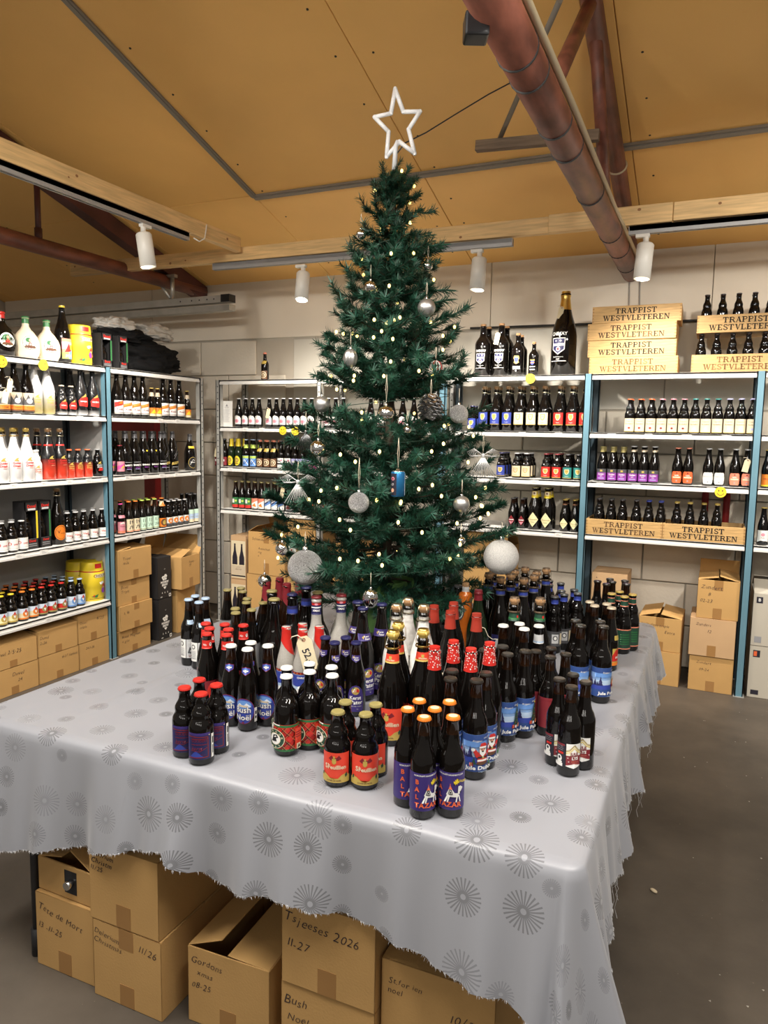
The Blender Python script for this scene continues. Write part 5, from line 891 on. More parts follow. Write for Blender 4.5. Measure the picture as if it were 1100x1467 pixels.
shelf_row('x', GR, .9785, pairs(['grnr']*3+['orwh']*2+['blwh']*3+['rdgr']*2+['orlb']*3, [-3.684, -3.634, -3.584, -3.534, -3.471, -3.408, -3.342, -3.277, -3.148, -3.088, -3.015, -2.950, -2.878]), 'on galvanized lowest shelf', 'mixed bottles on galvanized lowest shelf', 0, 1)
# left rack
LF = -3.875; RL = RAD(74)
bottle('gourdk', LF-.06, [3.125][0]+.015, 2.0625, RL, 'round black flask with picture label at the left edge, top of rack')
for i, y in enumerate([3.285, 3.442]): bottle('gourdc', LF-.03, y, 2.0625, RL-.12, ['left', 'right'][i]+' one of the two round cream flasks with green caps')
bottle('tallk', LF-.06, [3.565][0]+.03, 2.0625, RL, 'tall dark bottle with bright mosaic label beside the yellow keg')
shelf_row('y', LF-.02, 1.7275, pairs(['orbr']*3, [3.093, 3.166, 3.250]), 'on near-left upper shelf', 'orange street label bottles', RL, 0)
shelf_row('y', LF-.02, 1.7275, pairs(['frost']*2, [3.327, 3.423]), 'on near-left upper shelf', 'frosted bottles', RL, 0)
shelf_row('y', LF-.0, 1.7275, pairs(['gdblks']*2, [3.518, 3.595]), 'on near-left upper shelf', 'small red shield bottles', RL, 1)
shelf_row('y', LF-.0, 1.7275, pairs(['gdblk']*2, [3.677, 3.781]), 'on near-left upper shelf', 'red shield bottles', RL, 1)
shelf_row('y', LF-.0, 1.3105, pairs(['gdwht']*3, [3.051, 3.128, 3.217]), 'on near-left middle shelf', 'white lacquered bottles', RL, 1)
shelf_row('y', LF, 1.3105, pairs(['gdwhs'], [3.304]), 'between white and red bottles', 'small white bottle', RL, 0)
shelf_row('y', LF-.0, 1.3105, pairs(['gdred']*2, [3.397, 3.491]), 'on near-left middle shelf', 'red fading bottles', RL, 1)
shelf_row('y', LF, 1.3105, pairs(['gdreds']*3+['gdsil']*1, [3.565, 3.638, 3.719, 3.810]), 'on near-left middle shelf', 'small red fading bottles', RL, 1)
shelf_row('y', LF, .8785, pairs(['duv']*3, [3.035, 3.102, 3.171]), 'on near-left lower shelf', 'red initial bottles', RL, 1)
bottle('vedt', LF-.02, [3.471][0], .8785, RL, 'tall black corked bottle with orange disc label beside dark gift boxes')
shelf_row('y', LF, .8785, pairs(['rw33']*5, [3.534, 3.601, 3.673, 3.754, 3.836]), 'on near-left lower shelf', 'red script bottles', RL, 1)
shelf_row('y', LF, .4355, pairs(['chy']*2+['cho']*2+['chr']*3+['chb']*2, [3.011, 3.083, 3.163, 3.237, 3.308, 3.384, 3.465, 3.546, 3.620]), 'on near-left bottom shelf', 'gnome label bottles', RL, 3, .078)
shelf_row('y', LF, 1.7275, pairs(['kw75r']*1+['kw75']*3+['kw33']*2+['kw75']*0, [4.003, 4.078, 4.169, 4.252, 4.359, 4.424]), 'on far-left upper shelf', 'orange label bottles', RL, 0)
shelf_row('y', LF-.0, 1.7275, [(k+'', y) for k, y in pairs(['kw75', 'kw75', 'kw75'], [4.487, 4.567, 4.674])], 'past small beige pair', 'orange label bottles', RL, 0)
shelf_row('y', LF, 1.7275, pairs(['kw33'], [4.767]), 'alone at far bay corner', 'orange label bottles', RL, 0)
shelf_row('y', LF, 1.3105, pairs(['ban33'], [4.020]), 'on far-left middle shelf', 'small pink bottle', RL, 1)
shelf_row('y', LF-.01, 1.3105, pairs(['ban75']*2+['ban75y']*2+['ban75']*1, [4.088, 4.152, 4.246, 4.347, 4.427]), 'on far-left middle shelf', 'black lettered bottles', RL, 1)
shelf_row('y', LF-.01, 1.3105, pairs(['blkgo']*2, [4.498, 4.596]), 'on far-left middle shelf', 'gold lettered bottles', RL, 1)
shelf_row('y', LF-.01, 1.3105, pairs(['single'], [4.808]), 'on far-left middle shelf', 'lone bottle', RL, 0)
shelf_row('y', LF, .8785, pairs(['pkcap']+['n1979']*2+['grnl']*3+['orgn']+['mix']*4+['ltblu']*3, [4.013, 4.097, 4.165, 4.234, 4.301, 4.370, 4.449, 4.525, 4.586, 4.654, 4.718, 4.757, 4.810, 4.873]), 'on far-left lower shelf', 'mixed bottles on far bay lower shelf', RL, 1)

def join_rows(rows):
    mb = MB(); mats = []; idx = {}; cache = {}
    for k, x, y, z, rz in rows:
        if k not in cache:
            gl, parts = build(k); L = []
            for me in [gl]+[m_ for nm, m_ in parts]:
                mi = []
                for m_ in me.materials:
                    if m_.name not in idx: idx[m_.name] = len(mats); mats.append(m_)
                    mi.append(idx[m_.name])
                L.append(([tuple(v.co) for v in me.vertices], [(tuple(p_.vertices), mi[p_.material_index], p_.use_smooth) for p_ in me.polygons]))
            cache[k] = L
        ca, sa = cos(rz), sin(rz)
        for vs, fs in cache[k]:
            o = len(mb.v); mb.v += [(x+a*ca-b_*sa, y+a*sa+b_*ca, z+c_) for a, b_, c_ in vs]
            for f, m_, sm in fs: mb.f.append([i+o for i in f]); mb.m.append(m_); mb.s.append(sm)
    o = mb.obj('beer_bottles', mats); tag(o, 'dark bottles in the second rows behind the front bottles on the racks', 'bottles'); o['kind'] = 'stuff'
# ================================================================ bottles standing on the cloth: type -> (x, y, turn)
ON_TABLE = {'balt': [(-0.625, 1.567, 0.76), (-0.62, 1.631, 0.54), (-0.567, 1.597, 0.43), (-0.55, 1.657, 0.41), (-0.57, 1.534, 0.6), (-0.511, 1.569, 0.11)],
    'santa': [(-0.518, 1.778, 0.6), (-0.512, 1.845, 0.58), (-0.601, 1.824, 0.63), (-0.583, 1.76, 0.63), (-0.575, 2.049, 0.59)],
    'jtree': [(-0.503, 2.038, 0.38), (-0.536, 2.108, 0.39), (-0.464, 2.093, 0.36)],
    'jsled': [(-0.389, 2.529, 0.54), (-0.362, 2.467, 0.53), (-0.31, 2.555, 0.5), (-0.291, 2.491, 0.5)],
    'jlys': [(-0.336, 1.951, 0.66), (-0.295, 1.903, 0.64), (-0.309, 2.008, 0.5), (-0.267, 1.96, 0.1)],
    'sf33': [(-0.824, 1.587, 0.23), (-0.838, 1.657, 0.38), (-0.754, 1.605, 0.44), (-0.759, 1.676, 0.08)],
    'sf75': [(-0.797, 1.873, 0.05), (-0.818, 1.96, 0.05), (-0.726, 1.929, 0.36)],
    'kp33': [(-1.1, 2.025, -0.03), (-1.046, 1.988, 0.83), (-1.041, 2.056, 0.47), (-0.986, 2.02, 0.45)],
    'kp75': [(-1.081, 2.222, -0.07), (-1.026, 2.149, 0.97), (-0.993, 2.231, 0.33)],
    'bush': [(-1.292, 1.78, 0.31), (-1.257, 1.834, 0.43), (-1.227, 1.773, 0.29), (-1.192, 1.83, 0.26)],
    'stub': [(-1.279, 1.548, 0.43), (-1.285, 1.619, 0.41), (-1.21, 1.531, 0.41), (-1.215, 1.605, 0.39)],
    'tart': [(-1.073, 1.745, 0.29), (-1.035, 1.682, 0.29), (-1.033, 1.806, 0.08), (-0.997, 1.744, 0.08), (-0.961, 1.808, 0.05), (-0.925, 1.745, 0.05)],
    'wht': [(-1.776, 2.18, 0.68), (-1.713, 2.162, 0.84), (-1.792, 2.24, 0.67), (-1.732, 2.225, 0.66)],
    'rneck': [(-1.518, 1.951, 0.84), (-1.47, 1.908, 0.83), (-1.437, 1.851, 0.83), (-1.455, 1.971, 0.81), (-1.407, 1.925, 0.81), (-1.374, 1.869, 0.81), (-1.393, 1.989, 0.79)],
    'gcap': [(-1.766, 2.411, 0.81), (-1.74, 2.469, 0.79), (-1.695, 2.418, 0.79), (-1.554, 2.169, 0.8), (-1.515, 2.117, 0.8), (-1.573, 2.267, 0.78), (-1.607, 2.321, 0.78), (-1.491, 2.181, 0.77), (-1.514, 2.292, 0.76)],
    'delx': [(-1.253, 2.034, 0.55), (-1.225, 2.093, 0.53), (-1.159, 2.091, 0.51), (-1.187, 2.03, 0.53)],
    'stone': [(-1.245, 2.223, 0.51), (-1.221, 2.374, 0.48), (-1.18, 2.289, 0.48)],
    'bigdark': [(-1.368, 2.14, 0.57), (-1.447, 2.248, 0.57), (-1.287, 2.307, 0.51)],
    'bigdarkb': [(-1.351, 2.235, 0.54), (-1.367, 2.362, 0.52)],
    'redfoil': [(-1.544, 2.361, 0.58), (-1.539, 2.447, 0.56), (-1.458, 2.37, 0.55), (-1.453, 2.456, 0.53)],
    'paper': [(-0.914, 2.173, 0.4), (-0.913, 2.272, 0.38), (-0.831, 2.208, 0.36)],
    'orfoil': [(-0.828, 2.299, 0.35), (-0.783, 2.375, 0.32), (-0.753, 2.252, 0.32), (-0.665, 2.26, 0.29)],
    'dots': [(-0.666, 1.863, -0.01), (-0.638, 1.944, 0.32), (-0.57, 1.893, 0.12), (-0.539, 1.972, 0.09)],
    'maroon': [(-0.45, 2.179, 0.47), (-0.414, 2.232, 0.45), (-0.398, 2.14, 0.79), (-0.362, 2.192, 0.51)],
    'cork75': [(-0.79, 2.839, 0.27), (-0.724, 2.78, 0.25), (-0.705, 2.867, 0.24), (-0.638, 2.802, 0.22), (-0.616, 2.888, 0.21), (-0.711, 2.955, 0.24), (-0.688, 3.04, 0.22), (-0.625, 2.976, 0.21), (-0.602, 3.061, 0.19), (-0.795, 2.927, 0.27), (-0.763, 3.088, 0.24)],
    'silv': [(-0.616, 3.215, 0.19), (-0.635, 3.311, 0.19), (-0.577, 3.276, 0.17), (-0.547, 2.986, 0.36), (-0.521, 3.049, 0.34), (-0.544, 3.114, 0.17), (-0.499, 3.164, 0.16), (-0.473, 3.097, 0.5)],
    'grn75': [(-0.59, 2.464, 0.24), (-0.507, 2.496, 0.2)],
    'wcap': [(-0.597, 2.346, 0.25), (-0.554, 2.396, 0.23), (-0.524, 2.337, 0.22)],
    'wcapn': [(-0.488, 2.398, 0.2)],
    'tall': [(-0.422, 3.312, 0.13), (-0.378, 3.264, 0.12), (-0.378, 3.388, 0.11), (-0.36, 3.327, 0.11), (-0.312, 3.379, 0.09), (-0.298, 3.308, 0.09)],
    'green4': [(-0.341, 3.143, 0.46), (-0.315, 3.204, 0.45), (-0.285, 3.11, 0.44), (-0.258, 3.17, 0.43)],
    'beige4': [(-0.398, 2.921, 0.92), (-0.371, 2.863, 0.91), (-0.332, 2.915, 0.9), (-0.307, 2.856, 0.89)],
    'bigor': [(-0.833, 2.668, 0.3)],
    'gwine': [(-0.771, 2.633, 0.28)],
    'roundlab': [(-0.899, 2.777, 0.31)],
    'wcap2': [(-0.998, 2.861, 0.34)]}
TYPES['wcap2'] = dict(TYPES['wcap'], desc='dark longneck with white cap near the orange bottle', built=None)
WHERE = {'balt': 'front cluster', 'tart': 'tartan cluster'}
for key, spots in ON_TABLE.items():
    T = TYPES[key]; n = len(spots)
    order = sorted(range(n), key=lambda i: atan2(spots[i][0], spots[i][1]))
    for k, i in enumerate(order):
        x, y, rz = spots[i]
        lab = f"{T['desc']}, {ORD[k]} from left on table" if n > 1 else f"{T['desc']} on the table"
        bottle(key, x, y, TZ+.004, rz, lab, f"{T['desc']}s on the table" if n > 1 else None)
# price tags tied to bottles
def hang_tag(x, y, z, rz, label, txt='', s=1., tilt=.25, name='price_tag'):
    t_ = thing(name, label, 'tag', (x, y, z), rz)
    b = MB(); w, h = .020*s, .046*s
    b.prism([(-w, 0, -h), (w, 0, -h), (w, 0, h*.7), (w*.5, 0, h), (-w*.5, 0, h), (-w, 0, h*.7)], (0, .0008, 0)); c = b.obj('card', M_PAPER, t_); c.rotation_euler = (0, tilt, 0)
    e = MB(); e.lathe([(.0022*s, 0), (.005*s, 0), (.005*s, .0006)], 12); ee = e.obj('eyelet', mat('eyelet', (.35, .14, .08), .6), c, (0, -.0004, h*.8)); ee.rotation_euler = (RAD(90), 0, 0)
    st = MB(); st.tube([(0, -.002, h*.8), (-.012*s, -.004, h*1.15), (-.028*s, .004, h*1.1), (-.034*s, .012, h*.95)], .0014*s, 5); st.obj('string', M_STRING, c)
    if txt:
        vs, fs = text_tris(txt, 26*s, 0, .6); m = MB(); m.add([(-y_/1000*1.0, -.0006, x_/1000-.004) if 0 else (x_/1000, -.0006, y_/1000) for x_, y_ in vs], fs); o = m.obj('price_writing', P('ink'), c, (0, 0, -.008)); o.rotation_euler = (0, RAD(78), 0)
    return t_
hang_tag(*(-1.148, 1.991, 0.935), RAD(24), 'large cream price tag reading 52 tied to a red foil stoneware bottle', '52,-', 1.25, -.25)
for (x, y, z), rz, lab in [
    ((-3.8, 3.042, 1.82), RAD(80), 'white price tag hanging at the left edge of the upper shelf'),
    ((-3.8, 3.074, 1.886), RAD(90), 'cream price tag tied to an orange street label bottle'),
    ((-3.327, 5.11, 1.787), 0, 'cream price tag among the jagged label bottles'),
    ((-3.847, 5.11, 1.453), 0, 'cream price tag at the left end of the galvanized middle shelf'),
    ((-3.191, 5.11, 1.138), 0, 'cream price tag beside the hanging silver bow'),
    ((-1.417, 5.1, 2.319), 0, 'cream price tag on the second black magnum'),
    ((-0.994, 5.172, 2.487), 0, 'cream price tag on the gold neck of the giant bottle'),
    ((0.215, 5.08, 1.48), 0, 'cream price tag on the last peach label bottle')]:
    hang_tag(x, y, z, rz, lab, '', .9, .2)
# ================================================================ the christmas tree
TRX, TRY = -1.19, 2.72
M_PINE1 = mat('needle_green', (.010, .060, .030), .55, noise=.5, nscale=30)
M_PINE2 = mat('needle_blue_green', (.018, .095, .060), .5)
M_PINE3 = mat('needle_deep_green', (.006, .034, .018), .6)
M_STEM = mat('twig_brown', (.05, .035, .02), .8)
tree = thing('christmas_tree', 'tall artificial green christmas tree standing on the bottle table', 'tree', (TRX, TRY, TZ+.004))
RADT = [(.9, .28), (1.0, .40), (1.15, .52), (1.3, .47), (1.5, .39), (1.7, .335), (1.9, .265), (2.0, .24), (2.2, .17), (2.39, .125), (2.5, .095), (2.6, .065), (2.8, .04)]
b = MB(); b.tube([(0, 0, .03), (0, 0, .9), (0, 0, 1.5), (0, 0, 1.97)], [.018, .017, .013, .006], 12); b.obj('trunk', M_STEM, tree)
b = MB()
for k in range(4):
    a = k*pi/2+.5; b.tube([(0, 0, .06), (.07*cos(a), .07*sin(a), .05), (.13*cos(a), .13*sin(a), .006)], .009, 8)
b.tube([(0, 0, .003), (0, 0, .16)], .026, 12); b.obj('stand', P('dgrey'), tree)
def branch_mesh(L, seed):
    r = random.Random(seed); mb = MB()
    def needles(pts, dens, ln):
        for p0, p1 in zip(pts, pts[1:]):
            d = p1-p0; l = d.length; d.normalize(); u = d.cross(Vector((0, .1, 1))).normalized(); w = u.cross(d)
            for _ in range(int(l*dens)):
                t_ = r.random(); a = r.random()*2*pi; f = .40+r.random()*.65; n = (u*cos(a)+w*sin(a)); dr = (d*f+n).normalized(); q = ln*(.7+.5*r.random())
                s = dr.cross(d).normalized()*.0017; o = p0+(p1-p0)*t_
                mb.add([o-s, o+s, o+dr*q*.6+s*.8, o+dr*q, o+dr*q*.6-s*.8], [(0, 1, 2, 3, 4)], 0 if r.random() < .55 else (1 if r.random() < .55 else 2))
    main = []
    for k in range(9):
        s = k/8; main.append(Vector((L*s, .012*sin(s*5+seed), -.05*L*sin(s*pi)+.10*L*s*s)))
    mb.tube(main, [.0035-.0022*k/8 for k in range(9)], 5, 3)
    needles(main[2 if L > .3 else 1:], 1000, .034)
    needles([main[7], main[8]], 2000, .033)
    # tip tuft and side twigs
    n = max(2, int(L/.085))
    for k in range(n):
        s = .28+.64*k/max(1, n-1); base = main[min(7, int(s*8))]; sd = 1 if k % 2 else -1
        a = sd*(.55+.35*r.random()); l = (.06+.09*r.random())*(1.1-.35*s); up_ = (r.random()-.3)*.5
        tw = [base+Vector((cos(a)*l*q, sin(a)*l*q, up_*l*q+.02*q*q)) for q in (0, .35, .7, 1)]
        mb.tube(tw, .0014, 4, 3, caps=False); needles(tw, 1000, .032)
    return mb.mesh('branch', [M_PINE1, M_PINE2, M_PINE3, M_STEM])
LENS = [.12, .2, .3, .4, .5]
BRM = [[branch_mesh(l, 11*k+i) for i in range(3)] for k, l in enumerate(LENS)]
r = random.Random(21); nb = 0
def treerad(z): return lerp(RADT, z)
levels = [.99, 1.05, 1.11, 1.17, 1.24, 1.31, 1.38, 1.45, 1.52, 1.59, 1.655, 1.80, 1.85, 1.90, 1.97, 2.04, 2.11, 2.18, 2.25, 2.32, 2.39, 2.46, 2.53, 2.58]
for li_, z in enumerate(levels):
    R_ = treerad(z); n = 9 if .0 < abs(z-1.655) < 1e-6 or abs(z-1.655) < 1e-6 else 12 if z < 1.7 else (11 if z < 2.1 else (10 if z < 2.4 else 8)); ph = r.random()*6
    for k in range(n):
        a = ph+2*pi*(k+.35*(r.random()-.5))/n; l = R_*(.78+.34*r.random())
        ki = min(range(5), key=lambda q_: abs(LENS[q_]-l)); me = BRM[ki][r.randrange(3)]
        o = link('branch', me, tree, (0, 0, z-TZ-.004+(r.random()-.5)*.03)); s = l/LENS[ki]; o.scale = (s, max(.8, min(1.25, s)), max(.8, min(1.25, s)))
        el = (.02 if z < 1.2 else .12)+(.25 if z > 2.4 else 0)+(r.random()-.5)*.22
        if z < 1.06: el = -.10+(r.random()-.5)*.15
        o.rotation_euler = (r.uniform(-.4, .4), -el, a); nb += 1
for k in range(5):
    a = k*2*pi/5; o = link('branch', BRM[0][k % 3], tree, (0, 0, 1.80)); o.scale = (.8, .8, .8); o.rotation_euler = (0, -1.05, a); nb += 1
print('branches', nb)
# star
st = thing('tree_star', 'white outlined five pointed star on top of the tree', 'star', (-1.19, 2.72, 2.697), RAD(20))
M_STAR = mat('star_frosted', (.86, .87, .88), .35, coat=.3, noise=.12, nscale=200)
pts = [(.093*(1 if i % 2 == 0 else .44)*sin(pi*i/5), .003, .136*(1 if i % 2 == 0 else .44)*cos(pi*i/5)) for i in range(10)]
b = MB(); 
for i in range(10): b.tube([pts[i], pts[(i+1) % 10]], .0085, 8); b.sphere(pts[i], .0088, 10)
o = b.obj('star_outline', M_STAR, st, (.012, 0, .136)); o.rotation_euler = (0, RAD(-6), 0)
b = MB(); b.tube([(0, 0, -.03), (.004, 0, .06), (.010, 0, .08)], [.010, .009, .006], 12); b.obj('star_socket', mat('clear_plastic', (.75, .77, .78), .12, coat=.5), st)
b = MB(); b.tube([(0, 0, .02)]+[tuple(Vector(q_)-Vector(st.location)) for q_ in []]+[(.0, 0, 0)], .002, 5)
cab = [(-1.184, 2.72, 2.723), (-1.155, 2.74, 2.77), (-1.092, 2.8, 2.821), (-1.013, 2.9, 2.912), (-0.902, 3, 3.014), (-0.796, 3.05, 3.076)]
b = MB(); b.tube(cab, .0028, 6); tag(b.obj('star_cable', P('black')), 'thin black cable running from the star up to the red pipe', 'cable')
# fairy lights
M_BULB = mat('warm_led', (1, .85, .5), .4, emit=(1, .74, .20), emit_s=3.2)
fl = thing('fairy_lights', 'string of warm white fairy lights wound round the tree', 'lights', (TRX, TRY, 1.0))
BULBS = [(-1.094, 2.523, 2.061), (-1.351, 2.555, 2.033), (-1.226, 2.483, 2.005), (-1.13, 2.493, 2.019), (-1.157, 2.482, 1.996), (-1.087, 2.499, 1.99), (-1.076, 2.536, 2.072), (-0.957, 2.679, 2.019), (-0.954, 2.759, 2.009), (-0.989, 2.627, 2.064), (-0.947, 2.655, 1.964), (-1.083, 2.474, 1.906), (-1.212, 2.436, 1.854), (-1.212, 2.43, 1.836), (-1.283, 2.434, 1.805), (-0.953, 2.566, 1.863), (-1.159, 2.395, 1.719), (-1.159, 2.347, 1.542), (-0.953, 2.438, 1.572), (-0.826, 2.628, 1.542), (-0.935, 2.405, 1.451), (-0.899, 2.445, 1.464), (-0.868, 2.458, 1.425), (-1.059, 2.319, 1.411), (-0.981, 2.353, 1.407), (-1.216, 2.315, 1.447), (-0.786, 2.608, 1.414), (-0.75, 2.656, 1.351), (-0.897, 2.551, 1.676), (-0.84, 2.73, 1.641), (-1.223, 2.353, 1.566), (-1.333, 2.319, 1.398), (-1.283, 2.319, 1.434), (-0.89, 2.528, 1.611), (-0.917, 2.478, 1.583), (-0.949, 2.79, 2.067), (-1.099, 2.451, 1.852), (-0.991, 2.524, 1.875), (-0.849, 2.699, 1.675), (-1.153, 2.386, 1.692), (-1.077, 2.375, 1.58), (-0.78, 2.711, 1.443), (-0.766, 2.63, 1.38), (-1.282, 2.302, 1.396), (-1.298, 2.511, 2.019), (-1.116, 2.507, 2.051), (-1.164, 2.5, 2.063), (-1.362, 2.29, 1.299), (-1.18, 2.27, 1.339), (-1.134, 2.264, 1.306), (-1.091, 2.24, 1.204), (-1.009, 2.262, 1.192), (-1.158, 2.232, 1.206), (-1.452, 2.297, 1.175), (-1.41, 2.283, 1.207), (-0.978, 2.324, 1.337), (-0.901, 2.358, 1.303), (-0.811, 2.472, 1.329), (-0.793, 2.458, 1.256), (-0.814, 2.412, 1.209), (-0.795, 2.44, 1.217), (-0.768, 2.621, 1.383), (-0.749, 2.656, 1.349), (-0.76, 2.588, 1.339), (-0.982, 2.352, 1.402), (-1.024, 2.268, 1.229), (-0.727, 2.856, 1.248), (-1.142, 2.682, 2.646), (-1.114, 2.742, 2.605), (-1.24, 2.652, 2.574), (-1.091, 2.653, 2.441), (-1.067, 2.637, 2.325), (-1.135, 2.579, 2.316), (-1.128, 2.55, 2.192), (-1.022, 2.739, 2.243)]
bb = MB(); bb.sphere((0, 0, 0), .0058, 10, 0, 1.3); bm_ = bb.mesh('light_bulb', M_BULB)
r = random.Random(9); allb = []
for q_ in BULBS: allb.append(Vector(q_))
for k in range(34):                                     # bulbs round the back of the tree
    z = 1.05+1.55*k/34; a = .5+k*.62; a = 0.75+(a % (pi*.95)); R_ = treerad(z)*.88; allb.append(Vector((TRX+R_*cos(a), TRY+R_*sin(a), z)))
for v in allb: link('light_bulb', bm_, fl, v-fl.location)
w = MB(); n = 420
w.tube([(treerad(1.02+1.6*k/n)*.80*cos(k*.155), treerad(1.02+1.6*k/n)*.80*sin(k*.155), .02+1.6*k/n) for k in range(n)], .0013, 4); w.obj('light_wire', mat('wire_green', (.01, .04, .02), .5), fl)
# ---- ornaments
def hook(t_, r_, ln_=.05, m=None):
    b = MB(); b.tube([(0, 0, r_+.006), (.003, 0, r_+ln_*.5), (.0, 0, r_+ln_)], .0007, 4); b.tube([(0, 0, r_+.006), (-.003, 0, r_+ln_*.5), (.0, 0, r_+ln_)], .0007, 4); b.obj('hanging_loop', m or M_STRING, t_)
def bauble(x, y, z, r_, m, label, ln_=.05, rib=0, sq=1.):
    t_ = thing('bauble', label, 'ornament', (x, y, z), r.random()*3)
    b = MB(); b.sphere((0, 0, 0), r_, 32, 0, sq)
    if rib: b.v = [(x_*(1+rib*cos(9*atan2(y_, x_)))*(1-.0), y_*(1+rib*cos(9*atan2(y_, x_))), z_) for x_, y_, z_ in b.v]
    b.obj('ball', m, t_)
    c = MB(); k = max(.0045, r_*.16); c.lathe([(k, r_*sq*.96), (k, r_*sq+k*1.1), (k*.5, r_*sq+k*1.4), (0, r_*sq+k*1.4)], 14); c.tube([(-k*.5, 0, r_*sq+k*1.3), (0, 0, r_*sq+k*2.4), (k*.5, 0, r_*sq+k*1.3)], k*.14, 5); c.obj('hanger_cap', M_SILV, t_)
    hook(t_, r_*sq+k*1.6, ln_); return t_
M_WHT = M_WGLIT
bauble(*(-1.287, 2.215, 1.167), .0625, M_GLIT, 'large silver glitter ball hanging low at the left of the tree')
bauble(*(-0.689, 2.638, 1.192), .066, M_WHT, 'large white textured ball hanging low at the right of the tree')
bauble(*(-1.104, 2.267, 1.404), .0365, M_GLIT, 'silver glitter ball below centre left, hanging on a long thread', .11)
bauble(*(-0.797, 2.474, 1.399), .0295, M_MATTE, 'matte pearl ball lower right beside the fairy lights', .05)
bauble(*(-0.996, 2.599, 2.113), .0335, M_MATTE, 'matte silver ball high on the right side of the tree')
bauble(*(-1.223, 2.426, 1.917), .0255, M_MATTE, 'oval ribbed silver ornament on the upper left of the tree', .05, .08, 1.35)
bauble(*(-1.33, 2.406, 1.749), .030, M_MATTE, 'matte grey ball at the left edge of the middle branches')
bauble(*(-1.059, 2.387, 1.716), .029, M_CHROME, 'shiny mirrored ball at the centre of the tree', .10)
bauble(*(-0.856, 2.592, 1.721), .0345, M_GLIT, 'silver glitter ball right of the pine cone ornament')
bauble(*(-1.189, 2.518, 2.186), .0235, M_CHROME, 'shiny ball near the top on the left')
bauble(*(-1.268, 2.592, 2.4), .020, M_CHROME, 'small mirrored ball at the upper left tip')
bauble(*(-1.018, 2.662, 2.279), .018, M_CHROME, 'small mirrored ball at the upper right tip')
bauble(*(-1.376, 2.204, 1.229), .024, M_CHROME, 'small shiny ball on the lowest left branch tip', .03)
bauble(*(-1.556, 2.365, 1.065), .0265, M_CHROME, 'mirror ball hanging lowest at the far left', .05)
bauble(*(-1.05, 2.26, 1.072), .0265, M_CHROME, 'ribbed silver drop hanging lowest in front of the trunk', .05, .07, 1.3)
bauble(*(-1.307, 2.34, 1.587), .030, M_CHROME, 'mirrored ball among silver beads at the left middle', .05)
bauble(*(-1.007, 2.46, 1.659), .016, M_CHROME, 'tiny mirrored ball deep in the middle branches', .04)
bauble(*(-0.806, 2.506, 1.261), .017, M_CHROME, 'tiny mirrored ball deep in the lower right branches', .04)
# pine cone ornament
pc = thing('pine_cone_ornament', 'silver pine cone ornament right of centre on the tree', 'ornament', (-0.925, 2.479, 1.737))
sc1 = MB(); sc1.add([(-.011, 0, -.004), (.011, 0, -.004), (.012, .009, .008), (0, .014, .017), (-.012, .009, .008), (0, .004, .004)], [(0, 1, 2, 5), (5, 2, 3), (5, 3, 4), (0, 5, 4)]); scm = sc1.mesh('scale', M_SILV)
b = MB(); b.sphere((0, 0, 0), .031, 14, 0, 1.3); b.obj('cone_core', M_MATTE, pc)
for ri in range(7):
    zz = .040-.0125*ri; rr = .036*sqrt(max(.05, 1-(zz/.048)**2)); n = 6 if ri in (0, 6) else 10
    for k in range(n):
        a = 2*pi*(k+.5*(ri % 2))/n; o = link('scale', scm, pc, (rr*cos(a)*.86, rr*sin(a)*.86, zz+.006)); o.rotation_euler = (RAD(-12), pi, a-pi/2); o.scale = (1.25, 1.35, 1.2)
hook(pc, .045, .06)
# can ornament
cn = thing('can_ornament', 'small blue can ornament hanging at the centre of the tree', 'ornament', (-0.984, 2.329, 1.472), RAD(25))
b = MB(); b.lathe(P_can(.088, .0245), 24); b.obj('can_body', mat('can_blue', (.03, .20, .45), .25, metal=.5), cn, (0, 0, -.044))
b = MB(); b.lathe([(.0215, .041), (.022, .0445), (.008, .045), (.007, .052), (0, .052)], 18); b.obj('can_top', M_SILV, cn)
cnf = lambda u, v, o: ((.0246+o)*sin(u/.0246), -(.0246+o)*cos(u/.0246), v-.044)
link('can_print', print_mesh('can_print', rect(-36, 5, -6, 80), 'ink', [o_('pink', -20, 62, 7, 6), o_('dkred', -20, 62, 4, 4), t('lgrey', 'Ø', -20, 42, 12), o_('skin', -20, 22, 6, 7), q('lblue', 26, 5, 30, 80)], cnf), cn)
hook(cn, .05, .11)
# white wire ornament
wo = thing('wire_ornament', 'white and red looped wire ornament on the upper right branches', 'ornament', (-0.943, 2.569, 1.889))
for k in range(6):
    b = MB(); a = k*pi/6; b.tube([(.024*cos(q_*pi/8)*cos(a), .024*cos(q_*pi/8)*sin(a), .026*sin(q_*pi/8)) for q_ in range(17)], .0013, 5); b.obj('wire_loop', P('red' if k % 3 == 0 else 'white'), wo)
hook(wo, .026)
# tinsel bows / fringes
def fringe(x, y, z, s, label, bow=True, m=None):
    t_ = thing('tinsel_bow', label, 'ornament', (x, y, z), RAD(22)); m = m or mat('tinsel_white', (.72, .72, .71), .35, metal=.3)
    b = MB()
    for k in range(11):
        f = (k-5)/5; b.tube([(0, 0, 0), (f*s*.28, -.004, -s*.45), (f*s*.55, -.006+.004*(k % 2), -s*(1.0-.12*abs(f)))], .0015, 4)
    b.obj('fringe', m, t_)
    if bow:
        for sd in (-1, 1):
            c = MB()
            for k in range(5):
                w_ = .6+.14*k; c.tube([(0, 0, 0), (sd*s*.35*w_, -.004, s*.25*w_), (sd*s*.62*w_, -.004, s*.12*w_), (sd*s*.5*w_, -.004, -s*.05), (0, 0, 0)], .0016, 4)
            c.obj('bow_loop', m, t_)
    b = MB(); b.sphere((0, -.003, .0), s*.09, 10); b.obj('knot', m, t_)
    hook(t_, .004, .07); return t_
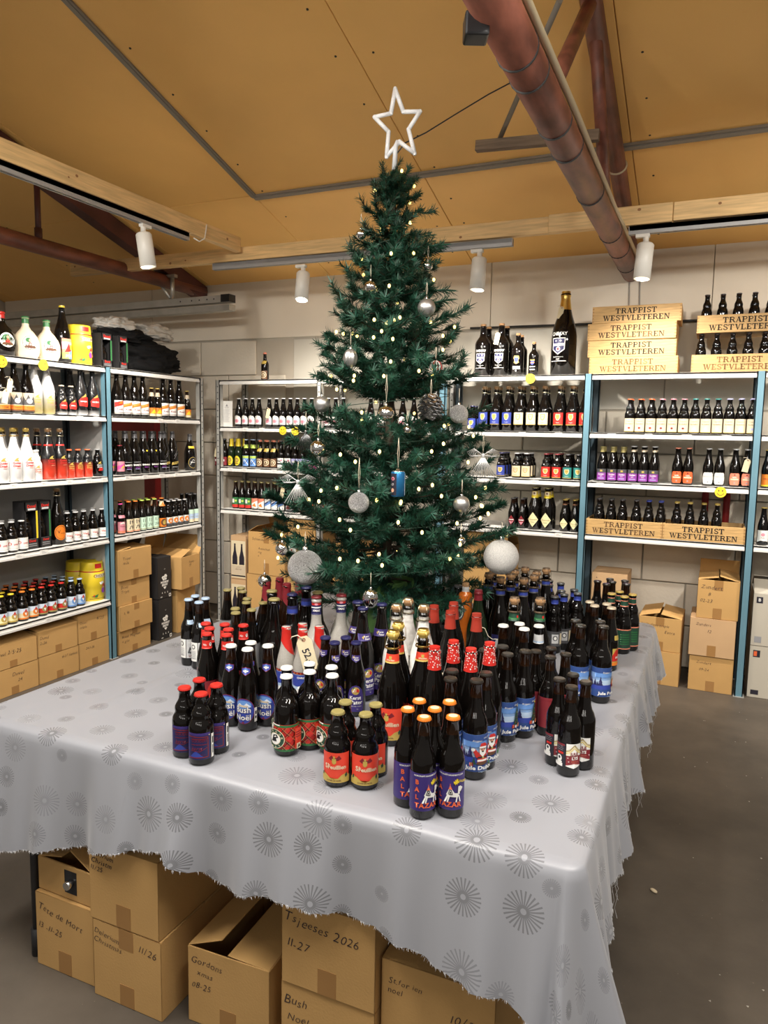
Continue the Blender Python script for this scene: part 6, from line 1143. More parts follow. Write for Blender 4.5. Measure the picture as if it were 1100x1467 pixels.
fringe(*(-1.375, 2.312, 1.463), .09, 'silver tinsel bow hanging at the left of the tree')
fringe(*(-0.791, 2.704, 1.568), .085, 'silver tinsel bow hanging at the right of the tree')
fringe(*(-1.399, 2.408, 1.647), .075, 'dark silver tassel at the left middle of the tree', False, mat('dark_silver', (.25, .25, .25), .3, metal=1))
# green cloth and tree skirt round the stand
def sheet(name, pts, m, label, th=.004):
    b = MB(); nx_, ny_ = len(pts[0]), len(pts)
    for row in pts:
        for v in row: b.v.append(v)
    for j in range(ny_-1):
        for i in range(nx_-1): a = j*nx_+i; b.f.append([a, a+1, a+nx_+1, a+nx_]); b.m.append(0); b.s.append(True)
    o = b.obj(name, m); s_ = o.modifiers.new('solid', 'SOLIDIFY'); s_.thickness = th; ss = o.modifiers.new('sub', 'SUBSURF'); ss.levels = 1; ss.render_levels = 2
    return tag(o, label, 'cloth')
M_GCLOTH = mat('green_felt', (.10, .22, .055), .85, bump=.2, bscale=200)
sheet('green_cloth', [[(TRX+(.105+.05*(1-k/5)+.016*sin(i*1.9))*cos(i*2*pi/16), TRY+(.105+.05*(1-k/5)+.016*sin(i*1.9))*sin(i*2*pi/16), TZ+.10+.20*k/5) for i in range(17)] for k in range(6)], M_GCLOTH, 'green cloth wrapped round the tree stand behind the bottles')
sheet('cream_cloth', [[(TRX+(.155-.02*k+.012*sin(i*2.3+k))*cos(i*2*pi/18), TRY+(.155-.02*k+.012*sin(i*2.3+k))*sin(i*2*pi/18), TZ+.008+.032*k) for i in range(19)] for k in range(4)], mat('cream_felt', (.52, .47, .38), .9, bump=.3, bscale=90), 'crumpled cream cloth below the green cloth at the tree stand')
# ================================================================ cartons and crates
def hand(txt, size, mx, parent, loc, rot, col='ink', seed=1):
    """handwriting: letters with a slightly uneven hand, lying in local xz facing -y"""
    m = MB(); r = random.Random(seed); x = 0
    for ln_i, line in enumerate(txt.split('|')):
        x = 0
        for ch in line:
            if ch == ' ': x += size*.35; continue
            s = size*(.92+.2*r.random()); vs, fs = text_tris(ch, s, .12+.15*r.random(), -.012*size if size > 20 else 0); dy = (r.random()-.5)*size*.14; w = max((v[0] for v in vs), default=0)-min((v[0] for v in vs), default=0)
            m.add([((x+w/2+v[0])/1000, 0, (v[1]+dy-ln_i*size*1.15)/1000) for v in vs], fs); x += w+size*.10
    o = m.obj('handwriting', P(col), parent, loc); o.rotation_euler = rot; return o
def carton(x, y, z, w, d, h, rz, label, m=None, flaps=None, tape='v', txt=(), pr=None, name='cardboard_box', grp=None, skew=0):
    """x, y: middle of the front face at its foot; local -y is the front"""
    m = m or M_CARD
    o = thing(name, label, 'box', (x, y, z), rz, grp); tk = .004; hw = w/2
    b = MB(); g = .0016
    b.box(-hw, hw, 0, tk, 0, h); b.box(-hw, hw, d-tk, d, 0, h); b.box(-hw, -hw+tk, 0, d, 0, h); b.box(hw-tk, hw, 0, d, 0, h); b.box(-hw, hw, 0, d, 0, tk)
    if flaps is None:
        b.box(-hw, hw, 0, d/2-g, h-tk, h); b.box(-hw, hw, d/2+g, d, h-tk, h)
    if skew: b.v = [(X+skew*Z, Y, Z) for X, Y, Z in b.v]
    bevel(b.obj('carton_body', m, o), .003, 2)
    for f in flaps or ():
        side, ang = f[0], RAD(f[1]); ln_ = f[2] if len(f) > 2 else d/2
        fb = MB(); W_ = (w if side in 'fb' else d)-.004
        fb.box(-W_/2, W_/2, 0, ln_, -tk/2, tk/2)
        fo = bevel(fb.obj('flap', m, o), .0015, 1)
        loc, rzz = {'f': ((0, tk/2, h), 0), 'b': ((0, d-tk/2, h), pi), 'l': ((-hw+tk/2, d/2, h), -pi/2), 'r': ((hw-tk/2, d/2, h), pi/2)}[side]
        fo.location = loc; fo.rotation_euler = Matrix.Rotation(rzz, 3, 'Z').to_4x4().to_euler()
        fo.rotation_euler = (Matrix.Rotation(rzz, 3, 'Z') @ Matrix.Rotation(ang, 3, 'X')).to_euler()   # 0 = closed, positive opens upwards
    if tape:
        for (z0, z1, tx) in (((0, h*.30, 0),) if tape == 'v' else ((0, h*.28, 0), (h*.74, h, 0)) if tape == 'vv' else ((h*.7, h, 0),)):
            tb = MB(); tb.box(tx-.026, tx+.026, -.0008, .0, z0+.002, z1); tb.obj('tape', M_TAPE, o)
    for k, tt in enumerate(txt):
        s_, sz, tx, tz = tt[:4]; hand(s_, sz, w, o, (tx, -.0012, tz), (0, tt[4] if len(tt) > 4 else .03, 0), 'ink', len(label)+k)
    if pr:
        f = lambda u, v, oo: (u, -oo, v)
        link('printed_panel', print_mesh('printed_panel', None, 'ink', pr, f, (900, 0), .0006), o)
    return o
UB = 'under the table'
# below the table
carton(-1.685, 1.478, 0, .235, .30, .238, RAD(0), 'brown carton marked Tete de Mort under left front of the table', txt=[('Tete de Mort', 30, -.105, .195, .16), ('13 -11-25', 27, -.105, .135, .12)], tape='v')
carton(-1.69, 1.49, .240, .225, .30, .105, RAD(-1), 'torn open brown carton on top of the Tete de Mort carton', flaps=[('f', -40, .05), ('b', 14, .14), ('l', 12, .10), ('r', 30, .10)], tape='', pr=[q('black', 0, 20, 50, 92)])
b = MB(); b.tube([(0, 0, 0), (0, .02, .0)], .012, 14); o = tag(b.obj('crown_cap', M_SILV, None, (-1.662, 1.468, .296)), 'shiny bottle cap showing in the hole of the torn carton under the table', 'cap')
carton(-1.425, 1.460, 0, .25, .40, .236, RAD(0), 'brown carton marked Delerium under the table, lower of two', txt=[('Delerium|Christmas', 23, -.118, .205, .12), ('11/26', 30, .045, .195, .08)], tape='vv')
carton(-1.432, 1.460, .238, .252, .40, .232, RAD(0), 'brown carton marked Delirium under the table, upper of two', txt=[('Delirium|Christm|11/25', 20, -.115, .205, .08)], tape='v')
carton(-1.11, 1.505, 0, .262, .40, .226, RAD(2), 'open brown carton marked Gordons xmas under the table', flaps=[('l', 22, .12), ('r', 2, .13), ('b', -2, .05)], tape='v', txt=[('Gordons', 27, -.12, .19, .08), ('xmas', 22, -.10, .155, .1), ('08-25', 25, -.118, .115, .04)])
carton(-.80, 1.495, 0, .268, .36, .232, RAD(0), 'brown carton marked Bush Noel under the table, lower one', txt=[('Bush', 34, -.125, .185, .04), ('Noel', 30, -.115, .14, .04), ('08-25', 30, -.12, .10, .04)], tape='')
carton(-.797, 1.49, .234, .265, .36, .235, RAD(0), 'brown carton marked Tsjeeses stacked at centre under the table', txt=[('Tsjeeses 2026', 34, -.125, .185, .10), ('11-27', 32, -.115, .115, .06)], tape='v')
carton(-.515, 1.515, 0, .288, .34, .372, RAD(0), 'brown carton marked 10/26 under right front of the table', txt=[('St.for ien|noel', 21, -.125, .32, .02), ('10/26', 32, .035, .275, .05)], tape='v')
# left rack floor: two rows of three, then the far bay. face +x
R9 = RAD(90)
def lcart(y, z, w, h, label, **k): return carton(-3.83+k.pop('dx', 0), y, z, w, .36, h, R9+k.pop('rz', 0), label, **k)
lcart(3.055, 0, .345, .172, 'brown carton below left rack, lower row, left edge of photo', txt=[('Duvel', 34, -.02, .125), ('24', 28, .02, .085)])
lcart(3.05, .174, .345, .15, 'brown carton below left rack, upper row, left edge with bulging lid', txt=[('Duvel 2/5-25', 32, -.13, .10)], flaps=[('f', 9, .17), ('b', 14, .18)])
lcart(3.395, 0, .318, .176, 'brown carton below left rack, lower row, middle of three', txt=[('6-27 Vedett', 24, .02, .135)])
lcart(3.39, .178, .315, .165, 'brown carton below left rack, upper row, middle with sagging flap', txt=[('Duvel|2-26', 28, -.145, .12)], flaps=[('f', 9, .17), ('b', 14, .18)])
lcart(3.695, 0, .265, .178, 'brown carton below left rack, lower row, beside the blue post', txt=[('24.3-26', 24, -.08, .135)])
lcart(3.69, .180, .268, .19, 'brown carton below left rack, upper row, beside the blue post', txt=[('Duvel|triple', 24, -.12, .14), ('6/25', 30, .03, .145)], flaps=[('f', 9, .17), ('b', 14, .18)])
for i, (h, tx, zz, lab) in enumerate([(.173, 'Kwak Magnum|+ glas', 0, 'lowest carton of the brown stack of four beside the blue post'), (.183, 'k. 16', .175, 'second carton from floor in the brown stack of four'), (.183, 'Duvel|Triple', .36, 'third carton from floor in the brown stack of four'), (.222, 'Tripel|14-26', .545, 'topmost open carton of the brown stack of four')]):
    lcart(4.085+.008*(i % 2), zz, .33, h, lab, txt=[(tx, 28, -.13, h*.72)], tape='vv' if i < 3 else 'v', dx=.015*(i % 2), flaps=[('f', 4, .17), ('l', 8, .12), ('b', 20, .17)] if i == 3 else None)
ape = lambda s: [p('white', (-34*s, 168*s), (-20*s, 178*s), (-8*s, 176*s), (6*s, 190*s), (22*s, 186*s), (30*s, 172*s), (20*s, 160*s), (26*s, 150*s), (10*s, 142*s), (-16*s, 142*s), (-24*s, 154*s)), o_('black', -8*s, 162*s, 4*s), o_('black', 10*s, 164*s, 4*s), p('black', (-8*s, 150*s), (10*s, 150*s), (2*s, 146*s)), t('white', 'MONKEY', 0, 128*s, 22*s, 0, 1.2), t('white', 'BREW', 0, 106*s, 24*s, 0, 1.2), p('white', (-18*s, 92*s), (18*s, 92*s), (6*s, 74*s), (-6*s, 74*s))] + [p('white', (x*s, 40*s), ((x+8)*s, 40*s), ((x+4)*s, 56*s)) for x in (-34, -4, 26)] + [t('white', 'BEER', -40*s, 14*s, 10*s, 0, .3), q('white', 44*s, 4*s, 68*s, 30*s), q('black', 50*s, 10*s, 62*s, 24*s), t('white', 'ALE', 0, 232*s, 9*s)]
M_BLACKC = mat('black_carton', (.018, .017, .018), .6)
lcart(4.42, 0, .155, .325, 'lower of two black cartons with white animal head print', m=M_BLACKC, pr=ape(1.0), tape='')
lcart(4.417, .327, .155, .325, 'upper of two black cartons with white animal head print', m=M_BLACKC, pr=ape(1.0), tape='', flaps=[('f', 3, .1), ('b', 60, .15)])
lcart(4.70, 0, .225, .365, 'plain brown carton standing right of the black cartons', dx=-.02, tape='')
lcart(4.70, .367, .27, .26, 'open brown carton with raised flap right of the black cartons', dx=.03, flaps=[('r', 120, .16), ('b', 80, .16), ('l', 20, .14)], txt=[('Snowy|2.9', 24, -.03, .21)], tape='v', rz=.12)
# right rack floor
def rcart(x, y, z, w, h, label, **k): return carton(x, y, z, w, k.pop('d', .34), h, k.pop('rz', 0), label, **k)
rcart(.091, 5.07, 0, .264, .234, 'lowest carton of the brown stack beside the right blue post', txt=[('Zundert', 24, -.09, .19), ('09-24', 24, -.07, .145)], rz=-.02)
rcart(.086, 5.06, .236, .272, .248, 'middle pale carton of the stack beside the right blue post', m=M_CARD2, txt=[('Zundert', 24, -.10, .21), ('12', 30, -.03, .165)], rz=-.015)
rcart(.106, 5.07, .486, .246, .252, 'topmost open carton of the stack beside the right blue post', txt=[('Zundert', 34, -.105, .205), ('8', 32, -.06, .16), ('02-23', 30, -.105, .115)], flaps=[('l', 10, .12), ('r', 14, .12), ('b', 60, .11)], tape='vv', rz=-.01)
rcart(-.233, 5.07, 0, .27, .226, 'brown carton on the floor behind the table corner, lower one', rz=-.02)
rcart(-.233, 5.08, .228, .268, .226, 'brown carton marked Extra behind the table corner, upper one', txt=[('Rochefort triple', 24, -.12, .175), ('Extra', 26, .03, .13)], flaps=[('l', 14, .13), ('r', 10, .13), ('b', 5, .02)], tape='vv', rz=-.03)
rcart(-.575, 5.12, .40, .235, .312, 'pale carton behind the dark longnecks below the right rack', m=M_CARD2, d=.28, pr=[p('ink', (-90, 275), (-80, 275), (-85, 283))], tape='')
rcart(-.575, 5.12, 0, .25, .398, 'brown carton hidden below the pale carton under right rack', d=.28, tape='')
M_PALE = mat('white_carton', (.50, .46, .38), .7)
rcart(.48, 5.09, 0, .34, .338, 'lower whitish printed carton at the right edge', m=M_PALE, pr=[q('ink', -150, 265, -110, 310), q('coral', -146, 272, -128, 303), q('ink', -150, 20, -105, 50)], tape='')
rcart(.48, 5.09, .34, .34, .338, 'upper whitish printed carton at the right edge', m=M_PALE, pr=[q('ink', -152, 275, -116, 315), t('white', 'B', -134, 295, 28, 0, .5), q('grey', -150, 20, -110, 60)], tape='', flaps=[('f', 25, .16), ('b', 30, .16)])
# under the galvanized rack and behind the tree
wbp = lambda: [q('cream', -72, 10, 72, 330)] + [p('ink', *[(cx+sx*a, 175+b_) for a, b_ in ((26, -50), (26, 20), (12, 70), (7, 120), (7, 140))]+[]) if 0 else p('ink', (cx-26, 125), (cx+26, 125), (cx+25, 190), (cx+11, 245), (cx+7, 290), (cx+9, 305), (cx-9, 305), (cx-7, 290), (cx-11, 245), (cx-25, 190)) for cx in (-35, 35)] + [q('beige', -72, 40, 72, 118), t('brown', 'HERITAGE', 0, 84, 14), ln('brown', 1.5, (-20, 98), (0, 106), (20, 98)), q('ink', -72, 22, 72, 34)]
rcart(-3.62, 5.10, 0, .155, .375, 'lower printed bottle carton with twin bottle pictures below galvanized rack', m=M_CARD2, pr=wbp(), tape='')
rcart(-3.62, 5.10, .377, .155, .375, 'upper printed bottle carton with twin bottle pictures below galvanized rack', m=M_CARD2, pr=wbp(), tape='')
rcart(-3.33, 5.08, 0, .38, .44, 'brown carton with notes on the floor below galvanized rack, left of tree', txt=[('Triple', 30, -.1, .38), ('70cl', 30, -.05, .30)], tape='v')
rcart(-3.325, 5.08, .442, .36, .36, 'open brown carton with notes below galvanized rack, on top', txt=[('Schneider', 30, -.14, .30), ('Aventinus|mg|a', 26, -.08, .22)], tape='vv', flaps=[('b', 70, .16), ('l', 30, .1)])
rcart(-3.005, 5.10, .0, .26, .44, 'brown carton behind the dark red foil bottles, below galvanized rack', tape='v')
rcart(-2.995, 5.10, .442, .265, .37, 'open brown carton behind the big silver ball', tape='v', flaps=[('f', 100, .12), ('b', 100, .12)], pr=[q('white', -125, 200, -55, 320), o_('red', -100, 230, 8)])
rcart(-2.53, 5.10, 0, .36, .42, 'brown carton hidden low behind the tree stand, left', tape='v')
rcart(-2.53, 5.10, .422, .36, .33, 'brown carton glimpsed behind the tree stand, upper left', tape='v')
for i, xx in enumerate((-2.19, -1.99)):
    for j in range(2):
        rcart(xx, 5.12, .36*j, .19, .355, ['left', 'right'][i]+' dark printed carton behind the tree stand, '+['lower', 'upper'][j]+' row', m=mat('plum_carton', (.07, .045, .05), .6), pr=[q('black', -80, 230, 80, 330), q('lgrey', -20, 250, 20, 310), q('black', -70, 40, -20, 90), q('lgrey', -60, 50, -30, 80)], tape='')
rcart(-1.45, 5.10, 0, .34, .44, 'brown carton below right rack behind the orange bottle, lower', tape='v')
rcart(-1.45, 5.10, .442, .33, .38, 'brown carton below right rack beside the large white ball', tape='v', flaps=[('f', 95, .12), ('b', 60, .12)])
# paper notice on the galvanized rack
nt_ = thing('paper_notice', 'white printed notice standing at the left end of the galvanized rack', 'notice', (*(-3.744, 5.12, 1.685)[:2], 1.6725))
b = MB(); b.box(-.055, .055, 0, .003, 0, .215); b.obj('sheet', P('white'), nt_)
link('notice_print', print_mesh('notice_print', None, 'grey', [p('grey', (-12, 170), (12, 170), (0, 190)), t('grey', 'TRAPPIST', 0, 160, 11)] + [q('lgrey', -38, 140-k*11, 30-6*(k % 3), 143-k*11) for k in range(10)], lambda u, v, oo: (u, -oo, v), (900, 0)), nt_)
# ---- wooden crates with branded lettering
SER = {'I': (5, [rect(1, 0, 3, 10), rect(0, 0, 4, 1), rect(0, 9, 4, 10)]), 'T': (9, [rect(3, 0, 5, 10), rect(0, 8.8, 8, 10), rect(0, 6.8, 1, 10), rect(7, 6.8, 8, 10), rect(2, 0, 6, 1)]),
       'L': (8, [rect(1, 0, 3, 10), rect(0, 9, 4, 10), rect(0, 0, 7, 1.2), rect(6, 0, 7, 3)]), 'E': (8, [rect(1, 0, 3, 10), rect(0, 8.8, 7, 10), rect(6, 7.3, 7, 10), rect(2.4, 4.5, 5.4, 5.7), rect(0, 0, 7, 1.2), rect(6, 0, 7, 3)]),
       'P': (8.5, [rect(1, 0, 3, 10), rect(0, 9, 4, 10), rect(0, 0, 4, 1)]+stroke([(2.8, 9.4), (5.6, 9.4), (6.9, 8.4), (6.9, 6.2), (5.6, 5.1), (2.8, 5.1)], 1.3)),
       'A': (9, stroke([(1.2, .4), (4.3, 9.8)], .9)+[[(3.4, 10), (5.2, 10), (8.2, 0), (5.9, 0)], rect(2.2, 3, 6, 4), rect(0, 0, 2.6, .8), rect(5.1, 0, 9, .8)]), 'V': (9, [[(1, 10), (3.2, 10), (5.2, 0), (4, 0)]]+stroke([(7.6, 9.7), (4.6, .2)], .9)+[rect(0, 9.2, 3.9, 10), rect(6.2, 9.2, 8.8, 10)]),
       'W': (13, [[(1, 10), (3.1, 10), (4.8, 0), (3.8, 0)], [(5.3, 10), (7.3, 10), (9, 0), (8, 0)]]+stroke([(6.2, 8), (4.3, .2)], .9)+stroke([(11.2, 9.7), (8.5, .2)], .9)+[rect(0, 9.2, 3.9, 10), rect(9.8, 9.2, 12.4, 10)]),
       'N': (10, [rect(1.2, 0, 2.2, 10), [(.9, 10), (3.2, 10), (8.4, 0), (6.9, 0)], rect(7.2, 0, 8.2, 10), rect(0, 9.2, 2.6, 10), rect(6.2, 9.2, 9.2, 10), rect(0, 0, 3.3, .8)]),
       'S': (8, stroke([(6.6, 7.4), (6.2, 8.8), (4.4, 9.5), (2.4, 9.2), (1.3, 7.9), (1.7, 6.4), (3.6, 5.4), (5.6, 4.4), (6.6, 2.9), (6.0, 1.2), (4.2, .5), (2.1, .8), (1.1, 2.6)], 1.5))}
SER['R'] = (9.5, SER['P'][1]+[[(4, 5.2), (6, 5.2), (9.2, 0), (7, 0)]])
def serif(mb, txt, cx, z, h, m, r, x0=0, fade=.12):
    W_ = sum(SER[c][0] if c != ' ' else 5 for c in txt); k = h/10; x = cx-W_*k/2
    for c in txt:
        a, polys = SER[c]; mm = m if r.random() > fade else m+1
        for g in polys: mb.add([(x+u*k, -.0009, z+v*k) for u, v in g], [list(range(len(g))) if sum(g[i][0]*g[(i+1) % len(g)][1]-g[(i+1) % len(g)][0]*g[i][1] for i in range(len(g))) > 0 else list(range(len(g)))[::-1]], mm)
        x += a*k
BRN = ('brand_black', (.03, .02, .012)); 
def crate(x, y, z, label, ink=0, w=.56, d=.30, h=.108, rz=0, seed=1):
    o = thing('wooden_crate', label, 'crate', (x, y, z), rz); hw = w/2; th = .012
    wm = M_WOODC
    for nm, bx in (('front_board', (-hw, hw, 0, th)), ('back_board', (-hw, hw, d-th, d))):
        b = MB(); b.box(bx[0], bx[1], bx[2], bx[3], 0, h); bevel(b.obj(nm, wm, o), .0015, 1)
    for sx in (-1, 1):
        b = MB(); b.box(min(sx*hw, sx*(hw-th))+0, max(sx*hw, sx*(hw-th)), th, d-th, 0, h); bevel(b.obj('end_board', wm, o), .0015, 1)
        f = MB()
        for k in range(5): f.box(sx*(hw-th*.5)-th*.42, sx*(hw-th*.5)+th*.42, -.0006, .0, h*(.06+.19*k), h*(.06+.19*k)+h*.085)
        f.obj('finger_joint', mat('end_grain', (.40, .22, .08), .7), o)
    b = MB(); b.box(-hw+th, hw-th, th, d-th, 0, .008); b.obj('base_board', wm, o)
    r = random.Random(seed); m = MB(); serif(m, 'TRAPPIST', .0, h*.54, h*.32, 0, r, fade=.0 if ink == 0 else .2); serif(m, 'WESTVLETEREN', .0, h*.13, h*.32, 0, r, fade=.05 if ink == 0 else .25)
    m.v = [(x_*1.12, y_, z_) for x_, y_, z_ in m.v]
    cs = [((.012, .008, .005), (.06, .035, .018)), ((.05, .025, .012), (.14, .07, .028)), ((.15, .075, .025), (.26, .14, .05))][ink]
    m.obj('branded_lettering', [mat('brand_a%d' % ink, cs[0], .8), mat('brand_b%d' % ink, cs[1], .8)], o)
    return o
CRY = 5.06
cx0 = (-0.494, 5.06, 2.125)[0]
for k, (ink, lab, dx) in enumerate([(2, 'lowest wooden crate of the stack of four on the right rack', 0), (0, 'second wooden crate from below in the stack of four', -.015), (1, 'third wooden crate from below in the stack of four', -.02), (0, 'topmost wooden crate of the stack of four', .005)]):
    crate(cx0+dx, CRY+.01*(k % 2), 2.0585+.1095*k, lab, ink, .55, .30, .108, [.0, .01, -.01, .012][k], k+3)
cx1 = (-0.14, 5.06, 2.117)[0]+.275
crate(cx1, CRY, 2.0585, 'lower wooden bottle crate at the right end on top of the rack', 2, .55, .30, .108, 0, 21)
for r_, yy in enumerate((5.11, 5.18)):
    for k in range(6):
        if r_: BACK.append(('westA', cx1-.225+.09*k, yy+.005, 2.067, 0)); continue
        bottle('westA', cx1-.225+.09*k, yy+.005, 2.067, 0, f'dark bottle, {ORD[k]} from left in {"front" if r_ == 0 else "second"} row of the lower right crate', 'bottles in the lower right crate')
crate(cx1+.02, CRY+.01, 2.0585+.108+.135, 'upper wooden bottle crate resting on bottle tops at the right', 0, .55, .30, .108, 0, 22)
for r_, yy in enumerate((5.12, 5.19)):
    for k in range(6):
        if r_: BACK.append(('westA', cx1+.02-.225+.09*k, yy+.005, 2.31, 0)); continue
        bottle('westA', cx1+.02-.225+.09*k, yy+.005, 2.067+.243, 0, f'dark bottle, {ORD[k]} from left in {"front" if r_ == 0 else "second"} row of the upper right crate', 'bottles in the upper right crate')
ca, cbx = -.497, -.007
crate(ca, CRY, .9835, 'left one of two wooden crates on the lowest right rack shelf', 1, .488, .28, .105, 0, 31)
crate(cbx, CRY, .9835, 'right one of two wooden crates on the lowest right rack shelf', 0, .488, .28, .105, 0, 32)
for nm, c0, ks, xs_ in (('left', ca, ['westA']*4+['westB']*2, [-0.667, -0.589, -0.516, -0.427, -0.348, -0.272]), ('right', cbx, ['westG']*4, [-0.174, -0.094, -0.011, 0.067])):
    for r_ in range(2):
        for k, (ty, xx) in enumerate(zip(ks, xs_)):
            if r_: BACK.append((ty, xx, 5.115+.07*r_, .992, 0)); continue
            bottle(ty, xx, 5.115+.07*r_, .992, 0, f'{TYPES[ty]["desc"]}, {ORD[k]} from left, {["front", "second"][r_]} row in {nm} low crate', 'bottles in the %s low crate' % nm)
# gift boxes and kegs on the left rack
def gift(y, z, h, w, label, stripe):
    o = thing('gift_box', label, 'box', (-3.86, y, z), RAD(90)); hw = w/2
    b = MB(); b.box(-hw, hw, 0, .006, 0, h*.22); b.box(-hw, hw, 0, .006, h*.80, h); b.box(-hw, -hw+.012, 0, .006, 0, h); b.box(hw-.012, hw, 0, .006, 0, h); b.box(-hw, hw, w-.006, w, 0, h); b.box(-hw, -hw+.005, 0, w, 0, h); b.box(hw-.005, hw, 0, w, 0, h); b.box(-hw, hw, 0, w, 0, .005); b.box(-hw, hw, 0, w, h-.005, h)
    bevel(b.obj('sleeve', M_BLACKC, o), .002, 1)
    k = 1000*w/2
    link('printed_front', print_mesh('printed_front', None, 'ink', [t('red', 'Duvel', 0, h*900, w*260, 0, 1.0), q('lgrey', -k*.55, h*820, k*.55, h*860), t('red', 'Duvel', 0, h*170, w*200, 0, .8), q('grey', -k*.6, h*60, k*.6, h*75), q('grey', -k*.6, h*100, k*.6, h*115), q(stripe, k*.55, h*220, k*.8, h*800)], lambda u, v, oo: (u, -oo, v), (900, 0), .0006), o)
    b = MB(); b.lathe([(s_[0]*.9, s_[1]) for s_ in P_stein(h*.74, w*.40)], 16); b.obj('boxed_bottle', M_GLASS, o, (0, w/2, .007))
    return o
ys = [3.908, 4.043]
gift(ys[0], 2.0625, .235, .105, 'left black gift box with red lettering on top of the rack', 'green'); gift(ys[1]+.02, 2.0625, .235, .095, 'right black gift box with red lettering on top of the rack', 'green')
ys = [3.234, 3.331]
gift(ys[0]+.01, .8785, .30, .105, 'black gift box with yellow stripe on the lower left shelf', 'yellow'); gift(ys[1]+.015, .8785, .30, .095, 'black gift box with green stripe on the lower left shelf', 'green')
def keg(y, z, h, r_, label, dx=0, n=1):
    o = thing('beer_keg', label, 'keg', (-3.94+dx, y, z), RAD(82))
    b = MB(); b.lathe([(0, 0), (r_*.92, 0), (r_*.96, .008), (r_*.98, h*.35), (r_, h*.36), (r_, h*.72), (r_*.96, h*.74), (r_*.92, h*.80), (r_*.93, h*.82), (r_*.90, h*.97), (r_*.86, h), (r_*.80, h*.96), (0, h*.94)], 32); b.obj('keg_body', P('yellow'), o)
    f = lambda u, v, oo: ((r_*1.0+oo)*sin(u/1000/r_*1000/1000*1) if 0 else (r_+oo)*sin(u/r_), -(r_+oo)*cos(u/r_), v)
    g = lambda u, v, oo: f(u, v, oo)
    link('keg_print', print_mesh('keg_print', None, 'red', [q('cream', -30, h*600, 62, h*690), t('brown', 'CHOUFFE', 16, h*645, h*95, 0, .4), p('white', (0, h*470), (30, h*500), (40, h*440), (8, h*410)), o_('violet', 30, h*260, 16, 20), o_('skin', 32, h*350, 9), p('red', (20, h*360), (40, h*460), (52, h*360)), p('orange', (44, h*200), (70, h*330), (74, h*230)), p('green', (-60, h*120), (-10, h*180), (-20, h*90)), o_('red', -40, h*140, 6), q('brown', -70, h*60, 70, h*72)], g, (8, 0), .0012), o)
    b = MB(); b.lathe([(r_*.965, h*.745), (r_*.985, h*.755), (r_*.965, h*.77)], 32); b.obj('red_band', P('red'), o)
    b = MB()
    for k in range(5): a = -pi/2-.35+.14*k; b.add([((r_*.935)*cos(a), (r_*.935)*sin(a), h*.84), ((r_*.935)*cos(a+.14), (r_*.935)*sin(a+.14), h*.84), ((r_*.915)*cos(a+.14), (r_*.915)*sin(a+.14), h*.955), ((r_*.915)*cos(a), (r_*.915)*sin(a), h*.955)], [(0, 1, 2, 3)])
    b.obj('red_flap', P('red'), o)
    return o
keg([3.736][0], 2.0625, .265, .083, 'yellow printed beer keg on top of the left rack')
keg([3.793][0], .4355, .275, .083, 'front yellow printed beer keg on the bottom left shelf')
keg([3.744][0]+.03, .4355, .27, .08, 'rear yellow printed beer keg on the bottom left shelf', -.12)
# black bag and plastic wrap over the far bay
def blob(name, c, rad, m, label, cat, seed, amp=.22, parts=9):
    r = random.Random(seed); bm = bmesh.new(); bmesh.ops.create_icosphere(bm, subdivisions=5, radius=1)
    for v in bm.verts:
        n = v.co.normalized(); d = 1+amp*NZ.noise(n*1.7+Vector((seed, 0, 0)))+amp*.6*NZ.noise(n*4+Vector((0, seed, 0)))+amp*.28*abs(NZ.noise(n*9+Vector((0, 0, seed))))
        v.co = Vector((n.x*rad[0]*d, n.y*rad[1]*d, max(n.z*rad[2]*d, -rad[2]*.82)))
    me = bpy.data.meshes.new(name); bm.to_mesh(me); bm.free(); me.materials.append(m); me.polygons.foreach_set('use_smooth', [True]*len(me.polygons))
    return tag(link(name, me, None, c), label, cat)
M_BAG = mat('black_textile', (.005, .005, .0055), .9, spec=.2, bump=.3, bscale=40)
blob('black_bag', (-4.05, 4.42, 2.0625+.105), (.15, .40, .128), M_BAG, 'crumpled black textile bag lying on top of the left rack', 'bag', 3, .42)
blob('black_bag', (-4.05, 4.25, 2.31), (.12, .24, .075), M_BAG, 'smaller folded black bag on top of the other bag', 'bag', 8, .42)
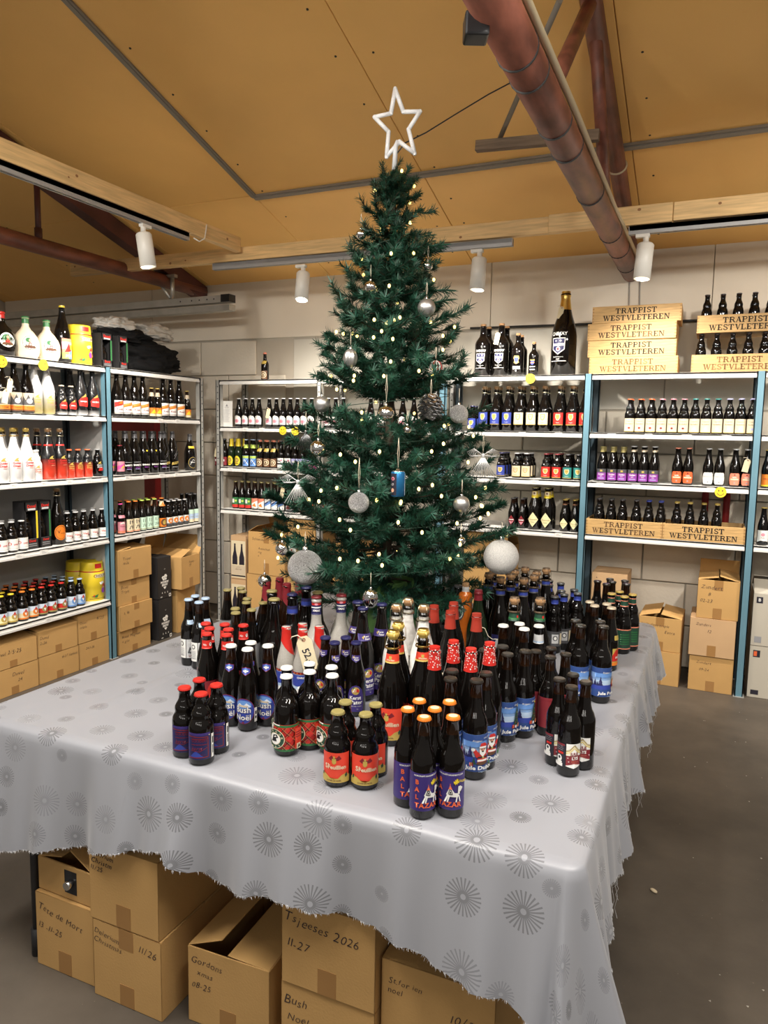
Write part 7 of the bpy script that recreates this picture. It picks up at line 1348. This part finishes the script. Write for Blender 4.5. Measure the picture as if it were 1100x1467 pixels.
M_FILM = mat('milky_film', (.50, .48, .44), .3, bump=.6, bscale=30, coat=.3)
blob('plastic_wrap', (-4.08, 4.22, 2.40), (.10, .17, .06), M_FILM, 'crumpled milky plastic wrap on the black bags', 'wrap', 5, .4)
blob('plastic_wrap', (-4.12, 4.66, 2.40), (.10, .20, .065), M_FILM, 'crumpled milky plastic roll at the far end above the black bag', 'wrap', 6, .4)
b = MB(); b.box(-.10, .10, -.2, .2, 0, .36); tag(bevel(b.obj('grey_case', mat('case_grey', (.16, .15, .14), .7), None, (-4.09, 3.30, 2.0625)), .01), 'grey case lying behind the cream flasks', 'case') if 0 else None
b = MB(); b.tube([(-0.762, 2.52, 0.933), (-0.748, 2.53, 0.94), (-0.727, 2.52, 0.948), (-0.712, 2.53, 0.942), (-0.697, 2.52, 0.918), (-0.683, 2.53, 0.905), (-0.66, 2.52, 0.911)], .0014, 5); tag(b.obj('loose_string', M_STRING), 'cream string curling loosely between dark bottles right of the dotted foils', 'string')
# litter on the floor
b = MB(); b.sphere((0, 0, .006), .012, 10, 0, .5); o = b.obj('wood_chip', mat('chip', (.55, .45, .30), .8), None, (-0.09, 2.68, 0)); o.scale = (1.3, .7, 1); o.rotation_euler = (0, 0, -.6); tag(o, 'pale wood chip lying on the floor at the right', 'chip')
r = random.Random(14); b = MB()
for k in range(70):
    x, y = r.uniform(-.05, 1.2), r.uniform(1.4, 5.0); s = r.uniform(.0015, .005); a = r.random()*3
    b.add([(x+s*cos(a), y+s*sin(a), .001), (x+s*cos(a+2.1), y+s*sin(a+2.1), .001), (x+s*cos(a+4.2), y+s*sin(a+4.2), .001), (x, y, .001+s*.5)], [(0, 1, 3), (1, 2, 3), (2, 0, 3)])
o = b.obj('floor_crumbs', mat('crumb', (.45, .42, .36), .9)); o['kind'] = 'stuff'; tag(o, 'scattered pale crumbs on the dark concrete floor', 'crumbs'); o['kind'] = 'stuff'
for o in list(COL.objects):
    if o.name.split('.')[0] in ('slot',): o['kind'] = 'stuff'
join_rows(BACK)
